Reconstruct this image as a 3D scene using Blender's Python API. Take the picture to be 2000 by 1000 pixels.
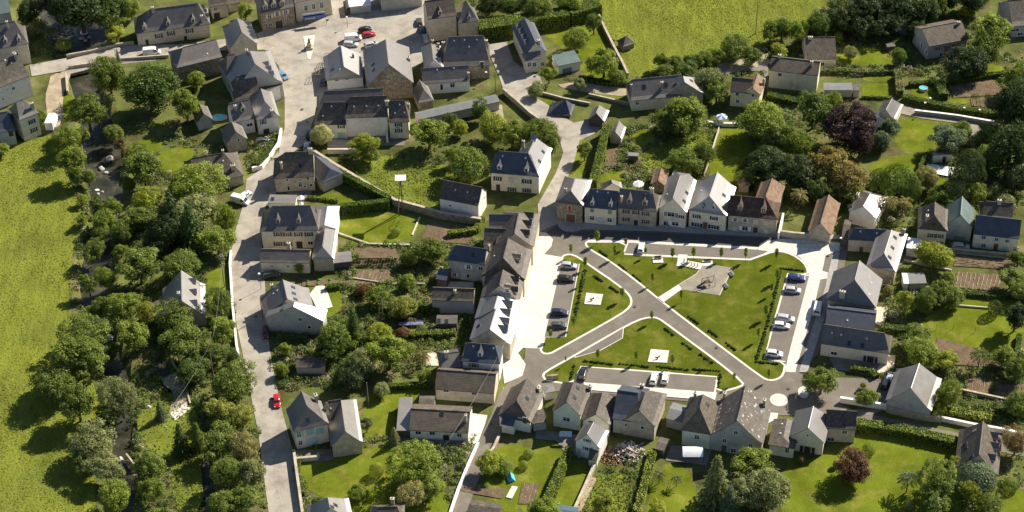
import bpy, bmesh, math, random
import numpy as np
from mathutils import Vector, Matrix
from mathutils.bvhtree import BVHTree
random.seed(7)
R_ = math.radians
scene = bpy.context.scene
for o in list(bpy.data.objects): bpy.data.objects.remove(o)
# ---------------- camera ----------------
FPX = 3850.0; EL = R_(39.5); ROLL = R_(-1.6); Z0 = 500.0
r0 = Vector((1,0,0)); f0 = Vector((0, math.cos(EL), -math.sin(EL))); u0 = Vector((0, math.sin(EL), math.cos(EL)))
CR = (r0*math.cos(ROLL) + u0*math.sin(ROLL)); CU = (u0*math.cos(ROLL) - r0*math.sin(ROLL)); CF = f0
CAM = -f0*Z0
cam_d = bpy.data.cameras.new('camera'); cam_d.sensor_width = 36; cam_d.lens = 36*FPX/2000.0
cam_d.clip_end = 3000; cam_d.clip_start = 1
cam = bpy.data.objects.new('camera', cam_d); scene.collection.objects.link(cam)
m = Matrix((CR, CU, -CF)).transposed().to_4x4(); m.translation = CAM; cam.matrix_world = m
scene.camera = cam
# ---------------- world, sun, exposure ----------------
SUN_EL = R_(38.5); SUN_AZ = R_(51)      # azimuth clockwise from +Y
w = bpy.data.worlds.new("World"); scene.world = w; w.use_nodes = True
nt = w.node_tree; bg = nt.nodes['Background']
sky = nt.nodes.new('ShaderNodeTexSky'); sky.sky_type = 'NISHITA'; sky.sun_disc = False
sky.sun_elevation = SUN_EL; sky.sun_rotation = SUN_AZ; sky.air_density = 0.75; sky.dust_density = 0.4
nt.links.new(sky.outputs[0], bg.inputs[0]); bg.inputs[1].default_value = 0.074
sd = bpy.data.lights.new('sun', 'SUN'); sd.energy = 5.0; sd.angle = R_(0.5); sd.color = (1, .925, .80)
sun = bpy.data.objects.new('sun', sd); scene.collection.objects.link(sun)
SV = Vector((math.sin(SUN_AZ)*math.cos(SUN_EL), math.cos(SUN_AZ)*math.cos(SUN_EL), math.sin(SUN_EL)))
sun.rotation_euler = SV.to_track_quat('Z', 'Y').to_euler()
sun.location = SV*300
vs = scene.view_settings; vs.view_transform = 'Standard'; vs.look = 'None'; vs.gamma = 1; vs.use_curve_mapping = False
vs.exposure = 0.85
# ---------------- helpers ----------------
def ray(px, py): return (CF*FPX + CR*(px-1000) + CU*(500-py)).normalized()
def P(px, py, z=0.0):
    r = ray(px, py); t = (z-CAM.z)/r.z; return CAM + r*t
def scale_at(py): return FPX/Z0*(1+(py-500)/(FPX*math.tan(EL)))
col = scene.collection
def link(o, parent=None):
    col.objects.link(o)
    if parent is not None: o.parent = parent
    return o
def tag(o, label=None, cat=None, group=None, kind=None):
    if label: o['label'] = label
    if cat: o['category'] = cat
    if group: o['group'] = group
    if kind: o['kind'] = kind
    return o
def empty(name, loc, rz=0):
    o = bpy.data.objects.new(name, None); o.location = loc; o.rotation_euler = (0,0,rz); o.empty_display_size = .5
    return link(o)
class MB:
    def __init__(s): s.v = []; s.f = []; s.m = []; s.uv = []
    def face(s, pts, mi=0, uv=None):
        n = len(s.v); s.v += [tuple(p) for p in pts]; s.f.append(tuple(range(n, n+len(pts)))); s.m.append(mi)
        s.uv.append(uv)
    def box(s, x0, x1, y0, y1, z0, z1, mi=0, skip_bottom=False):
        p = [(x0,y0,z0),(x1,y0,z0),(x1,y1,z0),(x0,y1,z0),(x0,y0,z1),(x1,y0,z1),(x1,y1,z1),(x0,y1,z1)]
        for q in ((0,1,5,4),(1,2,6,5),(2,3,7,6),(3,0,4,7),(4,5,6,7)) + (() if skip_bottom else ((3,2,1,0),)):
            s.face([p[i] for i in q], mi)
    def tube(s, a, b, ra, rb, n=6, mi=0):
        a = Vector(a); b = Vector(b); d = (b-a).normalized()
        x = d.orthogonal().normalized(); y = d.cross(x)
        A = [a+x*math.cos(t)*ra+y*math.sin(t)*ra for t in [2*math.pi*i/n for i in range(n)]]
        B = [b+x*math.cos(t)*rb+y*math.sin(t)*rb for t in [2*math.pi*i/n for i in range(n)]]
        for i in range(n): s.face([A[i], A[(i+1)%n], B[(i+1)%n], B[i]], mi)
        s.face(B, mi)
    def prism(s, poly, z0, z1, mi=0, mi_side=None):
        if area2(poly) < 0: poly = poly[::-1]
        n = len(poly)
        s.face([(p[0],p[1],z1) for p in poly], mi)
        for i in range(n):
            a = poly[i]; b = poly[(i+1)%n]
            s.face([(a[0],a[1],z0),(b[0],b[1],z0),(b[0],b[1],z1),(a[0],a[1],z1)], mi if mi_side is None else mi_side)
    def mesh(s, name, mats):
        me = bpy.data.meshes.new(name); me.from_pydata(s.v, [], s.f)
        for mt in mats: me.materials.append(mt)
        if len(s.m): me.polygons.foreach_set('material_index', s.m)
        if any(u is not None for u in s.uv):
            l = me.uv_layers.new(name='UVMap'); k = 0
            for f, u in zip(s.f, s.uv):
                for i in range(len(f)):
                    if u is not None: l.data[k].uv = u[i]
                    k += 1
        me.update(); return me
    def build(s, name, mats, parent=None, loc=(0,0,0), rz=0):
        if not isinstance(mats, (list, tuple)): mats = [mats]
        o = bpy.data.objects.new(name, s.mesh(name, mats)); o.location = loc; o.rotation_euler = (0,0,rz)
        return link(o, parent)
def area2(p): return sum(p[i][0]*p[(i+1)%len(p)][1]-p[(i+1)%len(p)][0]*p[i][1] for i in range(len(p)))
def new_obj(name, me, parent=None, loc=(0,0,0), rz=0, sc=(1,1,1)):
    o = bpy.data.objects.new(name, me); o.location = loc; o.rotation_euler = (0,0,rz); o.scale = sc
    return link(o, parent)
# ---------------- materials ----------------
MATS = {}
def mat(name, base, rough=.9, spec=.3, var=.12, scale=.6, dark=None, bump=0, bscale=3, coat=0, metallic=0, blot=None, rows=None, objcol=False, fine=0, ior=None, posrows=False, stretch=None):
    """procedural surface: base colour with two scales of noise, optional second colour in blotches, optional courses from the UVs"""
    if name in MATS: return MATS[name]
    mt = bpy.data.materials.new(name); mt.use_nodes = True; n = mt.node_tree.nodes; l = mt.node_tree.links
    bs = n['Principled BSDF']; bs.inputs['Roughness'].default_value = rough; bs.inputs['Specular IOR Level'].default_value = spec
    bs.inputs['Metallic'].default_value = metallic
    if ior: bs.inputs['IOR'].default_value = ior
    bs.inputs['Coat Weight'].default_value = coat
    g = n.new('ShaderNodeNewGeometry')
    nz = n.new('ShaderNodeTexNoise'); nz.inputs['Scale'].default_value = scale; nz.inputs['Detail'].default_value = 6; nz.inputs['Roughness'].default_value = .65
    if stretch:
        mp = n.new('ShaderNodeMapping'); mp.inputs['Rotation'].default_value = (0,0,stretch[0]); mp.inputs['Scale'].default_value = (1,stretch[1],1); l.new(g.outputs['Position'], mp.inputs[0]); l.new(mp.outputs[0], nz.inputs['Vector'])
    else: l.new(g.outputs['Position'], nz.inputs['Vector'])
    mr = n.new('ShaderNodeMapRange'); mr.inputs[1].default_value = .3; mr.inputs[2].default_value = .7; mr.inputs[3].default_value = 1-var*1.6; mr.inputs[4].default_value = 1+var*1.6
    l.new(nz.outputs[0], mr.inputs[0])
    if objcol:
        oi = n.new('ShaderNodeObjectInfo'); src = oi.outputs['Color']
    else:
        rgb = n.new('ShaderNodeRGB'); rgb.outputs[0].default_value = (*base, 1); src = rgb.outputs[0]
    if blot:
        bcol, bs_, lo, hi = blot
        nb = n.new('ShaderNodeTexNoise'); nb.inputs['Scale'].default_value = bs_; nb.inputs['Detail'].default_value = 5; nb.inputs['Roughness'].default_value = .6
        l.new(g.outputs['Position'], nb.inputs['Vector'])
        mb = n.new('ShaderNodeMapRange'); mb.inputs[1].default_value = lo; mb.inputs[2].default_value = hi; l.new(nb.outputs[0], mb.inputs[0])
        mx = n.new('ShaderNodeMix'); mx.data_type = 'RGBA'; l.new(mb.outputs[0], mx.inputs['Factor']); l.new(src, mx.inputs['A'])
        mx.inputs['B'].default_value = (*bcol, 1); src = mx.outputs['Result']
    vm = n.new('ShaderNodeVectorMath'); vm.operation = 'SCALE'; l.new(src, vm.inputs[0]); l.new(mr.outputs[0], vm.inputs['Scale'])
    out = vm.outputs[0]
    if fine:
        nf = n.new('ShaderNodeTexNoise'); nf.inputs['Scale'].default_value = 4.5; nf.inputs['Detail'].default_value = 3
        l.new(g.outputs['Position'], nf.inputs['Vector'])
        mf = n.new('ShaderNodeMapRange'); mf.inputs[1].default_value = .3; mf.inputs[2].default_value = .7; mf.inputs[3].default_value = 1-fine; mf.inputs[4].default_value = 1+fine
        l.new(nf.outputs[0], mf.inputs[0]); v2 = n.new('ShaderNodeVectorMath'); v2.operation = 'SCALE'; l.new(out, v2.inputs[0]); l.new(mf.outputs[0], v2.inputs['Scale']); out = v2.outputs[0]
    if rows:
        pitch, amp, bw = rows
        uv = n.new('ShaderNodeUVMap') if not posrows else g; br = n.new('ShaderNodeTexBrick')
        br.inputs['Scale'].default_value = 1; br.inputs['Brick Width'].default_value = bw; br.inputs['Row Height'].default_value = pitch
        br.inputs['Mortar Size'].default_value = pitch*.16; br.inputs['Mortar Smooth'].default_value = .4; br.inputs['Bias'].default_value = 0
        br.inputs['Color1'].default_value = (1-amp*.6,)*3+(1,); br.inputs['Color2'].default_value = (1+amp*.6,)*3+(1,); br.inputs['Mortar'].default_value = (1-amp*1.8,)*3+(1,)
        l.new(uv.outputs['Position' if posrows else 0], br.inputs['Vector'])
        v3 = n.new('ShaderNodeVectorMath'); v3.operation = 'MULTIPLY'; l.new(out, v3.inputs[0]); l.new(br.outputs['Color'], v3.inputs[1]); out = v3.outputs[0]
    l.new(out, bs.inputs['Base Color'])
    if bump:
        b = n.new('ShaderNodeBump'); b.inputs['Strength'].default_value = bump; b.inputs['Distance'].default_value = .3
        n3 = n.new('ShaderNodeTexNoise'); n3.inputs['Scale'].default_value = bscale; n3.inputs['Detail'].default_value = 4
        l.new(g.outputs['Position'], n3.inputs['Vector']); l.new(n3.outputs[0], b.inputs['Height']); l.new(b.outputs[0], bs.inputs['Normal'])
    MATS[name] = mt; return mt
# roofs
slate = mat('slate', (.086,.068,.052), .5, .5, .22, .5, rows=(.34,.16,.42), blot=((.13,.115,.095), 1.2, .5, .75), fine=.2, ior=1.95)
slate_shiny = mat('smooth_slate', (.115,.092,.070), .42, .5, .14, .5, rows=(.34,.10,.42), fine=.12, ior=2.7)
slate_blue = mat('blue_slate', (.045,.052,.072), .5, .6, .18, .5, rows=(.34,.12,.42), blot=((.085,.085,.085), .8, .52, .8), fine=.15, ior=1.6)
slate_brown = mat('weathered_slate', (.088,.070,.053), .6, .4, .2, .7, rows=(.34,.18,.42), blot=((.17,.14,.10), 1.5, .48, .72), fine=.22, ior=1.5)
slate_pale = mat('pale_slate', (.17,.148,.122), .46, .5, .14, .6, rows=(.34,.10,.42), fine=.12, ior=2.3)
slate_lichen = mat('lichen_slate', (.125,.105,.085), .7, .3, .15, .8, rows=(.34,.12,.42), blot=((.55,.52,.45), 1.1, .60, .64), fine=.15)
tile_brown = mat('brown_tiles', (.145,.118,.088), .8, .3, .18, .6, rows=(.38,.34,.45), fine=.25)
tile_tan = mat('tan_tiles', (.27,.18,.115), .85, .2, .16, .8, rows=(.38,.16,.3), blot=((.14,.10,.075), 1.2, .5, .75), fine=.2)
tile_red = mat('dark_red_tiles', (.105,.066,.05), .85, .2, .2, .8, rows=(.38,.2,.3), blot=((.18,.14,.11), 1.4, .52, .75), fine=.2)
metal_green = mat('green_metal_roof', (.22,.30,.27), .45, .5, .1, .5, rows=(50,.25,.55), metallic=.2)
metal_grey = mat('grey_sheet_roof', (.26,.26,.25), .6, .4, .1, .7, rows=(50,.22,.6))
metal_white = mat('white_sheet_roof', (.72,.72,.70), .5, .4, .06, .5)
metal_blue = mat('blue_sheet_roof', (.10,.15,.19), .5, .4, .1, .5, rows=(50,.15,.9))
# walls
def wallm(name, c, v=.08, **k): return mat(name, c, .95, .15, v, .9, fine=.07, **k)
w_white = wallm('white_render', (.80,.76,.68), blot=((.55,.52,.45), .35, .55, .8))
w_cream = wallm('cream_render', (.74,.66,.49), blot=((.50,.45,.35), .35, .55, .8))
w_beige = wallm('beige_render', (.60,.52,.39), blot=((.40,.35,.27), .5, .5, .8))
w_grey = wallm('grey_render', (.44,.42,.37), blot=((.28,.27,.24), .5, .5, .8))
w_green = wallm('pale_green_render', (.71,.70,.53))
w_stone = wallm('rubble_stone', (.32,.265,.19), .25, blot=((.17,.14,.11), 2.4, .45, .65), bump=.4, bscale=4)
w_stone_pale = wallm('pale_stone', (.46,.40,.30), .2, blot=((.30,.26,.2), 1.8, .48, .7), bump=.3, bscale=4)
w_dark = wallm('dark_boards', (.12,.10,.085))
WALLS = dict(W=w_white, C=w_cream, B=w_beige, G=w_grey, N=w_green, S=w_stone, T=w_stone_pale, D=w_dark)
ROOFS = dict(s=slate, x=slate_shiny, b=slate_blue, w=slate_brown, p=slate_pale, l=slate_lichen, t=tile_brown, a=tile_tan, r=tile_red, g=metal_green, m=metal_grey, W=metal_white, u=metal_blue)
glass_dark = mat('dark_window_glass', (.025,.03,.035), .15, .6, .1)
white_paint = mat('white_paint', (.78,.77,.73), .6, .3, .05)
stone_trim = mat('stone_trim', (.52,.47,.38), .9, .2, .1, 1.5)
metal_dark = mat('dark_metal', (.06,.06,.06), .5, .5, .1)
wood_brown = mat('brown_wood', (.10,.06,.04), .7, .3, .2, 2)
wood_old = mat('grey_wood', (.22,.18,.14), .9, .2, .25, 2)
def paint(name, c): return mat(name, c, .6, .3, .06)
COLS = dict(w=(.75,.73,.68), n=(.055,.04,.035), k=(.03,.03,.032), t=(.30,.50,.45), r=(.38,.05,.04), g=(.22,.25,.24), c=(.62,.56,.42), e=(.10,.13,.11), b=(.16,.08,.05), l=(.52,.58,.60))
PN = dict(w='white', n='dark_brown', k='black', t='turquoise', r='red', g='grey', c='cream', e='dark_green', b='brown', l='pale_blue')
def pm(c): return paint(PN[c]+'_paint', COLS[c])
# ---------------- house builder ----------------
def solve_end(P3, d, sgn, n, tp, px):
    # P3 + d*sgn*u + (n + tp*z)*t = CAM + lam*ray
    r = ray(*px); c1 = d*sgn; c2 = n + Vector((0,0,tp)); c3 = -r; rhs = CAM - P3
    M = Matrix((c1, c2, c3)).transposed()
    s = M.inverted() @ rhs
    return s[0], s[1]
FOOT = []   # footprints (world xy polygons) for keeping ground cover clear of buildings
mesh_cache = {}
def bl(ax, ay, bx, by, r1x, r1y, r2x, r2y, he, p, wall='W', roof='s', hh=0.0, flare=1, ov=.35):
    return dict(A=(ax,ay), B=(bx,by), R1=(r1x,r1y), R2=(r2x,r2y), he=he, p=p, wall=wall, roof=roof, hh=hh, flare=flare, ov=ov)
def block_geo(b):
    A = P(*b['A'], b['he']); B = P(*b['B'], b['he']); d = (B-A); L = d.length; d.normalize()
    b['p'] += 3 if 39 <= b['p'] <= 44 else 0; tp = math.tan(R_(b['p'])); best = None
    for sg in (1, -1):
        n = Vector((-d.y, d.x, 0))*sg
        try:
            u1, t1 = solve_end(A, d, 1, n, tp, b['R1']); u2, t2 = solve_end(B, d, -1, n, tp, b['R2'])
        except Exception: continue
        if t1 > 0 and t2 > 0:
            sc = t1+t2
            if best is None or sc < best[0]: best = (sc, n, u1, t1, u2, t2)
    if best is None: print('BAD BLOCK', b['A'], b['B']); best = (8, Vector((-d.y,d.x,0)), 0, 4, 0, 4)
    _, n, u1, t1, u2, t2 = best
    h = (t1+t2)/2
    if b['p'] <= 20: h /= 2; t1 /= 2; t2 /= 2
    if abs(t1-t2) > .35*h: print('t mismatch', b['A'], round(t1,1), round(t2,1))
    if h > 11 or h < 1: print('odd width', b['A'], round(h,1))
    u1 = 0 if u1 < 1.1 else u1; u2 = 0 if u2 < 1.1 else u2
    if u1+u2 > L*.98: k = L*.98/(u1+u2); u1 *= k; u2 *= k
    H = h*tp
    fl = b['flare'] and b['p'] > 30
    prof = [(0,0),(.22,.145),(.45,.39),(1,1)] if fl else [(0,0),(1,1)]
    return dict(A=A, d=d, n=n, L=L, h=h, u1=u1, u2=u2, H=H, he=b['he'], prof=prof, b=b)
def make_block(g, org, roots, names=('wall','roof')):
    b = g['b']; A, d, n, L, h, u1, u2, H, he, prof = (g[k] for k in ('A','d','n','L','h','u1','u2','H','he','prof'))
    t0 = b['hh']; ov = min(b['ov'], h*.2)
    def W(a, bb, z): v = A + d*a + n*bb; return Vector((v.x-org.x, v.y-org.y, z-org.z))
    pr = list(prof)
    if t0 > 0 and (u1 or u2):
        def zf(t):
            for (ta,za),(tb,zb) in zip(prof, prof[1:]):
                if ta <= t <= tb: return za+(zb-za)*(t-ta)/(tb-ta)
        pr = sorted(set(prof + [(t0, zf(t0))]))
    def ins(t, u): return 0 if t <= t0 else u*(t-t0)/(1-t0)
    def zat(bb):
        t = min(bb, 2*h-bb)/h
        for (ta,za),(tb,zb) in zip(pr, pr[1:]):
            if ta-1e-6 <= t <= tb+1e-6: return he + H*(za+(zb-za)*(t-ta)/(tb-ta))
        return he
    vg = 0.0
    rings = []
    for t, zf_ in pr:
        i1, i2 = ins(t, u1), ins(t, u2)
        z = he + zf_*H
        rings.append([(i1-vg, t*h, z), (L-i2+vg, t*h, z), (L-i2+vg, 2*h-t*h, z), (i1-vg, 2*h-t*h, z)])
    sl = math.hypot(h, H)
    top = []
    for q in range(len(rings)-1):
        a, c = rings[q], rings[q+1]; ta, tb = pr[q][0]*sl, pr[q+1][0]*sl
        top.append(([a[0], a[1], c[1], c[0]], [(a[0][0],ta),(a[1][0],ta),(c[1][0],tb),(c[0][0],tb)]))
        top.append(([a[2], a[3], c[3], c[2]], [(a[2][0],ta),(a[3][0],ta),(c[3][0],tb),(c[2][0],tb)]))
        if u2 and pr[q+1][0] > t0: top.append(([a[1], a[2], c[2], c[1]], [(a[1][1],ta),(a[2][1],ta),(c[2][1],tb),(c[1][1],tb)]))
        if u1 and pr[q+1][0] > t0: top.append(([a[3], a[0], c[0], c[3]], [(a[3][1],ta),(a[0][1],ta),(c[0][1],tb),(c[3][1],tb)]))
    # winding: make normals point up
    roof = MB(); th = .16; bv = []; bf = []
    flip = (d.cross(n)).z < 0
    vid = {}; edges = {}; vs_ = []
    def gid(p):
        k = tuple(round(x, 4) for x in p)
        if k not in vid: vid[k] = len(vs_); vs_.append(p)
        return vid[k]
    for pts, uv in top:
        ids = []; uu = []
        for p_, u_ in zip(pts, uv):
            i = gid(p_)
            if i not in ids: ids.append(i); uu.append(u_)
        if len(ids) < 3: continue
        if flip: ids = ids[::-1]; uu = uu[::-1]
        w3 = [W(*vs_[i]) for i in ids]
        roof.face(w3, 0, uu); roof.face([v-Vector((0,0,th)) for v in w3][::-1], 0, uu[::-1])
        k0 = len(bv); bv += [v+org for v in w3]; bf.append(tuple(range(k0, k0+len(w3))))
        for i in range(len(ids)):
            e = (ids[i], ids[(i+1)%len(ids)])
            edges[e] = edges.get(e, 0)+1
    for (i, j) in edges:
        if (j, i) not in edges:
            a3, b3 = W(*vs_[i]), W(*vs_[j]); dz = Vector((0,0,th))
            roof.face([a3-dz, b3-dz, b3, a3], 1, [(0,0)]*4)
    # ridge cap
    ra, rb = W(u1, h, he+H), W(L-u2, h, he+H)
    if (ra-rb).length > .5 and b['p'] > 20: roof.tube(ra+Vector((0,0,.02)), rb+Vector((0,0,.02)), .13, .13, 5, 1)
    # walls
    wl = MB(); x0 = ov if (u1 and t0 == 0) else .12; x1 = L-(ov if (u2 and t0 == 0) else .12); y0, y1 = ov, 2*h-ov
    zt = zat(ov)-th-.02; zb = -.5
    def quadw(p, q, za, zb2): return [W(p[0],p[1],zb2), W(q[0],q[1],zb2), W(q[0],q[1],za), W(p[0],p[1],za)]
    wf = [quadw((x0,y0),(x1,y0),zt,zb), quadw((x1,y1),(x0,y1),zt,zb)]
    for (xx, u, rev) in ((x1, u2, 0), (x0, u1, 1)):
        pts = [(y0, zb), (y1, zb)]
        if u and t0 == 0: pts += [(y1, zt), (y0, zt)]
        else:
            tt = t0 if u else 1
            ys = [y1] + [2*h-t*h for t, _ in pr if t*h > ov and t < tt] + ([2*h-tt*h, tt*h] if u else [h]) + [t*h for t, _ in reversed(pr) if t*h > ov and t < tt] + [y0]
            pts += [(yy, zat(yy)-th*.7) for yy in ys]
        f_ = [W(xx, yy, zz) for yy, zz in pts]
        wf.append(f_[::-1] if rev else f_)
    for f_ in wf:
        wl.face(f_[::-1] if flip else f_, 0)
    wo = wl.build(names[0], WALLS[b['wall']], roots)
    ro = roof.build(names[1], [ROOFS[b['roof']], stone_trim if b['roof'] in 'WW' else ROOFS[b['roof']]], roots)
    FOOT.append([tuple((A + d*a + n*bb)[:2]) for a, bb in ((-.5,-.5),(L+.5,-.5),(L+.5,2*h+.5),(-.5,2*h+.5))])
    wv = []; wff = []
    for f_ in wf:
        k0 = len(wv); wv += [v+org for v in (f_[::-1] if flip else f_)]; wff.append(tuple(range(k0, k0+len(f_))))
    return (ro, bv, bf, wv, wff)
def cached(key, fn):
    if key not in mesh_cache: mesh_cache[key] = fn()
    return mesh_cache[key]
def win_meshes(w, h, c, trim):
    def frame():
        b = MB(); t = .12 if w > .6 else .08
        m_ = 0
        b.box(-w/2-t, w/2+t, -.07, .02, -h/2-t, -h/2, m_); b.box(-w/2-t, w/2+t, -.06, .02, h/2, h/2+t, m_)
        b.box(-w/2-t, -w/2, -.05, .02, -h/2, h/2, m_); b.box(w/2, w/2+t, -.05, .02, -h/2, h/2, m_)
        return b.mesh('window', [stone_trim if trim else white_paint])
    def pane():
        b = MB(); b.box(-w/2, w/2, -.025, .01, -h/2, h/2, 0)
        if w > .7:
            b.box(-.035, .035, -.045, -.026, -h/2, h/2, 1)
            if h > 1.0: b.box(-w/2, -.036, -.042, -.026, h*.12, h*.12+.05, 1); b.box(.036, w/2, -.042, -.026, h*.12, h*.12+.05, 1)
        return b.mesh('pane', [glass_dark, white_paint])
    def shut():
        b = MB(); b.box(-w/4, w/4, -.10, -.055, -h/2, h/2, 0)
        b.box(-w/4, w/4, -.12, -.101, -h*.36, -h*.30, 0); b.box(-w/4, w/4, -.12, -.101, h*.30, h*.36, 0)
        return b.mesh('shutter', [pm(c)])
    return (cached(('f', w, h, trim), frame), cached(('p', w, h), pane), cached(('s', w, h, c), shut) if c else None)
def door_mesh(w, h, c):
    def f():
        b = MB(); t = .14
        b.box(-w/2-t, -w/2, -.08, .02, -h/2, h/2+t, 1); b.box(w/2, w/2+t, -.08, .02, -h/2, h/2+t, 1); b.box(-w/2, w/2, -.08, .02, h/2, h/2+t, 1)
        b.box(-w/2, w/2, -.03, .01, -h/2, h/2, 0)
        k = max(2, int(w/.5))
        for i in range(k):
            x = -w/2+w*(i+.5)/k; b.box(x-w/k*.36, x+w/k*.36, -.05, -.031, -h*.42, h*.40, 0)
        return b.mesh('door', [pm(c), stone_trim])
    return cached(('d', w, h, c), f)
def chim_mesh(w, dpt, h):
    def f():
        b = MB(); b.box(-w/2, w/2, -dpt/2, dpt/2, -1.2, h-.12, 0, True); b.box(-w/2-.08, w/2+.08, -dpt/2-.08, dpt/2+.08, h-.12, h, 1)
        k = 2 if w > .9 else 1
        for i in range(k):
            x = (i-(k-1)/2)*w*.45; b.tube((x,0,h), (x,0,h+.35), .13, .11, 6, 2)
        return b.mesh('chimney', [w_stone_pale, stone_trim, tile_red])
    return cached(('c', w, dpt, h), f)
def dormer_mesh(s, w, fh, gh, wallc, roofc):
    def f():
        b = MB(); D = (fh)/s; R = (fh+gh)/s
        b.box(-w/2, w/2, 0, D, -.5, fh-.02, 0, True)
        o = .18; e = -.18
        for sx in (-1, 1):
            q = [(sx*(w/2+o), -.25, fh+e), (0, -.25, fh+gh), (0, R, fh+gh), (sx*(w/2+o), D, fh+e)]
            b.face(q if sx < 0 else q[::-1], 1, [(0,0),(0,1),(R,1),(D,0)] if sx < 0 else [(D,0),(R,1),(0,1),(0,0)])
            q2 = [(x, y, z-.08) for x, y, z in q]; b.face(q2[::-1] if sx < 0 else q2, 2)
            b.face([q[0], q2[0], q2[1], q[1]] if sx < 0 else [q[1], q2[1], q2[0], q[0]], 2)
        b.face([(-w/2,0,fh-.02),(w/2,0,fh-.02),(0,0,fh+gh-.12)], 0)
        return b.mesh('dormer', [WALLS[wallc], ROOFS[roofc], white_paint])
    return cached(('dm', round(s,1), w, fh, gh, wallc, roofc), f)
def skylight_mesh(w=.9, h=1.2):
    def f():
        b = MB(); b.box(-w/2, w/2, -h/2, h/2, -.05, .1, 1); b.box(-w/2+.1, w/2-.1, -h/2+.1, h/2-.1, .101, .12, 0)
        return b.mesh('skylight', [glass_dark if w > .6 else metal_white, metal_dark if w > .6 else metal_white])
    return cached(('sk', w, h), f)
n_items = [0, 0]
def house(name, label, blocks, items=(), cat='house', group=None):
    """items: (ox, oy, zoom, [entries]); entries are read off an enlarged view of the photograph"""
    gs = [block_geo(b) for b in blocks]
    g0 = gs[0]; c0 = g0['A'] + g0['d']*(g0['L']/2) + g0['n']*g0['h']; org = Vector((c0.x, c0.y, 0))
    root = empty(name, org); tag(root, label, cat, group)
    rv, rf, wv, wf, own = [], [], [], [], []
    for g in gs:
        ro, bv, bf, wv_, wff = make_block(g, org, root)
        k = len(rv); rv += bv; rf += [tuple(i+k for i in f) for f in bf]; own += [(ro, g)]*len(bf)
        k = len(wv); wv += wv_; wf += [tuple(i+k for i in f) for f in wff]
    TR = BVHTree.FromPolygons(rv, rf); TW = BVHTree.FromPolygons(wv, wf)
    def cast(T, px, py, mi=0):
        o = CAM.copy(); r = ray(px, py)
        for _ in range(6):
            loc, nor, idx, dist = T.ray_cast(o, r)
            if loc is None: return None
            if nor.dot(r) < 0: return loc, nor, idx
            o = loc + r*.05
        return None
    for ox, oy, zm, lst in items:
        for it in lst:
            k = it[0]; px, py = ox+it[1]/zm, oy+it[2]/zm; a = it[3:]; n_items[0] += 1
            if k in 'wdgx':
                hit = cast(TW, px, py)
                for dx, dy in ((0,-3),(0,3),(-3,0),(3,0),(0,-6),(0,6),(6,0),(-6,0)):
                    if hit: break
                    hit = cast(TW, px+dx, py+dy)
                if not hit:
                    n_items[1] += 1; print('miss', name, k, round(px), round(py)); continue
                loc, nor, _ = hit; nor = Vector((nor.x, nor.y, 0)).normalized(); rz = math.atan2(nor.y, nor.x)+math.pi/2
                p = loc-org
                if k == 'w':
                    w_, h_, c, tr = (list(a)+[.9, 1.3, '', 0][len(a):])
                    fm, pmesh, sm = win_meshes(w_, h_, c, tr)
                    fo = new_obj('window', fm, root, p, rz)
                    new_obj('pane', pmesh, fo)
                    if sm:
                        for sx in (-1, 1): new_obj('shutter', sm, fo, (sx*(w_/2+.12+w_/4), 0, 0))
                else:
                    w_, h_, c = (list(a)+[1.0, 2.2, 'n'][len(a):])
                    p.z = h_/2+.03 if p.z < h_ + 1.0 else p.z
                    new_obj('door' if k == 'd' else 'garage_door' if k == 'g' else 'shutter_panel', door_mesh(w_, h_, c), root, p, rz)
            else:
                hit = cast(TR, px, py)
                for dx, dy in ((0,3),(0,6),(4,4),(-4,4),(0,10),(-8,4),(8,4),(0,15),(-12,8),(12,8),(-18,4),(18,4),(0,-6)):
                    if hit: break
                    hit = cast(TR, px+dx, py+dy)
                if not hit:
                    n_items[1] += 1; print('miss', name, k, round(px), round(py)); continue
                loc, nor, idx = hit; ro, g = own[idx]; p = loc-org
                hor = Vector((nor.x, nor.y, 0)); s = max(hor.length/max(nor.z, .05), .15); rz = math.atan2(hor.y, hor.x)+math.pi/2
                if k == 'c':
                    w_, h_ = (list(a)+[.7, 1.5][len(a):]); rzc = math.atan2(g['d'].y, g['d'].x)
                    new_obj('chimney', chim_mesh(w_, .6, h_), ro, p, rzc+(math.pi/2 if w_ > 1.2 else 0))
                elif k == 'D':
                    w_, fh, gh, wc, rc = (list(a)+[1.2, 1.2, .9, 'W', g['b']['roof']][len(a):])
                    do = new_obj('dormer', dormer_mesh(s, w_, fh, gh, wc, rc), root, p, rz)
                    ww = w_*.62
                    new_obj('window', win_meshes(round(ww,2), round(fh*.75,2), '', 0)[1], do, (0, -.03, fh*.48))
                elif k == 'k' or k == 'v':
                    sz = (.9, 1.2) if k == 'k' else (.35, .4)
                    so = new_obj('skylight', skylight_mesh(*sz), ro, p)
                    so.rotation_mode = 'QUATERNION'
                    y = Vector((-hor.x, -hor.y, hor.length**2/max(nor.z,.05))).normalized() if hor.length > .01 else Vector((0,1,0))
                    x = y.cross(nor).normalized(); so.rotation_quaternion = Matrix((x, y, nor)).transposed().to_quaternion()
    return root
# ---------------- the buildings ----------------
def H(label, blocks, *items, name='house', cat='house', group=None): return house(name, label, blocks, items, cat, group)
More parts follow.
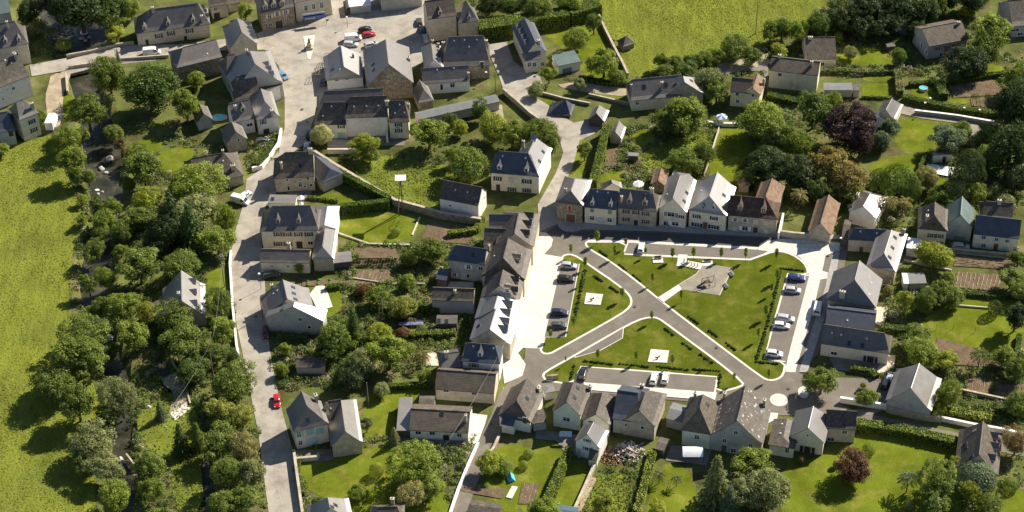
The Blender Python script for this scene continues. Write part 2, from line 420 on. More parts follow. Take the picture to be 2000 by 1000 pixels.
# top left
H('barn with pale green ribbed metal roof at the top left corner of the village', [bl(-30,33,21,24,-25,-9,15,-17,5,25,'G','g')], name='barn', cat='barn')
H('grey slate house with two small dormers and a tall chimney beside the river garden', [bl(-14,97,56,85,-12,49,28,40,7,46,'B','s')],
  (0,0,4,[('D',42,335,1,1,.8),('D',148,320,1,1,.8),('c',62,215,.6,2.2),('w',130,420,.7,1.1)]))
H('large brown-slate house with white side wall where the bridge road leaves the picture', [bl(-14,176,60,147,-12,120,33,110,7,42,'W','w')],
  (0,0,4,[('c',120,450,1.4,1.6),('w',105,690,.8,.9),('w',25,775,.4,.4),('w',60,700,.3,.3),('v',40,445),('v',90,490)]))
H('tall narrow house with hipped roof and red tarpaulin below its yard wall', [bl(38,235,76,220,29,194,48,199,7.5,45,'C','s'), bl(-4,260,30,254,-4,222,14,217,5,40,'G','b')],
  (0,150,4,[('w',248,350,.9,1.4,'n'),('w',265,415,.9,1.4,'n'),('c',255,245,.8,1.8),('d',85,440,1.3,2.1,'n'),('w',105,385,.5,.5)]))
H('long beige house with three spiky dormers on its grey slate roof', [bl(264,66,411,47,293,20,386,5,4.6,44,'B','s')],
  (250,0,4,[('D',130,255,1.0,1.2,1.0),('D',315,200,1.0,1.2,1.0),('D',510,175,1.0,1.2,1.0),('w',240,280,1,1.5,'n'),('w',335,260,1,1.5,'n'),('w',480,240,1,1.5,'n'),('d',150,330,.9,1.9),('d',450,305,.9,1.4),('w',330,320,.5,.3),('c',195,90,.7,1.6),('c',580,160,.7,1.8),('D',595,75,.9,1,.7),('D',612,105,.9,1,.7),('D',628,140,.9,1,.7)]))
H('small beige house with one dark window behind the three-dormer house', [bl(412,14,445,8,402,-12,434,-16,4.5,38,'B','w'), bl(445,10,470,4,440,-8,466,-12,3,30,'B','w')],
  (250,0,4,[('w',682,70,.9,1.1),('g',695,120,1.8,2,'n')]))
H('slate house with a row of four dormers on its bright slope facing the square', [bl(504,85,490,45,475,71,463,35,6,48,'B','x'), bl(345,133,434,111,357,92,452,70,5.5,34,'S','s')],
  (250,0,4,[('D',955,205,.9,1,.8,'G'),('D',970,240,.9,1,.8,'G'),('D',985,272,.9,1,.8,'G'),('D',998,300,.9,1,.8,'G'),('c',825,390,.9,1.5),('v',620,420)]))
H('big slate building with hipped front and three dormers overlooking the main street', [bl(553,160,527,97,504,133,484,97,5.6,47,'G','x'), bl(441,149,470,142,444,108,484,98,5.6,47,'G','s'), bl(459,197,509,187,462,149,500,142,5,44,'G','w')],
  (250,0,4,[('D',1095,520,.9,1,.9,'G'),('D',1115,556,.9,1,.9,'G'),('D',1135,595,.9,1,.9,'G'),('c',930,360,1.0,1.4)]))
H('low flat-topped annex with pale parapet wedged between two slate houses', [bl(503,184,553,163,500,158,548,150,5,8,'W','w')], name='annex', cat='annex')
H('corner house with steep roofs above the street parking opposite the long terrace', [bl(546,227,531,178,515,196,511,174,5.2,47,'W','x'), bl(456,240,497,231,451,200,511,190,4.8,42,'W','s')],
  (340,200,4,[('w',695,150,.8,1.7,'g'),('D',540,70,1.1,1.2,1.0),('c',765,90,.9,1.4),('c',480,55,.6,1.4),('w',590,175,1.5,.9),('d',720,215,1.5,1.5)]))
H('little gabled outbuilding just left of the turquoise round pool', [bl(416,232,405,207,400,228,390,203,3,42,'G','s')], name='outbuilding', cat='outbuilding')
H('small stone cottage with one round loft opening below the turquoise pool', [bl(484,271,472,243,464,266,452,237,3.6,44,'T','s')],
  (340,200,4,[('w',503,292,.5,.8)]), name='cottage', cat='cottage')
H('low stone house with ivy-hung front above the white parked van', [bl(370,362,477,343,374,312,437,296,3.2,38,'T','w')],
  (340,200,4,[('c',462,520,1.1,1.3),('c',383,375,.5,1.2),('v',383,455)]))
H('old stone house with mossy dark slate roof and parapet gables on the main street', [bl(533,349,614,345,556,300,604,294,4.8,47,'T','w'), bl(672,339,636,308,647,330,612,303,3.4,36,'T','b')],
  (340,200,4,[('c',840,510,.5,1.8),('c',1065,370,1.0,1.5),('w',882,605,.6,.7),('w',895,670,.6,1.4),('w',985,640,.9,1.6),('w',1045,595,.6,.8),('w',1070,645,.6,.8),('w',1023,655,.7,.5),('k',985,495)]))
H('low shed with pale ribbed metal roof behind the long-windowed cream house', [bl(523,397,577,398,526,378,579,376,2.8,8,'W','p')], (340,200,4,[('k',770,755)]), name='shed', cat='shed')
H('cream house with two rows of dark-shuttered windows and two pointed dormers', [bl(507,452,623,450,532,402,606,402,6,44,'C','s'), bl(657,447,664,402,634,446,637,402,5,22,'W','p')],
  (450,380,4,[('w',370,310,1,1.3,'b'),('w',445,310,1,1.3,'b'),('w',530,310,1,1.3,'b'),('w',612,310,1,1.3,'b'),('w',372,385,1,1.3,'b'),('w',450,385,1,1.3,'b'),('d',540,395,1.5,2.2,'n'),('w',625,378,1.2,1.0),('D',372,225,.9,1.2,1.1,'G'),('D',533,225,.9,1.2,1.1,'G'),('k',668,125)]))
H('low roadside wing with white chimney in front of the cream shuttered house', [bl(507,512,604,514,508,486,608,489,3.6,35,'C','s')],
  (450,380,4,[('w',325,558,.7,.4),('w',450,560,.7,.4),('w',520,560,.7,.4),('c',460,425,.8,2.0)]), name='wing', cat='wing')
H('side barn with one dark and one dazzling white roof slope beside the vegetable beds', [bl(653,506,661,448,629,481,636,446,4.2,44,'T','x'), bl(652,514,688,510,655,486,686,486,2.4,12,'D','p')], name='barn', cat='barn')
H('long low house with three rounded skylights and a dazzling patio at its end', [bl(612,600,603,562,566,590,548,544,4.2,33,'G','s'), bl(633,628,640,605,569,611,574,590,4.6,30,'G','p')],
  (480,520,4,[('w',425,415,.8,1),('w',497,475,.7,.9),('k',370,165),('k',375,212),('k',388,258),('k',285,340),('c',205,110,.6,1.2),('v',215,215),('v',245,190)]))
H('low dark garden shed in shade among trees above the chimneyed house', [bl(577,718,634,718,580,699,634,701,2.4,24,'G','w')], name='shed', cat='shed')
H('pale stone house with turquoise shutters and tall chimney next to the lower road', [bl(643,827,627,783,596,791,589,755,6,44,'C','s'), bl(646,822,672,818,624,785,670,781,5,40,'C','w'), bl(709,863,696,778,676,843,665,781,3.8,44,'T','p')],
  (470,720,4,[('w',455,512,.9,1.7,'t'),('x',545,495,1.6,1.8,'t'),('x',620,488,1.6,1.8,'t'),('w',467,580,.8,1.3),('x',560,580,2.4,2.2,'l'),('k',525,400),('c',640,225,1.0,2.2),('v',703,310)]))
H('slate-roofed house cut by the lower edge beside the road', [bl(690,1012,681,972,648,1006,640,971,4,40,'C','p')], (550,850,5.71,[('k',600,780),('k',560,800)]))
H('small brown-roofed house with a tall chimney at the lower edge', [bl(722,1020,790,1018,740,992,775,988,3.5,38,'G','w')], (550,850,5.71,[('c',1240,740,.8,2.0)]))
H('riverside house with three black dormers on its pale slope', [bl(403,615,401,555,357,588,352,531,3.4,42,'T','p'), bl(290,622,337,600,289,588,336,566,3,14,'D','w')],
  (150,480,4,[('D',930,295,1.2,1.1,.8,'G'),('D',935,380,1.2,1.1,.8,'G'),('D',940,465,1.2,1.1,.8,'G'),('c',800,400,.8,1.5),('v',790,262)]))
# around the square
H('dark stone house with three arched dormers and an arched doorway on the square', [bl(508,26,575,13,513,-12,572,-24,6.6,45,'S','s')],
  (250,0,4,[('D',1075,75,1.5,1.3,1.1,'T'),('D',1140,60,1.5,1.3,1.1,'T'),('D',1205,45,1.5,1.3,1.1,'T'),('w',1105,125,.9,1.4,'c',1),('w',1165,107,.9,1.4,'c',1),('w',1230,90,.9,1.4,'c',1),('d',1180,185,2.2,2.7,'n'),('w',1075,195,.8,.9,'',1),('w',1113,192,.8,.9,'',1),('w',1240,155,.9,1.2,'',1)]))
sh = H('tan shop building with a navy awning facing the square', [bl(574,6,645,-9,578,-38,640,-50,7,42,'B','s')],
  (550,0,4,[('w',190,62,.9,1.7,'c'),('w',250,52,.9,1.7,'c'),('w',312,42,.9,1.7,'c'),('w',185,160,1.6,1.6),('d',250,148,1.1,2.2,'w'),('w',315,135,1.8,1.5),('w',120,170,.6,.6)]), cat='shop', name='shop')
H('large slate-hipped building at the top of the square with two tiny dormers', [bl(836,38,892,30,823,4,880,-6,8,40,'B','w'), bl(894,46,936,40,907,4,911,1,6,52,'B','s')],
  (850,0,4,[('D',38,115,.9,1.2,.8,'W'),('D',175,135,.8,1,.7,'W'),('D',265,150,.8,1,.7,'W')]))
H('wide house with deep-set arched door under a long grey slate slope', [bl(862,132,958,128,876,74,944,68,4.6,44,'S','s')],
  (850,0,4,[('v',148,318),('v',230,312),('v',325,310),('v',265,365),('c',398,350,.9,1.6),('c',65,365,.8,1.6),('w',320,475,.9,1.2,'',1),('d',365,485,.9,2.2)]))
H('narrow house with one black and one dazzling roof slope above the low white one', [bl(867,132,861,89,846,132,845,86,5,46,'W','x')], (550,0,4,[('D',1240,490,.9,1,.8),('c',1225,330,.5,1.4),('c',1180,340,.5,1.2)]))
H('low white house with three small openings under a broad grey roof', [bl(825,164,918,158,826,134,912,128,3.8,40,'W','s')],
  (850,0,4,[('w',50,680,.7,1.9,'',0),('w',135,665,1.2,1.4),('v',15,545),('v',145,532),('c',260,600,.5,1.5)]))
H('little stone barn with a steep pointed gable next to the low white house', [bl(848,196,836,168,824,171,820,153,3.6,48,'S','s')], name='barn', cat='barn')
H('tall stone barn with one brilliant white slope beside the car park', [bl(808,162,799,92,756,139,758,80,5,44,'S','x',flare=0)],
  (550,0,4,[('k',715,505),('k',718,548),('c',995,470,1.1,1.0),('w',828,600,.4,.4),('w',835,635,.4,.4)]), name='barn', cat='barn')
H('white-fronted house with a hipped end and bright slope beside the pergola', [bl(711,150,704,104,664,127,673,93,3.6,32,'W','x')],
  (550,0,4,[('k',400,540),('v',455,542),('c',560,450,.4,1.2),('w',430,612,.9,.8),('w',510,612,.9,.8)]))
H('long white terrace house with brown slate roofs and a turquoise balcony', [bl(672,231,757,228,684,191,750,186,6.6,43,'W','w'), bl(612,244,676,243,632,202,673,198,5,43,'W','w'), bl(759,239,800,238,761,197,790,196,5.8,43,'C','w'), bl(618,212,750,205,634,178,746,173,6,40,'W','s')],
  (600,180,4,[('v',365,112),('v',462,108),('v',555,105),('v',190,110),('v',123,185),('v',722,97),('v',685,163),('v',760,160),('c',825,110,.5,1.6),('c',625,70,1.0,1.2),('w',265,265,.9,1.4,'n'),('w',712,255,.9,1.3,'n'),('w',715,300,.9,1.3,'n'),('w',710,275,.9,.6),('d',270,345,2.0,2.0,'t')]))
H('long narrow open-fronted shed with a ribbed grey roof behind the white terrace', [bl(817,234,976,198,814,209,972,177,3.2,20,'G','m')], (600,180,4,[('w',1230,225,1.8,1.5)]), name='shed', cat='shed')
H('hotel with four dormers on its dark slope and a rounded corner bay', [bl(1024,107,999,50,1053,87,1021,38,5.6,47,'C','b'), bl(1025,119,1058,114,1030,100,1054,96,4.6,40,'C','s')],
  (850,0,4,[('D',630,215,1.5,1,.5,'W'),('D',655,255,1.5,1,.5,'W'),('D',675,300,1.5,1,.5,'W'),('D',695,340,1.5,1,.5,'W'),('c',808,345,.8,1.5),('w',735,505,1.0,1.3),('w',775,505,1.0,1.3),('w',838,500,.9,1.2),('w',740,435,1.2,1.2)]), cat='hotel', name='hotel')
H('flat pale green roofed garage attached behind the rounded corner hotel', [bl(1090,129,1135,120,1080,103,1117,94,3.2,6,'W','g')], (850,0,4,[('g',1030,535,2.6,1.6,'g')]), name='garage', cat='garage')
H('black slate pyramid-roofed wash house on the green triangle', [bl(1070,222,1115,227,1103,195,1105,195,.7,48,'S','b')], name='wash_house', cat='wash house')
H('small square hut with pyramid roof alone at the edge of the meadow', [bl(1217,92,1242,84,1222,70,1223,70,1.8,42,'S','w')], name='hut', cat='hut')
H('open timber shelter with one white roof slope at the fork of the lanes', [bl(1181,237,1190,216,1166,222,1170,204,2.4,45,'D','x')], name='shelter', cat='shelter')
H('small garden garage with brilliant white slope beside the tall hedge', [bl(1215,271,1223,249,1201,262,1209,239,2.2,45,'T','x')], name='garage', cat='garage')
H('long slate house with tall chimney and white verandah roof below the meadow', [bl(1232,197,1333,187,1235,157,1328,145,3.8,40,'C','s'), bl(1376,182,1368,150,1343,161,1328,145,4,36,'T','p')],
  (1150,50,4,[('c',570,490,.6,2.2),('k',435,475),('k',605,460),('k',675,460),('w',378,605,.8,1.1),('c',330,480,.5,1),('k',800,430)]))
H('pale two-storey cottage with lichened roof and four little windows', [bl(1426,179,1468,183,1430,151,1468,155,5,38,'C','t',flare=0), bl(1486,186,1496,156,1471,175,1478,146,5,38,'C','a',flare=0)],
  (1150,50,4,[('w',1160,535,.8,1.0,'w'),('w',1162,592,.8,1.0,'w'),('w',1283,545,.7,.9,'l'),('d',1265,610,1.8,1.8,'k'),('c',1365,460,.5,2)]), name='cottage', cat='cottage')
H('tall plain cream house with a single black window and brown tiled roof', [bl(1502,137,1598,148,1502,111,1597,119,6,30,'C','t',flare=0)],
  (1450,0,4,[('w',293,583,1.0,1.0),('c',540,510,.7,1.4),('c',290,425,.8,1)]))
H('smaller square house with brown tiled roof behind the tall cream one', [bl(1575,116,1634,115,1574,74,1631,71,3,32,'C','t',flare=0)], (1450,0,4,[('w',625,500,.9,1.0),('c',530,300,1.2,.6)]))
H('low garage with flat grey roof and cream side attached to the cream house', [bl(1610,176,1666,176,1611,160,1664,159,2.6,6,'C','m'), bl(1667,177,1679,177,1667,162,1678,162,2.5,6,'C','w')], name='garage', cat='garage')
H('slate house with white skylights half hidden behind the copper beech', [bl(1650,236,1706,264,1660,200,1716,222,3,40,'T','b'), bl(1748,236,1765,204,1729,222,1741,191,3,42,'C','s')],
  (1500,180,4,[('D',650,140,.9,.8,.8),('D',830,205,1.3,.9,.9),('v',703,130),('v',790,158),('v',838,245)]))
H('brown-roofed chalet with dark red shutters in the shade of the wood', [bl(1815,91,1893,76,1806,53,1882,43,5,26,'G','t',flare=0,ov=.9)],
  (1650,0,4,[('w',722,378,.8,1.2,'r'),('w',798,368,.8,1.2,'r'),('w',862,355,.8,1.2,'r'),('w',750,425,.6,1.2),('d',790,425,1.2,2.2,'r'),('w',830,418,.8,1.5),('w',870,408,1.6,1.5),('c',888,190,.8,.9),('w',600,355,.7,1.4,'w'),('w',637,410,.7,1.4,'w')]), name='chalet', cat='chalet')
H('grey-roofed house cut by the top right corner', [bl(1979,52,2040,46,1967,2,2030,-6,4,35,'G','w')], (1650,0,4,[('w',1330,235,2.4,.8),('w',1370,265,1.5,.8)]))
H('small white pool house with sheet roof in the walled garden', [bl(1823,304,1862,301,1822,298,1860,294,2.5,10,'W','p')], (1650,250,4,[('d',778,232,.9,1.7,'k')]), name='pool_house', cat='pool house')
# row on the north side of the green
H('rubble stone barn with a small red shutter at the corner of the green', [bl(1139,402,1157,351,1116,373,1122,348,6.3,38,'S','s')],
  (1050,300,4,[('x',250,425,.9,1.5,'r'),('w',237,425,.15,1.4),('g',258,508,2.4,2.7,'b'),('c',218,300,.4,1.2)]), name='barn', cat='barn')
H('low white house with pale blue shutters and navy slate roof on the green', [bl(1139,404,1204,410,1152,369,1203,373,5.6,45,'C','b')],
  (1050,300,4,[('D',425,405,.8,1.1,.9),('D',567,415,.8,1.1,.9),('v',467,297),('v',550,305),('x',425,443,.9,1.2,'g'),('x',565,455,.9,1.2,'g'),('w',425,503,1.1,1.2,'l'),('w',562,518,1.1,1.2,'l'),('d',492,525,1.2,2.2,'l')]))
H('stone house with dark shutters and ivy round its door on the green', [bl(1206,406,1284,414,1213,370,1275,373,5.6,45,'T','s')],
  (1050,300,4,[('D',715,390,1.1,1.3,1.2,'T'),('D',835,405,1.1,1.3,1.2,'T'),('w',692,452,.8,1.2,'n',1),('w',768,460,.8,1.2,'n',1),('w',842,470,.8,1.2,'n',1),('w',692,513,.8,1.2,'n',1),('w',842,532,.8,1.2,'n',1),('d',768,525,1.1,2.0,'k'),('c',655,370,.5,1.6),('c',890,290,1.0,1.4)]))
H('cream gabled house with an arched double window between slate neighbours', [bl(1342,415,1361,353,1315,397,1326,341,5.6,43,'C','x',hh=.55)],
  (1050,300,4,[('w',1043,475,1.7,1.3,'g',0),('w',1115,492,.9,1.0,'n'),('w',1010,545,1.6,1.2,'',1),('w',1075,548,1.7,1.1,'w'),('k',1165,305),('k',1145,372),('v',1010,318)]))
H('broad slate house with black shutters and a dark notch in its bright slope', [bl(1420,422,1438,366,1386,383,1402,334,5.6,38,'C','x')],
  (1300,300,4,[('w',243,490,.9,1.1,'k'),('w',377,505,.9,1.1,'k'),('w',245,555,1.3,1.2,'k'),('w',375,573,1.3,1.2,'k'),('d',308,575,1.1,2.2,'b'),('k',455,325),('v',275,290),('D',292,430,.7,.9,.7,'G'),('D',372,430,.7,.9,.7,'G')]))
H('pale stone house with red-brown tiles and two steep timbered dormers', [bl(1422,420,1520,429,1432,383,1497,387,5.4,45,'T','r'), bl(1518,408,1534,363,1497,386,1507,346,5.0,43,'C','a')],
  (1300,300,4,[('D',580,445,1.2,1.5,1.4,'T'),('D',762,465,1.2,1.5,1.4,'T'),('w',543,515,.8,1.2,'c'),('w',620,520,.8,1.2,'c'),('x',703,533,1.0,1.3,'c'),('x',787,545,1.0,1.3,'c'),('x',540,580,1.0,1.4,'c'),('w',620,583,1.4,1.3,'w'),('d',702,598,1.1,2.0,'n'),('x',785,605,1.0,1.4,'c')]))
H('stone barn with rust-tan tiles standing alone past the end of the row', [bl(1624,459,1642,397,1604,431,1619,380,3.2,44,'T','a')], name='barn', cat='barn')
H('slate house with a flash-white slope behind two garden palms', [bl(1712,426,1735,384,1688,408,1697,376,4,34,'W','x')],
  (1500,180,4,[('c',700,820,1.0,1.2),('D',738,975,.9,1.1,.8),('k',645,885)]))
H('small house with navy slate roof set back at the corner of the green', [bl(1656,468,1732,472,1668,446,1737,449,4,42,'B','b')],
  (1650,350,4,[('v',122,408),('v',250,420),('d',130,530,.9,1.6,'b'),('c',60,520,.5,1)]))
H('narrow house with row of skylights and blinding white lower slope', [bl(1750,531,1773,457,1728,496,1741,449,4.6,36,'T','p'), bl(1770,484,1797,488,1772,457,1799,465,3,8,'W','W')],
  (1650,350,4,[('k',392,455),('k',372,535),('k',350,610),('c',458,420,.5,1.8)]))
H('huge slate barn with white box chimney along the eastern promenade', [bl(1711,601,1724,546,1670,547,1682,497,5.6,38,'T','s',flare=0)],
  (1500,550,4,[('c',578,118,1.3,1.8),('v',805,10),('v',790,100)]), name='barn', cat='barn')
H('middle house with low dark navy slate roof south of the huge barn', [bl(1612,633,1708,645,1622,602,1712,612,4.8,28,'C','b')], (1500,550,4,[('v',620,303)]))
H('cream house with two square skylights and dark glazed doors', [bl(1603,671,1738,691,1612,634,1728,651,4,42,'C','s')],
  (1500,550,4,[('k',635,482),('k',738,500),('v',572,415),('v',772,445),('w',515,560,1.4,.9),('w',613,605,.5,.5),('d',798,625,1.8,2.0,'n'),('x',755,617,.7,2.0,'n'),('x',840,630,.7,2.0,'n'),('v',500,400)]))
H('grey gabled barn with brilliant pale slope beside the parked black car', [bl(1820,803,1840,740,1776,772,1795,709,3.4,42,'G','p')], name='barn', cat='barn')
H('brown slate house with three black dormers behind the clipped laurel', [bl(1950,928,1958,852,1911,895,1921,824,3.2,44,'B','w')],
  (1650,750,4,[('D',1185,430,1.6,1.2,.8,'G','s'),('D',1190,510,1.6,1.2,.8,'G','s'),('D',1165,600,1.6,1.2,.8,'G','s'),('k',1012,365),('k',990,570),('k',940,470),('k',945,500)]))
H('beige gable-fronted house with one dazzling slope and wide glazed door', [bl(1611,866,1623,814,1578,843,1588,793,4,40,'C','x',flare=0), bl(1500,868,1511,818,1557,853,1566,806,3.4,14,'C','w'), bl(1613,836,1672,840,1590,799,1668,803,4.4,42,'B','w')],
  (1500,680,4,[('w',310,682,.4,.5),('w',228,735,.5,.5),('w',150,797,.8,1.4),('d',305,820,1.5,1.9,'n'),('x',258,818,.7,1.9,'k'),('x',350,828,.7,1.9,'k'),('w',598,655,1.0,1.0),('w',490,710,1.5,1.1),('c',437,440,.8,1.2),('v',110,592),('v',97,665)]))
H('brown-tiled house with pyramid hip and pale green wall by the green', [bl(1389,849,1405,785,1366,796,1374,771,5,44,'N','t',flare=0)],
  (1280,720,4,[('w',325,535,1.0,1.2,''),('k',408,280),('c',310,185,.7,1.6)]))
H('great old barn whose tawny slope is spotted with pale lichen', [bl(1491,867,1507,797,1439,826,1455,757,4.6,40,'G','l')],
  (1280,720,4,[('w',628,500,.8,1.0),('w',540,562,.9,1.1),('w',745,600,.8,1.1),('d',535,640,1.2,2,'e'),('w',610,640,1.1,1.2),('c',850,290,.8,2.0),('c',540,215,.8,1.6),('w',812,520,.5,.5)]), name='barn', cat='barn')
H('pale cream house with blue awning over its terrace south of the green', [bl(1136,813,1157,754,1110,780,1120,745,4.8,43,'N','w'), bl(1192,830,1209,775,1161,816,1178,767,4,38,'N','w'), bl(1150,825,1172,824,1165,800,1180,798,4,30,'N','s')],
  (1000,680,4,[('w',425,555,1.6,1.1,'w'),('d',425,665,2.0,1.9,'k'),('c',625,310,.7,1.4),('k',515,310),('k',490,385)]))
H('half-ruined house with patched navy roof and blackened walls', [bl(1281,833,1303,769,1254,802,1257,763,4.6,42,'T','w'), bl(1196,818,1252,826,1208,764,1246,766,4.6,32,'G','b')],
  (1000,680,4,[('w',1018,620,.7,.9),('w',890,600,.6,.6),('c',1015,300,.9,1.2)]))
H('little white gabled house with one brilliant slope and a lean-to porch', [bl(1172,875,1190,842,1147,848,1160,825,4.6,42,'W','x'), bl(1148,897,1166,900,1160,876,1176,880,2.4,25,'C','w')],
  (1000,680,4,[('w',588,722,.8,.9,'g'),('w',583,785,.8,1.0,'g')]))
H('small brown-roofed cottage with a gabled porch at the start of the lane', [bl(1037,826,1063,770,1009,782,1036,726,3.6,42,'W','w'), bl(978,828,1003,833,988,808,1012,812,3,30,'W','b')],
  (750,700,4,[('w',950,450,.9,.9,'n'),('w',1065,465,1.2,.9,'n'),('k',1120,310),('c',1210,190,.9,1.0),('d',1100,485,.8,1.8)]), name='cottage', cat='cottage')
H('low lean-to store with brown roof between the cottage and the cream house', [bl(1040,828,1068,824,1052,795,1080,790,2.8,12,'G','w'), bl(1063,768,1085,764,1070,748,1092,745,2.6,10,'W','p')], name='store', cat='store')
H('white bungalow with heavy brown tiled roof and four dark openings', [bl(799,840,915,846,804,799,921,804,3,30,'W','t',flare=0), bl(774,841,801,841,778,771,812,771,2.7,4,'D','p'), bl(818,790,849,790,820,768,849,768,3,15,'W','t')],
  (750,700,4,[('w',268,580,1.2,.9),('w',377,585,1.2,.9),('d',485,605,1.3,1.7,'k'),('w',588,600,1.0,1.0),('c',640,490,.5,2.0),('k',455,430)]), name='bungalow', cat='bungalow')
H('slate house with one white dormer above a broad tan-tiled wing', [bl(900,705,977,711,913,671,967,672,6,40,'W','b'), bl(849,760,965,769,856,724,976,729,3.6,32,'B','t',flare=0), bl(860,722,902,716,870,692,905,684,4.5,30,'C','s')],
  (700,550,4,[('D',950,585,1.0,1.2,1.1,'W'),('v',898,505),('v',1055,520),('w',902,652,1.1,1.2,'g'),('c',690,590,.9,1.8),('w',685,855,1.2,.6),('w',905,875,1.2,.6)]))
# western terrace facing the promenade
g = 'houses of the terrace facing the white promenade'
H('northernmost terrace house with three dormers above the white promenade', [bl(1043,482,1056,417,1000,478,1013,416,6.2,38,'B','w'), bl(955,446,1003,446,962,419,1008,419,6.4,40,'G','s'), bl(944,479,1000,481,952,447,1000,447,5,38,'G','w')],
  (750,400,4,[('D',1165,110,1.5,1.2,.9,'G'),('D',1150,172,1.5,1.2,.9,'G'),('D',1135,245,1.5,1.2,.9,'G')]), group=g)
H('terrace house with one big boxy dormer and sharp bare slate gable', [bl(1026,546,1040,488,983,504,993,465,6,40,'B','w')], (750,400,4,[('D',1065,440,1.9,1.6,.6,'G'),('v',860,400)]), group=g)
H('terrace house with paired dormers and white balcony between slate gables', [bl(1015,588,1024,546,976,560,982,526,5.5,40,'B','w')], (750,400,4,[('D',1050,610,1.3,1.2,.9,'G'),('D',1043,690,1.3,1.2,.9,'W'),('D',985,665,1.7,1.2,.4,'W')]), group=g)
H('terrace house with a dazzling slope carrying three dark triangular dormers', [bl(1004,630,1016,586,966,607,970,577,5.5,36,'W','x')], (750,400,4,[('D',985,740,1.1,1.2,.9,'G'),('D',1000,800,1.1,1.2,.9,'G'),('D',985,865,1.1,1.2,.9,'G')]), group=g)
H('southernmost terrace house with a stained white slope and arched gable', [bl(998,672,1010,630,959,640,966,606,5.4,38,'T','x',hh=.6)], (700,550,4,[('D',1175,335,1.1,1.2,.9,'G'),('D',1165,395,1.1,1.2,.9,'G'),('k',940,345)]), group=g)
H('grey-walled house with navy slate roof and tall white flue behind the terrace', [bl(873,507,946,517,890,480,956,486,6.2,42,'G','b'), bl(851,545,872,548,858,513,878,516,3,20,'D','b')],
  (750,400,4,[('k',695,392),('w',660,485,.9,1.3,'w'),('w',755,497,1,1,'c'),('w',552,545,.8,1.0,'w'),('d',622,565,1.1,2,'l'),('w',657,555,.7,1.2),('c',822,360,.4,2)]))
H('brown-roofed back building with a white lit skylight over its porch', [bl(842,586,925,589,850,563,938,564,4.4,36,'G','w'), bl(852,632,893,632,853,610,893,610,2.6,15,'D','s')],
  (750,400,4,[('c',555,685,.5,.8),('k',430,905),('k',490,910)]))
H('white garage building with a plain brown roof below the big white house', [bl(857,387,934,402,873,351,936,367,5,42,'W','w')],
  (850,180,4,[('v',158,763),('v',252,782),('w',118,885,.6,.4),('w',388,820,.5,.6)]), name='garage', cat='garage')
H('big white villa with navy slate roof and blazing side slope at the lane bend', [bl(956,337,1054,345,974,296,1032,299,6,46,'C','b'), bl(1054,345,1079,290,1032,299,1046,268,6,42,'W','x')],
  (850,180,4,[('D',500,605,1.0,1.3,1.1,'W'),('D',712,625,1.0,1.3,1.1,'W'),('v',527,498),('v',705,515),('w',488,675,1,1.4,'k'),('x',590,685,.8,1.4,'c'),('w',715,697,1.2,1.4,'k'),('d',492,760,1.0,2.0,'n'),('w',600,760,1.1,1.3,'e',1),('w',715,768,1.1,1.3,'e',1),('c',690,440,.5,2.6),('k',843,465),('k',815,540),('D',760,380,1.3,1.2,.8,'W')]), name='villa', cat='villa')
# east
H('cream-grey house with hipped slate roof beside the green metal barn', [bl(1852,452,1853,409,1827,422,1825,393,5,42,'C','w')],
  (1650,350,4,[('c',640,320,.9,1.6),('v',650,245),('k',698,350),('w',678,440,.9,1.2,'e'),('w',740,445,.9,1.2,'e'),('w',675,495,.9,1.1,'e'),('w',735,500,.9,1.1,'e')]))
H('tall barn with pale green ribbed roof above a parked jeep', [bl(1901,446,1904,409,1876,434,1879,383,4.6,46,'G','g',flare=0)], (1650,350,4,[('g',890,480,3,1.6,'g')]), name='barn', cat='barn')
H('wide house with a plain navy slate roof and pale shutters by the orchard', [bl(1902,457,1991,467,1906,421,1996,429,4.6,42,'C','b')],
  (1650,350,4,[('w',1085,455,.9,1.0,'l'),('w',1185,470,.8,1.0,'l'),('w',1268,482,.8,1.0,'l'),('w',1083,518,1.0,1.2,'l'),('x',1258,545,1,1.2,'l'),('d',1175,550,1,2,'b'),('w',1330,545,.8,1.2,'l')]))
H('house with tawny ridge and brown roof behind the navy-roofed one', [bl(1915,426,1978,430,1925,396,1981,394,5,38,'C','w')], (1650,350,4,[('c',1205,190,.9,1.2)]))
H('low workshop with ribbed grey roof and white end by the vegetable garden', [bl(1777,554,1810,553,1779,530,1815,528,2.4,7,'G','m'), bl(1765,554,1776,554,1768,530,1778,530,2.4,7,'W','W')], name='workshop', cat='workshop')
H('small white flat-roofed kitchen annex behind the cream gabled house', [bl(1310,348,1332,352,1317,325,1336,330,3,10,'W','W')], name='annex', cat='annex')
H('narrow brown-roofed outhouse behind the ivy stone house', [bl(1300,363,1308,332,1282,360,1293,330,2.6,35,'S','a')], name='outhouse', cat='outhouse')
H('small tan-tiled garden shed behind the row by the clipped bush', [bl(1465,362,1467,348,1447,368,1458,350,2.6,38,'S','a')], name='shed', cat='shed')
H('tiny grey garden shed beside the striped vegetable plot', [bl(1227,304,1247,305,1227,296,1247,297,2,8,'D','p')], name='shed', cat='shed')
H('dome-roofed garden store behind the low white house', [bl(1216,367,1213,355,1195,366,1197,352,2.2,34,'W','s')], name='store', cat='store')
H('brown roofed shed standing beside the lower lane', [bl(912,1001,972,1010,918,966,977,978,2.4,18,'D','w')], name='shed', cat='shed')
H('blue-green roofed shed at the lower edge between two lawns', [bl(1062,1004,1124,1014,1067,974,1128,987,2.2,14,'D','u')], name='shed', cat='shed')
H('small brown shed roof next to the rubble heap', [bl(1278,876,1296,881,1286,848,1304,852,2.2,10,'D','w')], name='shed', cat='shed')
H('grey-roofed lean-to between the ruined house and the pyramid-hipped house', [bl(1300,817,1332,825,1316,778,1342,783,3,14,'G','m')], name='lean_to', cat='lean-to')
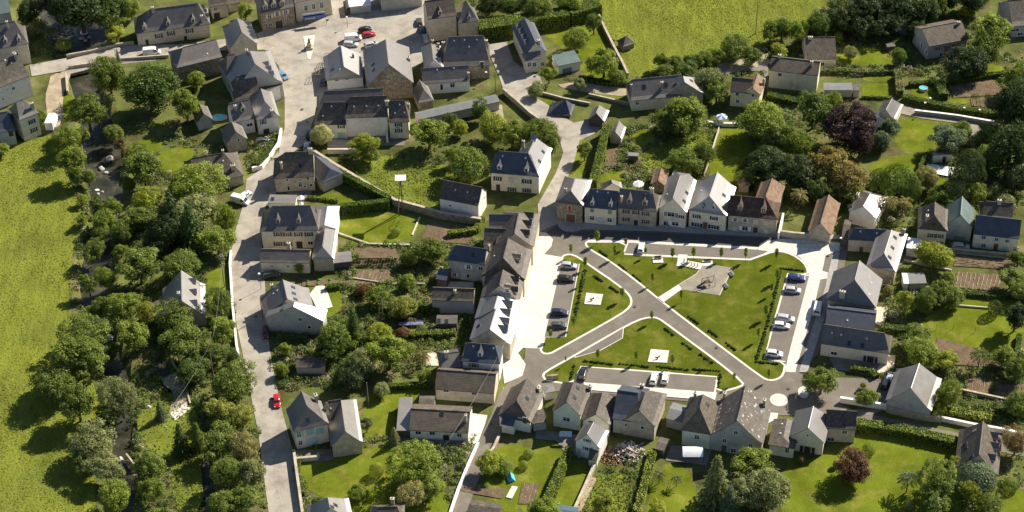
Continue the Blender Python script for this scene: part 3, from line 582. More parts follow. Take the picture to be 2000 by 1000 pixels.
H('tiny brown hut beside the shaded lawn of the chalet', [bl(1733,92,1749,90,1730,82,1746,80,1.6,12,'D','w')], name='hut', cat='hut')
H('building with dark shaded front closing the top of the square', [bl(742,-4,824,-14,745,-40,815,-50,5,40,'G','s')])
H('dark low store squeezed between the rust-tiled barn and the white-sloped house', [bl(1643,463,1657,465,1653,415,1667,415,3,18,'D','w')], name='store', cat='store')
print('items', n_items)
# ---------------- ground ----------------
def W2(pts, z=0.0): return [tuple(P(x, y, z)[:2]) for x, y in pts]
def chaikin(p, n=1, closed=True):
    for _ in range(n):
        q = []; N = len(p)
        for i in range(N if closed else N-1):
            a, b = p[i], p[(i+1)%N]
            q += [(a[0]*.75+b[0]*.25, a[1]*.75+b[1]*.25), (a[0]*.25+b[0]*.75, a[1]*.25+b[1]*.75)]
        if not closed: q = [p[0]] + q + [p[-1]]
        p = q
    return p
def inpoly(X, Y, poly):
    inside = np.zeros(X.shape, bool); n = len(poly)
    for i in range(n):
        x1, y1 = poly[i]; x2, y2 = poly[(i+1)%n]
        c = ((y1 > Y) != (y2 > Y)) & (X < (x2-x1)*(Y-y1)/((y2-y1) if abs(y2-y1) > 1e-9 else 1e-9)+x1)
        inside ^= c
    return inside
def distpoly(X, Y, poly):
    D = np.full(X.shape, 1e9); n = len(poly)
    for i in range(n):
        x1, y1 = poly[i]; x2, y2 = poly[(i+1)%n]; dx, dy = x2-x1, y2-y1; l2 = dx*dx+dy*dy+1e-9
        t = np.clip(((X-x1)*dx+(Y-y1)*dy)/l2, 0, 1)
        D = np.minimum(D, np.hypot(X-(x1+t*dx), Y-(y1+t*dy)))
    return D
river_px = [(60,-60),(235,-60),(236,10),(212,55),(206,85),(200,110),(190,135),(188,165),(205,205),(228,250),(238,300),(240,350),(235,400),(215,430),(222,480),(215,520),(210,580),(222,640),(235,700),(262,750),(262,800),(250,860),(262,920),(262,1060),(205,1060),(205,900),(222,830),(225,780),(205,730),(188,690),(178,650),(160,600),(152,540),(165,480),(182,430),(178,390),(168,350),(160,300),(158,250),(150,205),(138,165),(128,135),(110,100),(80,50)]
canal_px = [(292,695),(312,690),(333,715),(352,760),(378,800),(400,850),(420,930),(424,1060),(392,1060),(392,930),(384,870),(368,828),(335,785),(312,735)]
river_w = chaikin(W2(river_px), 2); canal_w = chaikin(W2(canal_px), 2)
nx, ny = 290, 260
xs = np.linspace(-215, 225, nx); ys = np.linspace(-165, 245, ny)
XX, YY = np.meshgrid(xs, ys)
def depth(poly, dmax, bank):
    ins = inpoly(XX, YY, poly); D = distpoly(XX, YY, poly); sd_ = np.where(ins, D, -D)
    t = np.clip((sd_+bank)/(2*bank), 0, 1); return dmax*t*t*(3-2*t)
ZZ = -np.maximum(depth(river_w, 2.6, 1.8), depth(canal_w, 2.6, .8))
rng = np.random.default_rng(3)
me = bpy.data.meshes.new('ground')
vv = np.stack([XX.ravel(), YY.ravel(), ZZ.ravel()], 1)
idx = np.arange(nx*ny).reshape(ny, nx)
ff = np.stack([idx[:-1,:-1].ravel(), idx[:-1,1:].ravel(), idx[1:,1:].ravel(), idx[1:,:-1].ravel()], 1).tolist()
base = len(vv); vv = vv.tolist()
BX0, BX1, BY0, BY1 = xs[0], xs[-1], ys[0], ys[-1]; F = 1800
vv += [(-F,-F,0),(F,-F,0),(F,F,0),(-F,F,0)]
c = [idx[0,0], idx[0,-1], idx[-1,-1], idx[-1,0]]
rim = [list(idx[0,:]), list(idx[:,-1]), list(idx[-1,::-1]), list(idx[::-1,0])]
for k in range(4):
    ff.append([base+k, base+(k+1)%4] + [int(i) for i in reversed(rim[k])])
me.from_pydata(vv, [], ff)
g_ground = mat('garden_ground', (.095,.108,.028), 1, .1, .38, .12, blot=((.13,.115,.05), .16, .50, .66), fine=.3, bump=.5, bscale=1.2)
me.materials.append(g_ground); go = new_obj('ground', me); tag(go, kind='structure')
fk = [0]
def flat(name, polyw, z, m, kind='structure'):
    fk[0] += 1
    if kind == 'structure' and 'water' not in name: z = (.015 if 'lawn' in name or 'meadow' in name or 'rough' in name else z+.05) + .0006*fk[0]
    b = MB(); p = polyw if area2(polyw) > 0 else polyw[::-1]
    b.face([(x, y, z) for x, y in p]); o = b.build(name, m); tag(o, kind=kind); return o
EXCL = []  # pixel polygons where no ground cover grows
def sheet(name, px, z, m, smooth=0, excl=True, kind='structure'):
    if excl: EXCL.append(W2(px))
    w_ = W2(px)
    if smooth: w_ = chaikin(w_, smooth)
    return flat(name, w_, z, m, kind)
water = mat('river_water', (.034,.034,.022), .2, .25, .3, .25, blot=((.085,.075,.048), .22, .48, .66), bump=.35, bscale=2.2)
flat('water', [tuple(p) for p in [(river_w[i][0], river_w[i][1]) for i in range(len(river_w))]], -1.35, water)
flat('canal_water', canal_w, -1.2, water)
meadow_m = mat('meadow_grass', (.172,.190,.028), 1, 0, .16, .35, stretch=(.5,.22), blot=((.12,.14,.028), .05, .42, .75), fine=.24, bump=.9, bscale=1.6)
lawn_m = mat('lawn_grass', (.118,.146,.014), 1, 0, .22, .12, blot=((.20,.19,.04), .25, .50, .72), fine=.24, bump=.25, bscale=3)
lawn2_m = mat('park_lawn', (.080,.100,.010), 1, 0, .15, .1, blot=((.15,.145,.030), .22, .48, .7), fine=.2, bump=.25, bscale=3)
rough_m = mat('rough_grass', (.155,.18,.026), 1, 0, .3, .15, blot=((.10,.12,.03), .3, .45, .7), fine=.35, bump=.6, bscale=1.5)
street_m = mat('worn_asphalt', (.35,.315,.26), .95, .2, .10, .12, blot=((.25,.22,.18), .25, .46, .66), fine=.13)
asph_m = mat('dark_asphalt', (.160,.139,.111), .9, .25, .10, .12, blot=((.20,.175,.14), .3, .5, .7), fine=.11)
bay_m = mat('parking_asphalt', (.165,.145,.12), .9, .25, .10, .2, fine=.08)
white_m = mat('pale_concrete_paving', (.62,.58,.51), .9, .2, .07, .3, fine=.05, rows=(1.6,.07,1.6), posrows=True, blot=((.50,.46,.40), .3, .6, .8))
kerb_m = mat('kerb_stone', (.62,.58,.50), .9, .2, .06, .8)
cobble_m = mat('cobble_strip', (.33,.32,.29), .9, .2, .14, 1.2, fine=.12)
gravel_m = mat('gravel', (.27,.24,.185), .95, .1, .12, .5, fine=.2, bump=.3, bscale=6)
path_m = mat('earth_path', (.34,.28,.19), 1, .1, .2, .4, fine=.15)
soil_m = mat('tilled_soil', (.145,.105,.066), 1, .05, .2, .5, fine=.25, bump=.5, bscale=2)
patio_m = mat('patio_slabs', (.55,.47,.37), .9, .2, .12, .5, fine=.1)
yard_m = mat('yard_paving', (.20,.18,.15), .95, .1, .15, .4, fine=.1)  # yard surface, darker than the patio slabs
# meadows and lawns
def lawn(px, m=lawn_m, smooth=1, z=.03, name='lawn'): return sheet(name, px, z, m, smooth, excl=True)
lawn([(-160,300),(0,285),(60,272),(110,262),(128,275),(118,320),(140,360),(160,400),(152,450),(140,500),(132,560),(140,620),(160,670),(170,720),(190,770),(205,830),(190,880),(185,930),(190,1060),(-260,1060)], meadow_m, 1, name='meadow')
lawn([(1175,-60),(1720,-60),(1690,0),(1640,25),(1560,60),(1480,95),(1390,115),(1290,130),(1262,150),(1228,150),(1205,90),(1170,30)], meadow_m, 1, name='meadow')
lawn([(1055,60),(1080,35),(1140,30),(1165,40),(1200,100),(1218,148),(1190,170),(1140,165),(1135,100),(1095,95)], lawn_m, name='lawn')
for L in [
    [(655,425),(700,417),(765,415),(828,425),(800,475),(664,477)], [(620,380),(668,375),(720,395),(640,398)],
    [(400,520),(442,522),(446,600),(412,600)], [(590,640),(632,566),(665,565),(672,600),(640,625)],
    [(205,20),(236,-10),(262,-5),(258,30),(236,60),(215,60)], [(110,180),(150,190),(160,230),(125,240),(112,215)],
    [(255,320),(360,280),(385,300),(345,340),(300,330)], [(245,285),(300,265),(330,290),(270,310)],
    [(1400,245),(1455,250),(1470,290),(1440,330),(1460,360),(1425,362),(1378,340)], [(1232,258),(1275,250),(1285,275),(1240,290)],
    [(1177,335),(1218,335),(1215,360),(1170,360)], [(1640,95),(1700,88),(1745,110),(1740,128),(1645,128)], [(1685,145),(1740,147),(1745,160),(1685,160)], [(1683,163),(1748,163),(1745,190),(1685,190)],
    [(1750,235),(1800,228),(1865,232),(1870,245),(1830,262),(1835,290),(1800,300),(1745,290)], [(1735,305),(1800,298),(1796,345),(1700,335),(1695,325)], [(1810,345),(1855,350),(1845,390),(1815,378)],
    [(1800,620),(1870,575),(1940,585),(2000,590),(2000,680),(1950,690),(1800,680)], [(1930,120),(1980,140),(1945,150),(1920,145)], [(1900,350),(1960,370),(1950,390),(1910,395)],
    [(1780,160),(1830,165),(1830,195),(1780,190)], [(1860,190),(1900,195),(1890,205),(1850,200)],
    [(1670,850),(1700,842),(1870,875),(1875,905),(1880,1060),(1530,1060),(1520,900),(1610,895)], [(1645,755),(1700,760),(1700,785),(1640,778)],
    [(975,870),(1020,868),(1040,880),(1020,1000),(975,1000),(940,920)], [(1040,865),(1115,870),(1100,930),(1070,1000),(1010,1005),(1022,940)], [(1095,910),(1160,905),(1120,1000),(1075,975)],
    [(1285,905),(1340,910),(1365,960),(1345,1060),(1245,1060)], [(580,900),(630,885),(780,870),(870,940),(880,1060),(600,970)], [(720,770),(800,750),(830,760),(770,850),(700,860),(712,800)], [(1900,955),(2010,945),(2010,1060),(1900,1060)],
    [(800,470),(850,440),(930,440),(925,480),(850,490)][:0] or [(1055,195),(1100,185),(1115,195),(1085,225),(1068,225)], [(1075,228),(1112,222),(1120,230),(1085,232)]]:
    lawn(L)
for L in [[(690,310),(760,300),(860,330),(930,300),(945,350),(870,370),(850,430),(790,405),(700,350)], [(260,830),(290,790),(340,760),(380,790),(400,860),(395,920),(300,890)], [(1130,960),(1160,930),(1220,920),(1235,960),(1210,1060),(1130,1060)], [(330,870),(390,885),(400,1000),(340,1000)],
          [(1105,250),(1140,260),(1150,330),(1130,360),(1100,350),(1110,300)], [(1230,175),(1290,170),(1230,195),(1150,190),(1155,182)], [(1150,180),(1230,182),(1230,200),(1160,195)], [(1240,300),(1380,250),(1395,300),(1330,350),(1260,330)]]:
    lawn(L, rough_m, name='rough_grass')
# roads
sheet('street', [(500,66),(560,45),(650,30),(640,-40),(860,-40),(840,110),(800,140),(720,200),(625,200),(610,240),(597,280),(570,300),(548,345),(535,390),(520,400),(512,450),(512,500),(518,560),(520,640),(530,700),(550,800),(572,880),(600,1060),(532,1060),(505,850),(480,720),(463,640),(453,560),(450,500),(460,450),(475,400),(482,350),(520,325),(545,290),(556,250),(556,190),(545,130),(515,95)], .035, street_m)
sheet('lane', [(950,88),(990,82),(1003,120),(1030,140),(1055,150),(1062,172),(1045,190),(1070,205),(1100,228),(1120,240),(1165,232),(1185,240),(1160,262),(1132,275),(1118,330),(1106,350),(1092,385),(1092,440),(1055,455),(1050,400),(1085,340),(1100,300),(1090,262),(1060,240),(1020,205),(985,182),(975,150),(962,120)], .04, street_m)
sheet('track', [(1120,160),(1232,172),(1232,190),(1150,182),(1080,168)], .036, path_m, 1)
sheet('track', [(100,145),(140,140),(132,165),(122,190),(125,240),(90,262),(92,220),(88,190),(95,165)], .036, path_m, 1)
sheet('footpath', [(310,745),(345,725),(420,690),(428,700),(360,735),(370,800),(340,820),(330,800),(345,770)], .036, path_m, 1, excl=False)
# asphalt bed of the green and its streets
sheet('road', [(1056,452),(1092,436),(1160,450),(1300,454),(1500,463),(1660,472),(1640,560),(1600,690),(1560,728),(1585,742),(1640,738),(1740,742),(1745,800),(1640,790),(1680,806),(1880,848),(2060,886),(2060,905),(1880,868),(1680,824),(1600,812),(1500,812),(1400,790),(1130,765),(1060,765),(1005,800),(978,850),(950,900),(925,960),(905,1060),(862,1060),(895,950),(925,880),(955,820),(975,770),(1000,740),(1025,700),(1030,600),(1050,520)], .045, asph_m)
sheet('street', [(1092,440),(1100,452),(1120,456),(1140,451),(1300,456),(1500,466),(1560,470),(1478,486),(1340,477),(1228,471),(1148,467),(1062,458),(1088,440)], .047, mat('darkest_asphalt', (.085,.08,.075), .9, .25, .08, .2, fine=.06))  # street sheet in a darker asphalt than the plaza roads
sheet('pavement', [(1086,432),(1092,446),(1103,453),(1118,454),(1140,449),(1300,454),(1560,467),(1640,469),(1640,460),(1560,456),(1380,446),(1150,436),(1100,428)], .16, cobble_m)
sheet('pavement', [(1560,728),(1577,728),(1630,560),(1640,490),(1650,480),(1625,500),(1612,560)], .14, cobble_m)
sheet('promenade', [(1046,452),(1068,456),(1080,468),(1077,482),(1063,497),(1096,503),(1095,512),(1063,665),(1060,682),(1022,680),(1012,690),(1027,712),(1020,735),(985,750),(980,700),(1000,640),(1020,560),(1030,500)], .07, white_m)
sheet('promenade', [(1478,486),(1500,471),(1530,467),(1563,468),(1640,475),(1642,488),(1612,500),(1606,530),(1628,536),(1626,543),(1602,547),(1590,600),(1572,660),(1553,728),(1534,727),(1537,706),(1580,540),(1577,520),(1562,503),(1535,492),(1512,490),(1490,496)], .075, white_m)  # east edge shaped as sun and house shadow; the white spur is painted sunlight
sheet('pavement', [(1228,470),(1340,476),(1480,484),(1478,489),(1340,482),(1228,476)], .10, white_m)
sheet('pavement', [(1148,470),(1228,470),(1227,475),(1148,475)], .10, white_m)
sheet('pavement', [(1315,476),(1325,476),(1322,500),(1312,500)], .10, white_m)
def kerb(pts, wd=.55, z=.17, closed=True, name='kerb', m=kerb_m):
    p = [Vector((x, y)) for x, y in pts]; n = len(p); L_, R2 = [], []
    for i in range(n):
        a = p[i-1] if (i > 0 or closed) else p[i]; c = p[(i+1)%n] if (i < n-1 or closed) else p[i]
        d = (c-a).normalized(); nn = Vector((-d.y, d.x))
        L_.append(p[i]+nn*wd/2); R2.append(p[i]-nn*wd/2)
    b = MB()
    for i in range(n if closed else n-1):
        j = (i+1)%n; q = [L_[i], R2[i], R2[j], L_[j]]
        b.face([(v.x, v.y, z) for v in q])
        b.face([(L_[j].x,L_[j].y,z),(L_[j].x,L_[j].y,0),(L_[i].x,L_[i].y,0),(L_[i].x,L_[i].y,z)])
        b.face([(R2[i].x,R2[i].y,z),(R2[i].x,R2[i].y,0),(R2[j].x,R2[j].y,0),(R2[j].x,R2[j].y,z)])
    return tag(b.build(name, m), kind='structure')
I1 = [(1097,507),(1100,500),(1112,497),(1128,502),(1160,525),(1200,552),(1225,572),(1234,586),(1231,600),(1212,615),(1150,650),(1090,683),(1074,692),(1060,691),(1055,682),(1062,668)]
I2 = [(1143,478),(1147,472),(1158,470),(1225,474),(1218,498),(1325,503),(1465,508),(1512,491),(1535,493),(1560,505),(1575,520),(1579,538),(1539,534),(1492,703),(1534,708),(1530,733),(1518,742),(1502,744),(1488,738),(1400,672),(1300,596),(1240,547),(1190,510),(1152,488)]
I3 = [(1270,620),(1285,622),(1300,632),(1340,662),(1400,706),(1452,748),(1448,756),(1400,768),(1400,737),(1134,716),(1120,752),(1066,744),(1060,735),(1065,727),(1110,702),(1200,650),(1245,626)]
for I in (I1, I2, I3):
    w_ = W2(I); EXCL.append(w_); w2 = chaikin(w_, 1)
    b = MB(); b.prism(w2, 0, .13); tag(b.build('lawn', lawn2_m), kind='structure'); kerb(w2)
def bay(px, open_side=None):
    w_ = W2(px); flat('parking_bay', w_, .16, bay_m)
    if open_side is None: kerb(w_, .35, .2)
    else:
        q = w_[open_side+1:] + w_[:open_side+1]; kerb(q, .4, .2, closed=False)
bay([(1096,520),(1131,516),(1104,659),(1064,659)], 3)
bay([(1122,699),(1172,685),(1215,661),(1217,642)], 3)
flat('parking_bay', W2([(1228,475),(1480,489),(1500,492),(1465,506),(1325,500),(1220,496)]), .15, bay_m)
kerb(W2([(1228,474),(1220,497),(1325,502),(1465,508),(1512,491)]), .7, .2, closed=False)
flat('parking_bay', W2([(1541,536),(1580,541),(1537,706),(1494,702)]), .16, bay_m); kerb(W2([(1580,539),(1539,535),(1493,702),(1534,707)]), .45, .2, closed=False)
flat('parking_bay', W2([(1136,718),(1398,738),(1394,769),(1124,746)]), .15, bay_m); kerb(W2([(1122,752),(1134,717),(1400,737),(1396,768)]), .45, .2, closed=False)
sheet('pavement', [(1140,748),(1400,768),(1396,784),(1300,776),(1140,762)], .17, white_m)
flat('playground', W2([(1374,517),(1430,525),(1405,577),(1331,565),(1325,558),(1361,536)]), .17, gravel_m); kerb(W2([(1374,517),(1430,525),(1405,577),(1331,565),(1325,558),(1361,536)]), .35, .21)
flat('pavement', W2([(1284,583),(1296,592),(1332,566),(1325,557)]), .18, white_m)
flat('pavement', W2([(1325,498),(1343,499),(1341,510),(1373,516),(1368,527),(1360,527),(1336,521),(1321,521)]), .185, white_m)
flat('paved_pad', W2([(1145,573),(1178,576),(1173,597),(1141,595)]), .17, white_m); flat('paved_pad', W2([(1271,683),(1307,686),(1303,710),(1265,708)]), .17, white_m)
for nm, cx, cy, r in (('paved_disc',1521,782,2.1),):
    c_ = P(cx, cy); flat(nm, [(c_.x+r*math.cos(t), c_.y+r*math.sin(t)) for t in np.linspace(0, 2*math.pi, 28)[:-1]], .09, white_m)
flat('paved_island', chaikin(W2([(1560,758),(1572,755),(1580,765),(1578,778),(1566,780),(1557,770)]), 2), .15, white_m)
flat('pavement', W2([(922,808),(952,812),(948,828),(935,862),(926,868),(910,862),(918,835)]), .08, white_m)
flat('pavement', W2([(1500,806),(1520,808),(1518,818),(1500,828)]), .08, white_m)
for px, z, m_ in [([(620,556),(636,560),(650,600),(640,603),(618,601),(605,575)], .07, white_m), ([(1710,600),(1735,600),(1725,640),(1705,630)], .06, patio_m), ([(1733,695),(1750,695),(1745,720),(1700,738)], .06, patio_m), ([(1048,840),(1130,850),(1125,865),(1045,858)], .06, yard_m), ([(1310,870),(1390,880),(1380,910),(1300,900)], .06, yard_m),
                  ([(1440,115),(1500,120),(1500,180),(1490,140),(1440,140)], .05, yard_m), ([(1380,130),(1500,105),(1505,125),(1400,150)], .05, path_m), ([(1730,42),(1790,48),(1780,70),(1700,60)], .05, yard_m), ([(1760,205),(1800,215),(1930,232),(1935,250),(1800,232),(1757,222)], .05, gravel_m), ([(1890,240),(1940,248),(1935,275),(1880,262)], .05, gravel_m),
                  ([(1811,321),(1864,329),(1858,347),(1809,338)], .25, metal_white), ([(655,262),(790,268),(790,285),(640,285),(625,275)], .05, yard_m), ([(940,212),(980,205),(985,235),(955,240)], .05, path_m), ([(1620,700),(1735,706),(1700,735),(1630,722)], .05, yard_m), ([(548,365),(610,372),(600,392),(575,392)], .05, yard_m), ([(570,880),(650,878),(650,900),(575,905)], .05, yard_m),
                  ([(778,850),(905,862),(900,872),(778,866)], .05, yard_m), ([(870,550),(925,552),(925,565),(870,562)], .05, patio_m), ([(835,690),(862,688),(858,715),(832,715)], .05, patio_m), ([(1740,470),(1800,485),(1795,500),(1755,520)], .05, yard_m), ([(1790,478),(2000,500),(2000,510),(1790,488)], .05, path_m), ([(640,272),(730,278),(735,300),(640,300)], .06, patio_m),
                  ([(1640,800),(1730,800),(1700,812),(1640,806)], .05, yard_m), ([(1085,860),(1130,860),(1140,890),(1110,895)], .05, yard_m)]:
    sheet('paving', px, z, m_)
# white lines and worn repairs on the streets
line_m = mat('road_paint', (.62,.60,.54), .8, .3, .1)
patch_m = mat('asphalt_patch', (.20,.175,.14), .95, .2, .1)
def strip(px, wd, z, m_, name='road_marking'):
    w_ = W2(px); b = MB()
    for a, c in zip(w_, w_[1:]):
        a = Vector(a); c = Vector(c); d = (c-a).normalized(); nn = Vector((-d.y, d.x))*wd/2
        b.face([(v.x, v.y, z) for v in (a-nn, c-nn, c+nn, a+nn)])
    return tag(b.build(name, m_), kind='structure')
for px, wd in [([(604,118),(601,180)], .25), ([(622,205),(606,245)], .2), ([(566,185),(562,215)], .2), ([(590,70),(600,116)], .2), ([(615,70),(605,116)], .2), ([(590,70),(615,70)], .2), ([(552,870),(568,950)], .12), ([(553,935),(570,930)], .12), ([(556,950),(573,945)], .12), ([(560,968),(577,962)], .12), ([(983,758),(996,764)], .3)]:
    strip(px, wd, .05, line_m)
for px, wd in [([(455,608),(512,590)], .8), ([(470,690),(520,705)], .25), ([(500,270),(545,275)][:0] or [(545,268),(600,272)], .3), ([(700,30),(760,60),(790,55)], 1.2), ([(640,120),(700,100)], .8), ([(500,520),(508,640)], .3), ([(470,520),(480,620)], .15), ([(730,10),(735,40)], 1.5), ([(560,100),(590,160)], .4),([(1150,490),(1230,548),(1330,625),(1490,742)],.12),([(1080,700),(1160,660),(1250,610)],.12),([(1300,462),(1500,473)],.14),([(930,905),(960,845)],.2),([(1100,300),(1108,330)],.9),([(1040,215),(1075,240)],.5),([(1590,760),(1660,765)],.25),([(1520,755),(1560,750)],.7),([(1700,822),(1780,838)],.3),([(640,60),(700,45),(790,40)],.2),([(560,210),(600,230)],.25),([(475,450),(495,450)],.5),([(475,560),(500,565)],.25),([(540,840),(560,838)],.5)]:
    strip(px, wd, .042, patch_m, 'road_patch')
for x, y in [(500,620),(486,548),(530,780),(590,215),(600,320-80),(650,110),(760,110),(1090,420),(1115,480),(1240,600),(1400,680),(1540,760),(960,830),(1180,460),(1420,470),(640,40),(545,330),(1045,150)]:
    c_ = P(x, y); flat('manhole_cover', [(c_.x+.42*math.cos(t), c_.y+.42*math.sin(t)) for t in np.linspace(0, 2*math.pi, 11)[:-1]], .16, metal_dark)
# vegetable beds with rows
def beds(px, n, m_=soil_m, rowm=None, hgt=.18, along=0, planks=False):
    w_ = W2(px); EXCL.append(w_); flat('vegetable_bed', w_, .06, m_)
    if n:
        a, b_, c_, d_ = [Vector(q) for q in w_]
        if along: a, b_, c_, d_ = b_, c_, d_, a
        mb = MB()
        for i in range(n):
            t = (i+.5)/n; p = a.lerp(b_, t); q = d_.lerp(c_, t); dr = (q-p).normalized(); nn = Vector((-dr.y, dr.x))*((a-b_).length/n*.27)
            if planks:
                mb.face([(v.x, v.y, .15) for v in (p-nn*.8, q-nn*.8, q+nn*.8, p+nn*.8)]); continue
            k = max(3, int((q-p).length/.7))
            for j in range(k):
                u, v = p.lerp(q, j/k), p.lerp(q, (j+.85)/k); hh_ = hgt*random.uniform(.6, 1.4)
                mb.face([(u-nn).to_3d()[:2]+(.05,), (v-nn).to_3d()[:2]+(.05,), (v.x, v.y, hh_), (u.x, u.y, hh_)])
                mb.face([(u.x, u.y, hh_), (v.x, v.y, hh_), (v+nn).to_3d()[:2]+(.05,), (u+nn).to_3d()[:2]+(.05,)])
        tag(mb.build('vegetable_row', rowm or m_), kind='stuff')
row_green = mat('crop_rows', (.10,.13,.03), 1, .1, .3, 1)
row_pale = mat('straw_rows', (.30,.24,.16), 1, .1, .2, 1)
beds([(838,432),(938,445),(918,478),(822,470)], 7)
beds([(690,484),(772,484),(778,505),(700,505)], 10, soil_m, row_pale, planks=True)
beds([(690,506),(775,508),(770,524),(685,524)], 6, soil_m, row_green, .5, 1)
beds([(700,530),(765,528),(758,554),(688,556)], 9, soil_m, row_pale, .2)
beds([(590,545),(700,548),(695,556),(590,560)], 5, soil_m, row_green, .4)
beds([(1850,158),(1935,152),(1962,185),(1862,192)], 14, soil_m, row_pale, .2)
beds([(1895,192),(1962,188),(1960,212),(1898,208)], 9, soil_m, row_green, .3)
beds([(1865,500),(1990,512),(1985,528),(1862,520)], 6, soil_m, row_pale, .25, 1)
beds([(1868,532),(1960,538),(1950,570),(1862,562)], 11, soil_m, row_pale, .3)
beds([(1890,735),(1935,742),(1930,775),(1885,768)], 6, soil_m, row_pale, .25)
beds([(1945,745),(2000,750),(2000,780),(1940,775)], 6, soil_m, row_green, .3)
beds([(1185,290),(1207,290),(1205,325),(1180,325)], 4)
beds([(1020,945),(1055,945),(1042,985),(1012,985)], 4, soil_m, row_pale, .2)
beds([(880,955),(990,955),(980,975),(925,965)], 0)
beds([(1150,932),(1166,935),(1135,1000),(1122,1000)], 0, path_m)
beds([(1830,660),(1900,680),(1960,720),(1820,710)], 0)
# ---------------- foliage ----------------
def leaf_material():
    mt = bpy.data.materials.new('foliage'); mt.use_nodes = True; n = mt.node_tree.nodes; l = mt.node_tree.links
    n.remove(n['Principled BSDF']); out = n['Material Output']
    oi = n.new('ShaderNodeObjectInfo'); g = n.new('ShaderNodeNewGeometry')
    at = n.new('ShaderNodeAttribute'); at.attribute_name = 'shade'
    nz = n.new('ShaderNodeTexNoise'); nz.inputs['Scale'].default_value = .55; nz.inputs['Detail'].default_value = 3; l.new(g.outputs['Position'], nz.inputs['Vector'])
    mr = n.new('ShaderNodeMapRange'); mr.inputs[1].default_value = .3; mr.inputs[2].default_value = .7; mr.inputs[3].default_value = .72; mr.inputs[4].default_value = 1.28; l.new(nz.outputs[0], mr.inputs[0])
    mu = n.new('ShaderNodeMath'); mu.operation = 'MULTIPLY'; l.new(mr.outputs[0], mu.inputs[0]); l.new(at.outputs['Fac'], mu.inputs[1])
    hs = n.new('ShaderNodeHueSaturation'); l.new(oi.outputs['Color'], hs.inputs['Color']); l.new(mu.outputs[0], hs.inputs['Value'])
    m2 = n.new('ShaderNodeMapRange'); m2.inputs[3].default_value = .485; m2.inputs[4].default_value = .515; l.new(at.outputs['Fac'], m2.inputs[0]); l.new(m2.outputs[0], hs.inputs['Hue'])
    df = n.new('ShaderNodeBsdfDiffuse'); tr = n.new('ShaderNodeBsdfTranslucent'); gl = n.new('ShaderNodeBsdfGlossy'); gl.inputs['Roughness'].default_value = .45
    l.new(hs.outputs[0], df.inputs[0]); l.new(hs.outputs[0], tr.inputs[0])
    a = n.new('ShaderNodeMixShader'); a.inputs[0].default_value = .5; l.new(df.outputs[0], a.inputs[1]); l.new(tr.outputs[0], a.inputs[2])
    b = n.new('ShaderNodeMixShader'); b.inputs[0].default_value = .012; l.new(a.outputs[0], b.inputs[1]); l.new(gl.outputs[0], b.inputs[2]); l.new(b.outputs[0], out.inputs[0])
    return mt
LEAF = leaf_material(); bark = mat('bark', (.12,.09,.06), .95, .1, .25, 2)
def quads_mesh(name, C, N, size, rg, aspect=.75, shade=None):
    """many leaf-sized faces: centres C, normals N"""
    n = len(C); N = N/np.linalg.norm(N, axis=1)[:,None]
    T = rg.normal(size=(n,3)); T -= (T*N).sum(1)[:,None]*N; T /= np.linalg.norm(T, axis=1)[:,None]; B = np.cross(N, T)
    s = (size*rg.uniform(.6, 1.35, n))[:,None] if np.isscalar(size) else (size*rg.uniform(.7,1.3,n))[:,None]
    V = np.stack([C-T*s-B*s*aspect*.6, C+T*s*.5-B*s*aspect, C+T*s+B*s*aspect*.5, C-T*s*.4+B*s*aspect], 1).reshape(-1,3)
    me = bpy.data.meshes.new(name); me.vertices.add(4*n); me.vertices.foreach_set('co', V.ravel()); me.loops.add(4*n); me.polygons.add(n)
    me.loops.foreach_set('vertex_index', np.arange(4*n)); me.polygons.foreach_set('loop_start', np.arange(n)*4)
    try: me.polygons.foreach_set('loop_total', np.full(n, 4))
    except Exception: pass
    me.update(calc_edges=True); me.materials.append(LEAF)
    at = me.attributes.new('shade', 'FLOAT', 'FACE'); sh = rg.uniform(.6, 1.4, n) if shade is None else shade*rg.uniform(.75, 1.25, n); at.data.foreach_set('value', sh.astype(np.float32))
    return me
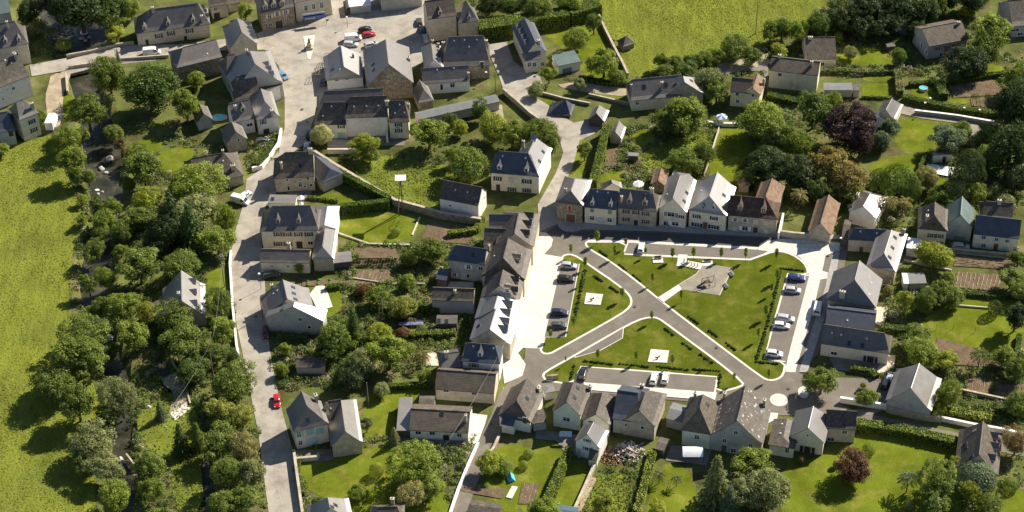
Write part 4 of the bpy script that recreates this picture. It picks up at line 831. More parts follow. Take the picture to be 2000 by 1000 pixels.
def crown_mesh(kind, seed):
    rg = np.random.default_rng(seed); Cs, Ns, S, Sh = [], [], [], []
    def blob(c, r, k, sz, squash=1., out=None):
        d = rg.normal(size=(k,3)); d /= np.linalg.norm(d, axis=1)[:,None]; d[:,2] = np.abs(d[:,2])*np.where(rg.uniform(size=k) < .78, 1, -1)
        rr = r*rg.uniform(.55, 1.08, k)[:,None]; p = c+d*rr*np.array([1,1,squash]); nn = d+rg.normal(size=(k,3))*.38+np.array([0,0,.4])
        Cs.append(p); Ns.append(nn); S.append(np.full(k, sz)); Sh.append(np.full(k, rg.uniform(.78, 1.22)))
    if kind in ('b','f','g','d'):
        nb, br, k, sz = {'b':(52,.30,150,.036),'f':(110,.19,75,.028),'g':(26,.38,200,.045),'d':(70,.26,110,.034)}[kind]
        lob = [rg.normal(size=3) for _ in range(6)]; lob = [v/np.linalg.norm(v) for v in lob]; la = rg.uniform(-.12, .42, 6)
        subs = None
        if kind in 'bf' and seed % 2:
            ns_ = 4; subs = [(np.array([.42*math.cos(a_), .42*math.sin(a_), rg.uniform(-.25,.35)]), rg.uniform(.42,.60)) for a_ in np.linspace(0, 6.28, ns_+1)[:-1]+rg.uniform(0,1)] + [(np.array([0,0,.25]), .62)]
        for i in range(nb):
            z = 1-1.9*(i+.5)/nb; th = i*2.39996+rg.uniform(-.4,.4); s = math.sqrt(max(0, 1-z*z)); v = np.array([s*math.cos(th), s*math.sin(th), z])
            if subs is not None: pass
            rad = .74+sum(a*max(0, float(v@q))**3 for q, a in zip(lob, la))-.10*rg.uniform()
            if z < -.3: rad *= .8
            if subs is not None:
                c_, q_ = subs[i % len(subs)]; u_ = rg.normal(size=3); u_ /= np.linalg.norm(u_); u_[2] = abs(u_[2])*(.9 if rg.uniform() < .75 else -.9); blob(c_+u_*q_*.85, br*rg.uniform(.6,1.1), k, sz, .85); continue
            blob(v*rad, br*rg.uniform(.7,1.25), k, sz, .85)
        blob(np.zeros(3), .60, 600, sz*2)
    elif kind == 'o':      # clipped or naturally dense round bush
        k = 2600; d = rg.normal(size=(k,3)); d /= np.linalg.norm(d, axis=1)[:,None]; Cs.append(d*rg.uniform(.90,1.0,k)[:,None]); Ns.append(d+rg.normal(size=(k,3))*.25); S.append(np.full(k,.045)); Sh.append(np.ones(k))
    elif kind == 'y':      # dome-shaped dense evergreen, pointed
        k = 5000; z = rg.uniform(-.9,1,k); th = rg.uniform(0,2*math.pi,k); r = np.sqrt(np.clip(1-np.abs(z)**1.7,0.002,1))*(.93+.07*np.sin(th*5+z*6)); d = np.stack([r*np.cos(th), r*np.sin(th), z],1)
        Cs.append(d*rg.uniform(.93,1.02,k)[:,None]); Ns.append(np.stack([np.cos(th),np.sin(th),.45+.3*z],1)+rg.normal(size=(k,3))*.3); S.append(np.full(k,.035)); Sh.append(np.ones(k))
    elif kind == 'c':      # conifer: drooping whorls
        for i in range(17):
            z = -1+2*(i+.3)/17.5; r = (1-(z+1)/2)**.8*.98+.04; nb = max(5, int(13*r)+3)
            for j in range(nb):
                th = 2*math.pi*(j+rg.uniform(-.25,.25))/nb+i*.7; ln = r*rg.uniform(.72,1.12); k = int(60*ln)+14
                t = rg.uniform(.1,1,k)**.7; p = np.stack([np.cos(th)*ln*t, np.sin(th)*ln*t, z-t*.10*ln+rg.normal(size=k)*.02],1); p[:,:2] += rg.normal(size=(k,2))*.07*(1.15-t)[:,None]
                Cs.append(p); Ns.append(np.stack([np.cos(th)*.5+rg.normal(size=k)*.3, np.sin(th)*.5+rg.normal(size=k)*.3, np.ones(k)],1)); S.append(np.full(k,.036)); Sh.append(np.full(k, rg.uniform(.8,1.2)))
    elif kind == 's':      # young slender tree
        for i in range(14):
            z = -1+2*(i+.5)/14; r = .75*math.sqrt(max(.05,1-abs(z)**1.6)); th = i*2.4; blob(np.array([r*.5*math.cos(th), r*.5*math.sin(th), z*.8]), .36, 26, .13)
    elif kind == 'p':      # palm head
        for i in range(30):
            th = i*2.39996; up = rg.uniform(-.35,.9); k = 44
            t = np.linspace(.08,1,k); x = t; zz = up*t-(.75+.2*rg.uniform())*t*t*1.0
            for sd_ in (-1,1):
                off = sd_*.10*np.sin(t*math.pi)**.5; p = np.stack([np.cos(th)*x-np.sin(th)*off, np.sin(th)*x+np.cos(th)*off, zz],1)
                Cs.append(p); Ns.append(np.tile([-.2*math.cos(th)-sd_*.5*math.sin(th), -.2*math.sin(th)+sd_*.5*math.cos(th), 1.],(k,1))+rg.normal(size=(k,3))*.2); S.append(np.full(k,.045)); Sh.append(np.full(k,rg.uniform(.75,1.2)))
    elif kind == 'w':      # weeping, ragged
        for i in range(70):
            v = rg.normal(size=3); v /= np.linalg.norm(v); v[2] = abs(v[2]); rad = rg.uniform(.55,.85); c = v*rad; k = 110
            t = rg.uniform(0,1,k); p = c+np.stack([rg.normal(size=k)*.07+v[0]*.18*t, rg.normal(size=k)*.07+v[1]*.18*t, -t*rg.uniform(.3,.7)],1)
            Cs.append(p); Ns.append(v*.8+np.array([0,0,.5])+rg.normal(size=(k,3))*.5); S.append(np.full(k,.034)); Sh.append(np.full(k,rg.uniform(.8,1.2)))
        blob(np.array([0,0,-.1]), .55, 500, .09)
    return quads_mesh('crown', np.concatenate(Cs), np.concatenate(Ns), np.concatenate(S), rg, shade=np.concatenate(Sh))
CROWNS = {}
def get_crown(kind, v):
    nv = {'b':6,'f':4,'g':3,'d':4,'c':3,'s':3,'p':2,'w':2,'o':1,'y':1}[kind]; k = (kind, v%nv)
    if k not in CROWNS: CROWNS[k] = crown_mesh(kind, 11+ord(kind)*7+k[1])
    return CROWNS[k]
def trunk_mesh(kind):
    def f():
        b = MB()
        if kind == 'p': b.tube((0,0,-.05),(0,0,1.0),.075,.06,7)
        elif kind == 's': b.tube((0,0,-.05),(0,0,1.1),.05,.03,5)
        elif kind == 'c': b.tube((0,0,-.05),(0,0,1.6),.075,.02,6)
        else:
            b.tube((0,0,-.1),(.02,.01,.55),.085,.06,7); b.tube((.02,.01,.55),(0,.05,1.0),.06,.03,6)
            for i in range(5):
                t = i*1.3; b.tube((.02,.01,.45+.06*i),(.5*math.cos(t),.5*math.sin(t),.85+.1*(i%2)),.035,.012,5)
        return b.mesh('trunk', [bark])
    return cached(('trunk', kind), f)
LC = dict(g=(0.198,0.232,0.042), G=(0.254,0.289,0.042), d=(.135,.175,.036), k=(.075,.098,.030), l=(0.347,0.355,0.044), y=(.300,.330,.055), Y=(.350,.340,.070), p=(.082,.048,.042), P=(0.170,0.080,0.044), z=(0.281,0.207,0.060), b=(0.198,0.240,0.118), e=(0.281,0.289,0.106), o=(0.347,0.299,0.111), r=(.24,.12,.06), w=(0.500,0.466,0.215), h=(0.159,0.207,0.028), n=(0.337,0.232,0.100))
KN = dict(b='tree', f='tree', g='tree', d='tree', c='conifer', s='young_tree', p='palm_tree', w='willow_tree', o='round_bush', y='yew_tree')
KC = dict(b='tree', f='tree', g='tree', d='tree', c='conifer', s='young tree', p='palm tree', w='willow tree', o='bush', y='yew tree')
tree_n = [0]; TREEPOS = []
def tree(cx, cy, rx, ry, kind, colr, label, group=None, th=None, name=None, cat=None):
    s = scale_at(cy); R = rx/s*(1.03 if group and 'river' in group else 1.0); v2 = (ry/s)**2-(R*math.sin(EL))**2
    rv = math.sqrt(v2)/math.cos(EL) if v2 > 0 else 0
    lo, hi = {'c':(1.6,3.2),'s':(1.0,1.9),'p':(.6,.9),'o':(.8,1.5),'y':(1.0,1.6)}.get(kind, (.78,1.25)); rv = min(max(rv, lo*R), hi*R)
    if th is None: th = {'c':.25,'s':R*.9,'p':R*2.2,'o':0,'y':.1}.get(kind, .12*R)
    zc = rv+th if kind != 'p' else th
    pos = P(cx, cy, zc); tree_n[0] += 1; rg = random.Random(tree_n[0]*13+5)
    TREEPOS.append((pos.x, pos.y, R))
    bush = kind == 'o' or (R < 1.6 and kind in 'bfgd') 
    nm = name or ('bush' if bush and kind != 'o' else KN[kind]); ct = cat or ('bush' if bush else KC[kind])
    c = LC[colr]; k = rg.uniform(.9, 1.12); c = (c[0]*k, c[1]*k, c[2]*k, 1)
    cm = get_crown(kind, tree_n[0]); rz = rg.uniform(0, 6.28)
    if bush:
        o = new_obj(nm, cm, None, (pos.x, pos.y, rv*.9), rz, (R*1.05, R*1.05, rv*1.05)); o.color = c; tag(o, label, ct, group); return o
    root = empty(nm, (pos.x, pos.y, 0)); tag(root, label, ct, group)
    sx = rg.uniform(.86, 1.14) if kind in 'bfgdw' else 1; o = new_obj('crown', cm, root, (0,0,zc), rz, (R*1.04*sx, R*1.04/sx, rv*1.04)); o.color = c
    if kind in 'bfdg': o.rotation_euler = (rg.uniform(-.16,.16), rg.uniform(-.16,.16), rz)
    tk = kind if kind in 'psc' else 'b'
    tr_ = new_obj('trunk', trunk_mesh(tk), root, (0,0,0), rz, (R if tk != 'p' else R*.9, R if tk != 'p' else R*.9, zc))
    if tk == 'c': tr_.scale = (R, R, zc)
    return root
T = tree
g = 'trees along the river and mill stream'
for a in [
 (212,148,33,36,'b','g','grey-green tree whose crown hangs over the road bridge'),
 (232,122,10,26,'c','b','thin spiky conifer poking above the bridge road'),
 (290,172,46,46,'b','d','big dark green tree below the parked white van on the bridge road'),
 (362,203,30,34,'b','G','round bright tree between the barn slope and the pool outbuilding'),
 (383,155,19,18,'d','G','small leafy tree against the shaded barn wall'),
 (170,218,34,38,'f','g','fine-leaved tree beside the track behind the white camper van'),
 (128,275,25,26,'b','G','lumpy green tree just under the white camper van'),
 (143,318,30,38,'b','G','taller lumpy tree casting a long shadow on the meadow'),
 (150,345,18,30,'f','g','narrow tree at the meadow edge above the river bend'),
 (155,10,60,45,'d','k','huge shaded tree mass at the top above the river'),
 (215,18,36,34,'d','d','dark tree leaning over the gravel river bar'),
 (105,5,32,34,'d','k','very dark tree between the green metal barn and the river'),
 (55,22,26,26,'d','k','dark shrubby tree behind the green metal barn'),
 (280,330,36,38,'b','g','grey-green tree above the low ivy-fronted house garden'),
 (270,300,22,18,'f','g','small olive tree at the lawn edge by the river'),
 (235,283,14,18,'f','n','brownish half-bare shrub tree on the river bank'),
 (286,392,34,28,'f','l','flat-topped yellow-green tree in the middle of the riverside wood'),
 (275,425,32,26,'b','g','green tree directly under the flat-topped yellow-green one'),
 (380,365,48,42,'b','y','great golden-green tree next to the low ivy-fronted house'),
 (385,415,46,40,'b','e','olive feathery tree beneath the great golden-green one'),
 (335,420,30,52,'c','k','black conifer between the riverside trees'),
 (372,440,34,44,'c','d','broad dark conifer close to the lower road bend'),
 (440,425,24,30,'f','G','light tree bordering the lower road opposite the cream house'),
 (425,470,34,20,'b','G','bright spreading bush-like tree beside the road mast'),
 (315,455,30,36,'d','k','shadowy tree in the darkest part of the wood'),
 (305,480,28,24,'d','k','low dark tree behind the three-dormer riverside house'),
 (203,430,22,22,'b','G','sunlit clumpy tree on the far bank by the meadow'),
 (218,405,22,26,'f','G','tree on the meadow bank under the river bend'),
 (196,455,18,16,'b','g','low tree hugging the meadow edge'),
 (160,390,14,12,'f','G','small shrubby tree out on the meadow margin'),
 (208,545,17,32,'b','G','slim upright tree standing in the long meadow shadow'),
 (272,520,42,40,'b','g','broad grey-green tree upslope of the riverside house'),
 (352,520,34,24,'b','g','spreading tree just behind the riverside house roof'),
 (240,603,42,38,'f','G','big rounded bright tree below the riverside house wing'),
 (285,610,20,40,'f','l','lime-green edge tree beside the brown wing of the riverside house'),
 (258,660,34,36,'b','G','bushy tree next to the white foaming weir'),
 (345,625,36,34,'b','g','leafy tree in front of the three-dormer riverside house'),
 (360,670,46,40,'b','g','large tree hiding the head of the mill stream'),
 (430,590,26,32,'f','g','tree against the pale-topped road wall by the small lawn'),
 (432,645,28,30,'b','G','leaning tree beside the road wall above the mast'),
 (420,690,24,24,'f','g','tree filling the road bank next to the lower mast'),
 (375,725,30,26,'d','d','dark tree beside the mill stream wall'),
 (168,660,48,30,'f','g','wide flat-crowned tree at the meadow edge'),
 (155,695,60,42,'f','g','largest meadow-edge tree with fine dark foliage'),
 (110,752,38,36,'b','g','clumpy tree throwing the biggest shadow on the meadow'),
 (150,785,38,44,'b','g','tall clumpy tree inside the meadow-edge group'),
 (235,775,36,44,'f','e','pale birch-like tree over the riverside clearing'),
 (208,815,26,34,'f','d','dark low tree under the birch-like one'),
 (180,870,40,32,'b','e','thin-crowned pale tree with visible limbs near the lower left'),
 (205,915,36,32,'b','e','loose pale tree overhanging the lower river pool'),
 (225,970,30,34,'b','G','green tree at the lower edge beside the river'),
 (160,905,24,22,'d','g','small dark tree at the lower meadow edge'),
 (290,915,30,40,'b','g','upright tree on the island between river and mill stream'),
 (298,960,26,30,'b','G','bushy tree at the foot of the island'),
 (455,752,40,36,'b','g','round tree beside the road opposite the red car'),
 (430,800,34,24,'f','Y','golden-leaved tree above the mill stream'),
 (472,812,26,26,'f','Y','second golden tree nearer the road'),
 (352,855,22,34,'c','d','dark conifer by the earth bank of the clearing'),
 (385,850,20,30,'c','g','green conifer beside the golden trees'),
 (425,865,38,36,'b','g','tree arching over the lower mill stream'),
 (478,880,26,30,'b','o','mottled tree beside the road verge'),
 (490,925,28,34,'b','e','blossoming pale tree at the road verge'),
 (440,925,30,34,'f','g','tree over the mill stream near the lower edge'),
 (480,975,34,28,'b','g','tree filling the corner between stream and road at the lower edge'),
 (430,985,30,24,'d','g','dark tree at the lower edge by the mill stream'),
 (190,228,20,20,'f','g','tree on the near bank just below the bridge'),(222,262,18,18,'b','g','low tree between the lawn and the river bend'),(160,262,16,18,'f','G','leafy bush tree on the bank by the camper van'),(172,345,16,18,'f','g','small tree at the meadow side of the rapids'),(188,398,16,16,'f','g','small tree leaning over the river rapids'),(182,490,20,22,'d','g','tree over the shaded river reach'),(172,555,20,24,'f','g','tree on the meadow bank beside the shaded reach'),(205,600,22,22,'d','g','dark tree over the river above the foaming weir'),(178,610,18,18,'f','G','light bush tree on the meadow bank above the weir'),(240,450,20,22,'d','g','tree between river and riverside wood'),(235,490,18,16,'f','G','low tree at the river edge above the slim upright one'),(250,360,16,18,'f','g','sparse tree at the river bend'),(160,430,16,14,'f','G','low bush tree along the meadow bank'),(212,690,18,18,'d','d','dark low tree behind the weir'),(455,830,20,20,'b','G','green tree between golden trees and road'),
 (312,800,14,13,'c','b','single grey-green bush tree in the clearing'),
 (455,700,16,18,'d','d','dark shrub tree under the lower mast')]:
    T(*a, group=g)
g = 'garden trees of the village'
for a in [
 (627,262,20,25,'b','w','cream-blossomed tree in front of the turquoise balcony'),
 (710,283,34,16,'f','l','low spreading tree before the white terrace wall'),
 (722,302,22,12,'f','G','low green mound under the spreading tree'),
 (838,262,38,34,'b','G','full rounded tree at the corner of the long white terrace'),
 (882,237,15,19,'d','d','left of two dark trees before the long open shed'),
 (938,218,17,22,'d','d','right of two dark trees before the long open shed'),
 (965,250,36,32,'f','l','big yellow-green tree in the overgrown plot'),
 (1000,262,34,30,'f','G','yellow-green tree behind the villa chimneys'),
 (1050,262,34,28,'b','g','dark-leaved tree over the lane behind the villa'),
 (1075,285,24,26,'b','g','tree edging the lane right behind the villa roof'),
 (915,325,38,34,'b','g','round grey-green tree left of the villa'),
 (885,305,18,20,'f','G','bushy tree in the middle of the overgrown plot'),
 (900,250,16,16,'f','l','light shrub tree beside the two dark ones'),
 (1072,146,18,18,'b','G','larger pollarded plane tree on the hotel forecourt'),
 (1047,178,16,13,'b','e','smaller pollarded plane tree on the triangle corner'),
 (1131,166,13,20,'b','e','pollarded plane tree at the start of the field track'),
 (1123,77,24,22,'b','G','tree on the lawn behind the hotel'),
 (1180,122,34,32,'b','G','wide bright tree against the meadow wall'),
 (1205,150,18,16,'b','g','low tree at the foot of the meadow wall'),
 (1160,45,20,22,'f','g','dark tree where the meadow wall begins'),
 (1090,110,14,12,'d','d','small dark tree behind the flat green garage'),
 (1142,295,17,30,'b','g','slender tree at the bend beside the tall hedge'),
 (1385,158,26,26,'b','e','grey-green tree between the slate house and the pale cottage'),
 (1400,180,28,26,'b','g','round tree just left of the pale cottage'),
 (1340,222,48,40,'w','G','large weeping tree in front of the long slate house'),
 (1300,235,30,24,'b','g','tree at the shaded end of the weeping tree'),
 (1375,300,24,28,'f','g','tree on the lawn wall behind the terrace row'),
 (1340,310,36,22,'w','g','feathery low tree behind the terrace row gardens'),
 (1490,235,44,36,'b','G','big sunny tree between cottage and copper beech'),
 (1520,270,34,36,'b','g','tree under the big sunny one'),
 (1556,285,30,34,'f','G','fresh green tree touching the copper beech'),
 (1590,215,36,38,'b','d','dark tree below the tall cream house'),
 (1625,200,18,20,'b','G','bright small tree near the flat-roofed garage'),
 (1655,245,50,42,'d','p','dark purple copper beech towering by the slate house'),
 (1680,280,24,30,'d','p','lower purple limb-tree of the copper beech'),
 (1622,320,46,36,'b','z','bronze-leaved tree in front of the copper beech'),
 (1650,350,40,32,'b','z','lower bronze tree reaching the palm garden'),
 (1660,375,26,18,'b','g','green tree skirting the bronze ones'),
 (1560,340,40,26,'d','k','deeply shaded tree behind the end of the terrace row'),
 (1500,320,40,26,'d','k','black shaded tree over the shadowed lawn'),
 (1600,375,24,22,'d','d','dark tree behind the rust-tiled barn'),
 (1738,250,20,26,'b','b','blue-green conifer-like tree beside the white-sloped annex'),
 (1722,275,18,20,'b','b','small blue-green tree under the annex wall'),
 (1850,272,34,26,'b','b','broad grey-green tree above the pool house'),
 (1878,258,18,22,'b','g','tree next to the gravel court'),
 (1930,265,26,24,'b','g','tree in the shade beside the gravel court'),
 (1935,308,28,26,'b','g','leafy tree on the dark slope above the orchard'),
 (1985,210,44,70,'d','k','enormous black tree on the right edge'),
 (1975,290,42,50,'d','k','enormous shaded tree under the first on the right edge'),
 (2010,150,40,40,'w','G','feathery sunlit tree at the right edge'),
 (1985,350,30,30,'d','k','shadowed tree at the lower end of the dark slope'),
 (1935,65,42,40,'b','G','large bright tree beside the brown-roofed chalet'),
 (1925,95,30,30,'b','g','lower part tree of the chalet garden'),
 (1885,22,16,12,'f','l','small light tree behind the chalet roof'),
 (1757,110,14,20,'d','g','columnar tree by the tiny brown hut'),
 (1638,70,10,14,'d','G','small pointed tree near the smaller square house'),
 (1662,105,13,12,'b','e','lone little tree casting its shadow on the round lawn'),
 (1522,98,20,16,'f','l','light round tree behind the tall cream house'),
 (1965,395,20,18,'b','e','pale bushy tree in the orchard by the navy roof'),
 (1943,372,20,18,'b','e','grey-leaved fruit tree at the orchard end'),
 (1963,348,10,12,'s','G','young fruit tree in the shaded orchard'),
 (1905,378,22,26,'b','G','green tree behind the green metal barn'),
 (1880,365,18,20,'b','e','flowering tree among the yews'),
 (1840,385,26,24,'d','d','dark tree behind the hipped cream-grey house'),
 (1825,500,32,26,'b','l','sunny walnut tree in front of the cream-grey house'),
 (1990,505,20,18,'b','g','tree at the right end of the orchard lane'),
 (1850,545,14,22,'b','G','slim tree between workshop and vegetable garden'),
 (1975,545,26,22,'b','g','tree beside the striped vegetable garden'),
 (1995,570,22,20,'d','g','tree at the right edge under the vegetable garden'),
 (1770,590,22,28,'f','l','yellowish tree behind the huge slate barn'),
 (1805,590,22,32,'d','g','dark upright tree in the middle of the back garden'),
 (1835,570,26,26,'b','g','spreading tree beside the back garden path'),
 (1860,580,24,22,'b','g','tree whose shadow falls over the back lawn'),
 (1790,660,30,26,'b','g','tree at the end of the back lawn'),
 (1800,690,34,26,'b','G','low wide tree behind the gabled grey barn'),
 (1985,620,26,34,'b','k','dark tree at the right edge of the back lawn'),
 (1915,690,18,20,'p','g','palm-like tree in the lower orchard'),
 (1960,695,26,24,'b','G','orchard tree above the brown plots'),
 (1985,720,22,26,'b','g','orchard tree at the right edge'),
 (1850,705,24,22,'b','l','light orchard tree near the grey barn'),
 (1850,770,24,26,'b','G','tree beside the dazzling slope of the grey barn'),
 (1830,800,18,16,'b','l','bright low tree at the lane under the grey barn'),
 (1985,790,24,24,'b','g','tree at the right edge above the lane wall'),
 (1605,745,36,32,'b','g','round tree on the corner of the green and the driveway'),
 (1693,775,20,18,'b','G','small tree in the driveway flower bed'),
 (1686,752,8,10,'f','y','tiny topped tree in the driveway bed'),
 (1670,912,37,30,'d','P','round purple-leaved tree on the lower lawn'),
 (1468,905,40,34,'b','G','large domed tree in front of the lichen-spotted barn'),
 (1500,955,44,40,'b','e','big grey-leaved tree at the lower edge'),
 (1455,960,34,34,'b','e','grey-leaved tree wedged by the dark conifer'),
 (1400,932,36,52,'c','e','tall ragged conifer under the blue-grey awning'),
 (1425,975,24,34,'c','b','blue spruce at the lower edge'),
 (1835,940,40,38,'f','g','feathery green tree near the laurel dome'),
 (1825,980,36,30,'f','g','feathery tree at the lower edge below the first'),
 (1870,905,18,18,'f','l','lime sprig tree touching the three-dormer brown house'),
 (1893,960,24,30,'f','l','bright green tree between feathery tree and laurel dome'),
 (1930,985,26,18,'f','g','low tree at the lower edge right of the laurel dome'),
 (1985,865,24,30,'d','n','dark reddish tree beside the three-dormer brown house'),
 (1775,930,20,20,'p','b','silver-green cabbage palm on the lower lawn'),
 (650,662,30,34,'d','g','dark tree under the pale long house gable'),
 (690,635,23,40,'c','d','dense dark spruce in the middle garden'),
 (640,690,26,24,'d','d','dark tree behind the low shaded shed'),
 (706,705,27,44,'b','e','tall pale tree above the mast garden'),
 (760,690,40,38,'b','G','bright round tree in the middle garden'),
 (745,650,24,20,'f','l','yellow-green tree behind the bright round one'),
 (680,740,30,28,'d','k','tree lost in shadow behind the turquoise-shuttered house'),
 (787,600,27,20,'b','Y','cream-flowering tree beside the small garden pool'),
 (735,578,26,14,'f','G','tree at the end of the twin timber mast'),
 (795,550,16,16,'b','G','round tree beside the beds behind the navy-roofed house'),
 (845,490,28,20,'d','g','dark shrubby tree between lawn and navy-roofed house'),
 (800,505,20,14,'d','g','shrubby tree by the plank-covered beds'),
 (825,690,15,20,'p','o','palm-like tree on the small terrace'),
 (828,725,14,20,'p','y','yellowish palm-like tree by the tan-tiled wing'),
 (555,680,13,20,'b','G','shrubby tree at the road edge above the red car'),
 (549,722,13,24,'b','G','small tree beside the narrow steps above the red car'),
 (585,520,12,16,'f','l','small tree against the low roadside wing'),
 (815,905,50,40,'f','G','wide feathery tree below the white bungalow'),
 (840,950,34,26,'f','y','yellowing feathery tree near the lane'),
 (800,965,34,26,'f','o','half-bare tree beside the tall chimney at the lower edge'),
 (700,960,20,18,'b','G','green shrub tree at the lower edge near the skylit slope'),
 (745,760,16,16,'b','e','small pale tree on the lawn by the grey carport'),
 (715,830,15,22,'b','e','grey tree beside the turquoise-shuttered house barn'),
 (770,850,14,18,'c','e','pale cypress at the corner of the white bungalow'),
 (957,905,28,18,'b','l','spreading yellow-green tree beside the lane lawn'),
 (985,915,16,14,'b','g','darker half of the spreading tree by the paddling pool'),
 (1063,995,34,12,'b','G','tree crowns at the lower edge beside the blue-green shed'),
 (1288,925,12,12,'p','e','left of two small palms beside a straight garden path'),
 (1322,933,11,11,'p','e','right of two small palms beside a straight garden path'),
 (1285,998,18,12,'b','l','bright tree at the lower edge by the garden path'),
 (1180,985,30,18,'f','l','scrubby tree in the wild plot'),
 (1735,392,19,17,'p','o','tall garden palm nearer the white roof slope'),
 (1766,393,17,15,'p','o','tall garden palm nearer the passage'),
 (1562,378,17,16,'p','o','palm in the garden at the end of the terrace row'),
 (1540,365,14,14,'p','y','second palm at the end of the terrace row'),
 (1815,350,20,22,'b','o','mottled shrub tree between two yews'),
 (63,50,14,12,'p','o','palm in the river garden of the grey slate house'),
 (82,45,12,12,'p','o','second palm in the river garden of the grey slate house'),
 (100,63,13,11,'b','e','round pale tree on the river garden terrace'),
 (125,88,15,14,'b','y','sunny bush tree where river garden meets the bridge'),
 (226,66,20,18,'b','l','lime bush by the bridge and the three-dormer house'),
 (255,18,18,22,'b','y','golden tree in the riverside garden at the top'),
 (478,22,18,18,'b','G','small green tree behind the four-dormer slate house'),
 (80,228,12,14,'b','g','bush beside the track and tall narrow house'),
 (5,290,16,14,'b','G','leafy tree at the left edge under the narrow house'),(955,8,26,22,'d','k','dark tree standing in for shade behind the thick laurel hedge at the top'),(1000,12,26,20,'d','d','second dark tree standing in for shade behind the thick laurel hedge'),(1050,15,30,20,'b','g','lighter tree behind the thick laurel hedge'),(1110,5,30,18,'b','G','tree at the top between laurel hedge and meadow')]:  # dark trees behind the laurel hedge stand in for shaded roofs
    T(*a, group=g)
g = 'trees of the shaded wood at the top right'
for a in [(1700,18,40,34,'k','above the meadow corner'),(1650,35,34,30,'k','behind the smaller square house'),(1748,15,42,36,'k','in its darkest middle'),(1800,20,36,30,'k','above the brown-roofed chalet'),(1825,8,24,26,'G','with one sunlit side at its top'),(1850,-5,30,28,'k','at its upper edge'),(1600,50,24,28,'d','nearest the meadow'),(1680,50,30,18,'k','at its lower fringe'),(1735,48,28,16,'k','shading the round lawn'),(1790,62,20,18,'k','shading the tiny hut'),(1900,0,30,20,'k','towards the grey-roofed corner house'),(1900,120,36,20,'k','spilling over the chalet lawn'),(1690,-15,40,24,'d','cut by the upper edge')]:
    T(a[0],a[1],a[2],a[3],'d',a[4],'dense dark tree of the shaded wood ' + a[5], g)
g = 'bushy trees in the belt between meadow and houses'
for i, a in enumerate([(1292,120,16,18),(1318,123,18,18),(1350,122,20,18),(1378,118,18,18),(1400,110,20,20),(1433,96,30,26),(1505,60,22,24),(1528,56,20,24),(1560,62,22,26),(1588,58,18,24),(1610,30,22,20),(1632,18,20,18),(1470,110,22,16),(1300,140,20,12),(1340,140,24,12)]):
    T(*a, 'b', 'gg d g G g G g G g e d d k'.replace(' ', '')[i%12], ['first bushy tree at the low end of the meadow belt','second bushy tree along the meadow belt','third bushy tree along the meadow belt','fourth bushy tree along the meadow belt','fifth bushy tree where the meadow belt thickens','large leafy tree behind the pole-side cottage lane','roundish tree right of the tall meadow pole','paler tree second from the tall meadow pole','tree above the roof of the smaller square house','tree beside the wood edge in the meadow belt','pale tree at the meadow corner near the wood','last meadow belt tree before the wood','shaded tree on the slope under the tall meadow pole','dark undergrowth tree behind the long slate house','dark undergrowth tree uphill of the verandah roof'][i], g)
for a in [(1755,355,36,30,'y','h','large dark clipped evergreen dome behind the palms'),(1718,350,22,18,'y','h','smaller dark evergreen dome joined to the large one'),(1780,370,20,26,'y','d','dark evergreen at the end of the two domes'),(1890,337,36,44,'y','k','tall pointed yew beside the white pool cover'),(1865,378,30,26,'y','k','broad yew with smooth dark flank'),(1943,600,13,16,'o','k','egg-shaped clipped bush alone on the back lawn'),(735,917,14,15,'o','l','sunlit egg-shaped bush on the lawn of the bungalow'),(1032,885,10,9,'o','G','upper of two clipped balls between the lawns'),(1022,908,10,9,'o','G','lower of two clipped balls between the lawns'),(1697,877,13,12,'o','G','dark green ball bush near the purple tree'),(1907,935,38,36,'o','b','big grey-green laurel dome before the brown slate house'),(1975,945,16,14,'o','g','clipped bush mound at the right lower corner'),(487,285,5,18,'o','k','narrow black cypress beside the stone cottage'),(1453,348,20,14,'o','G','clipped flat bush behind the terrace row'),(773,452,9,8,'o','g','round bush on the rectangular lawn'),(1633,905,8,9,'b','e','tiny pale shrub tree on the lower lawn'),(1735,565,10,12,'b','o','potted shrub by the pergola of the huge barn'),(1775,985,10,10,'o','e','pale little shrub on the lower lawn'),(1565,897,7,8,'b','n','small russet shrub on the lawn edge'),(770,590,9,10,'b','r','red-leaved shrub near the small garden pool'),(710,566,14,9,'b','r','red maple bush by the vegetable plot'),(822,640,9,9,'o','e','round silver bush in the hedge gap'),(785,650,14,12,'b','r','reddish shrub at the middle garden hedge')]:
    T(*a, group='clipped bushes and evergreens')
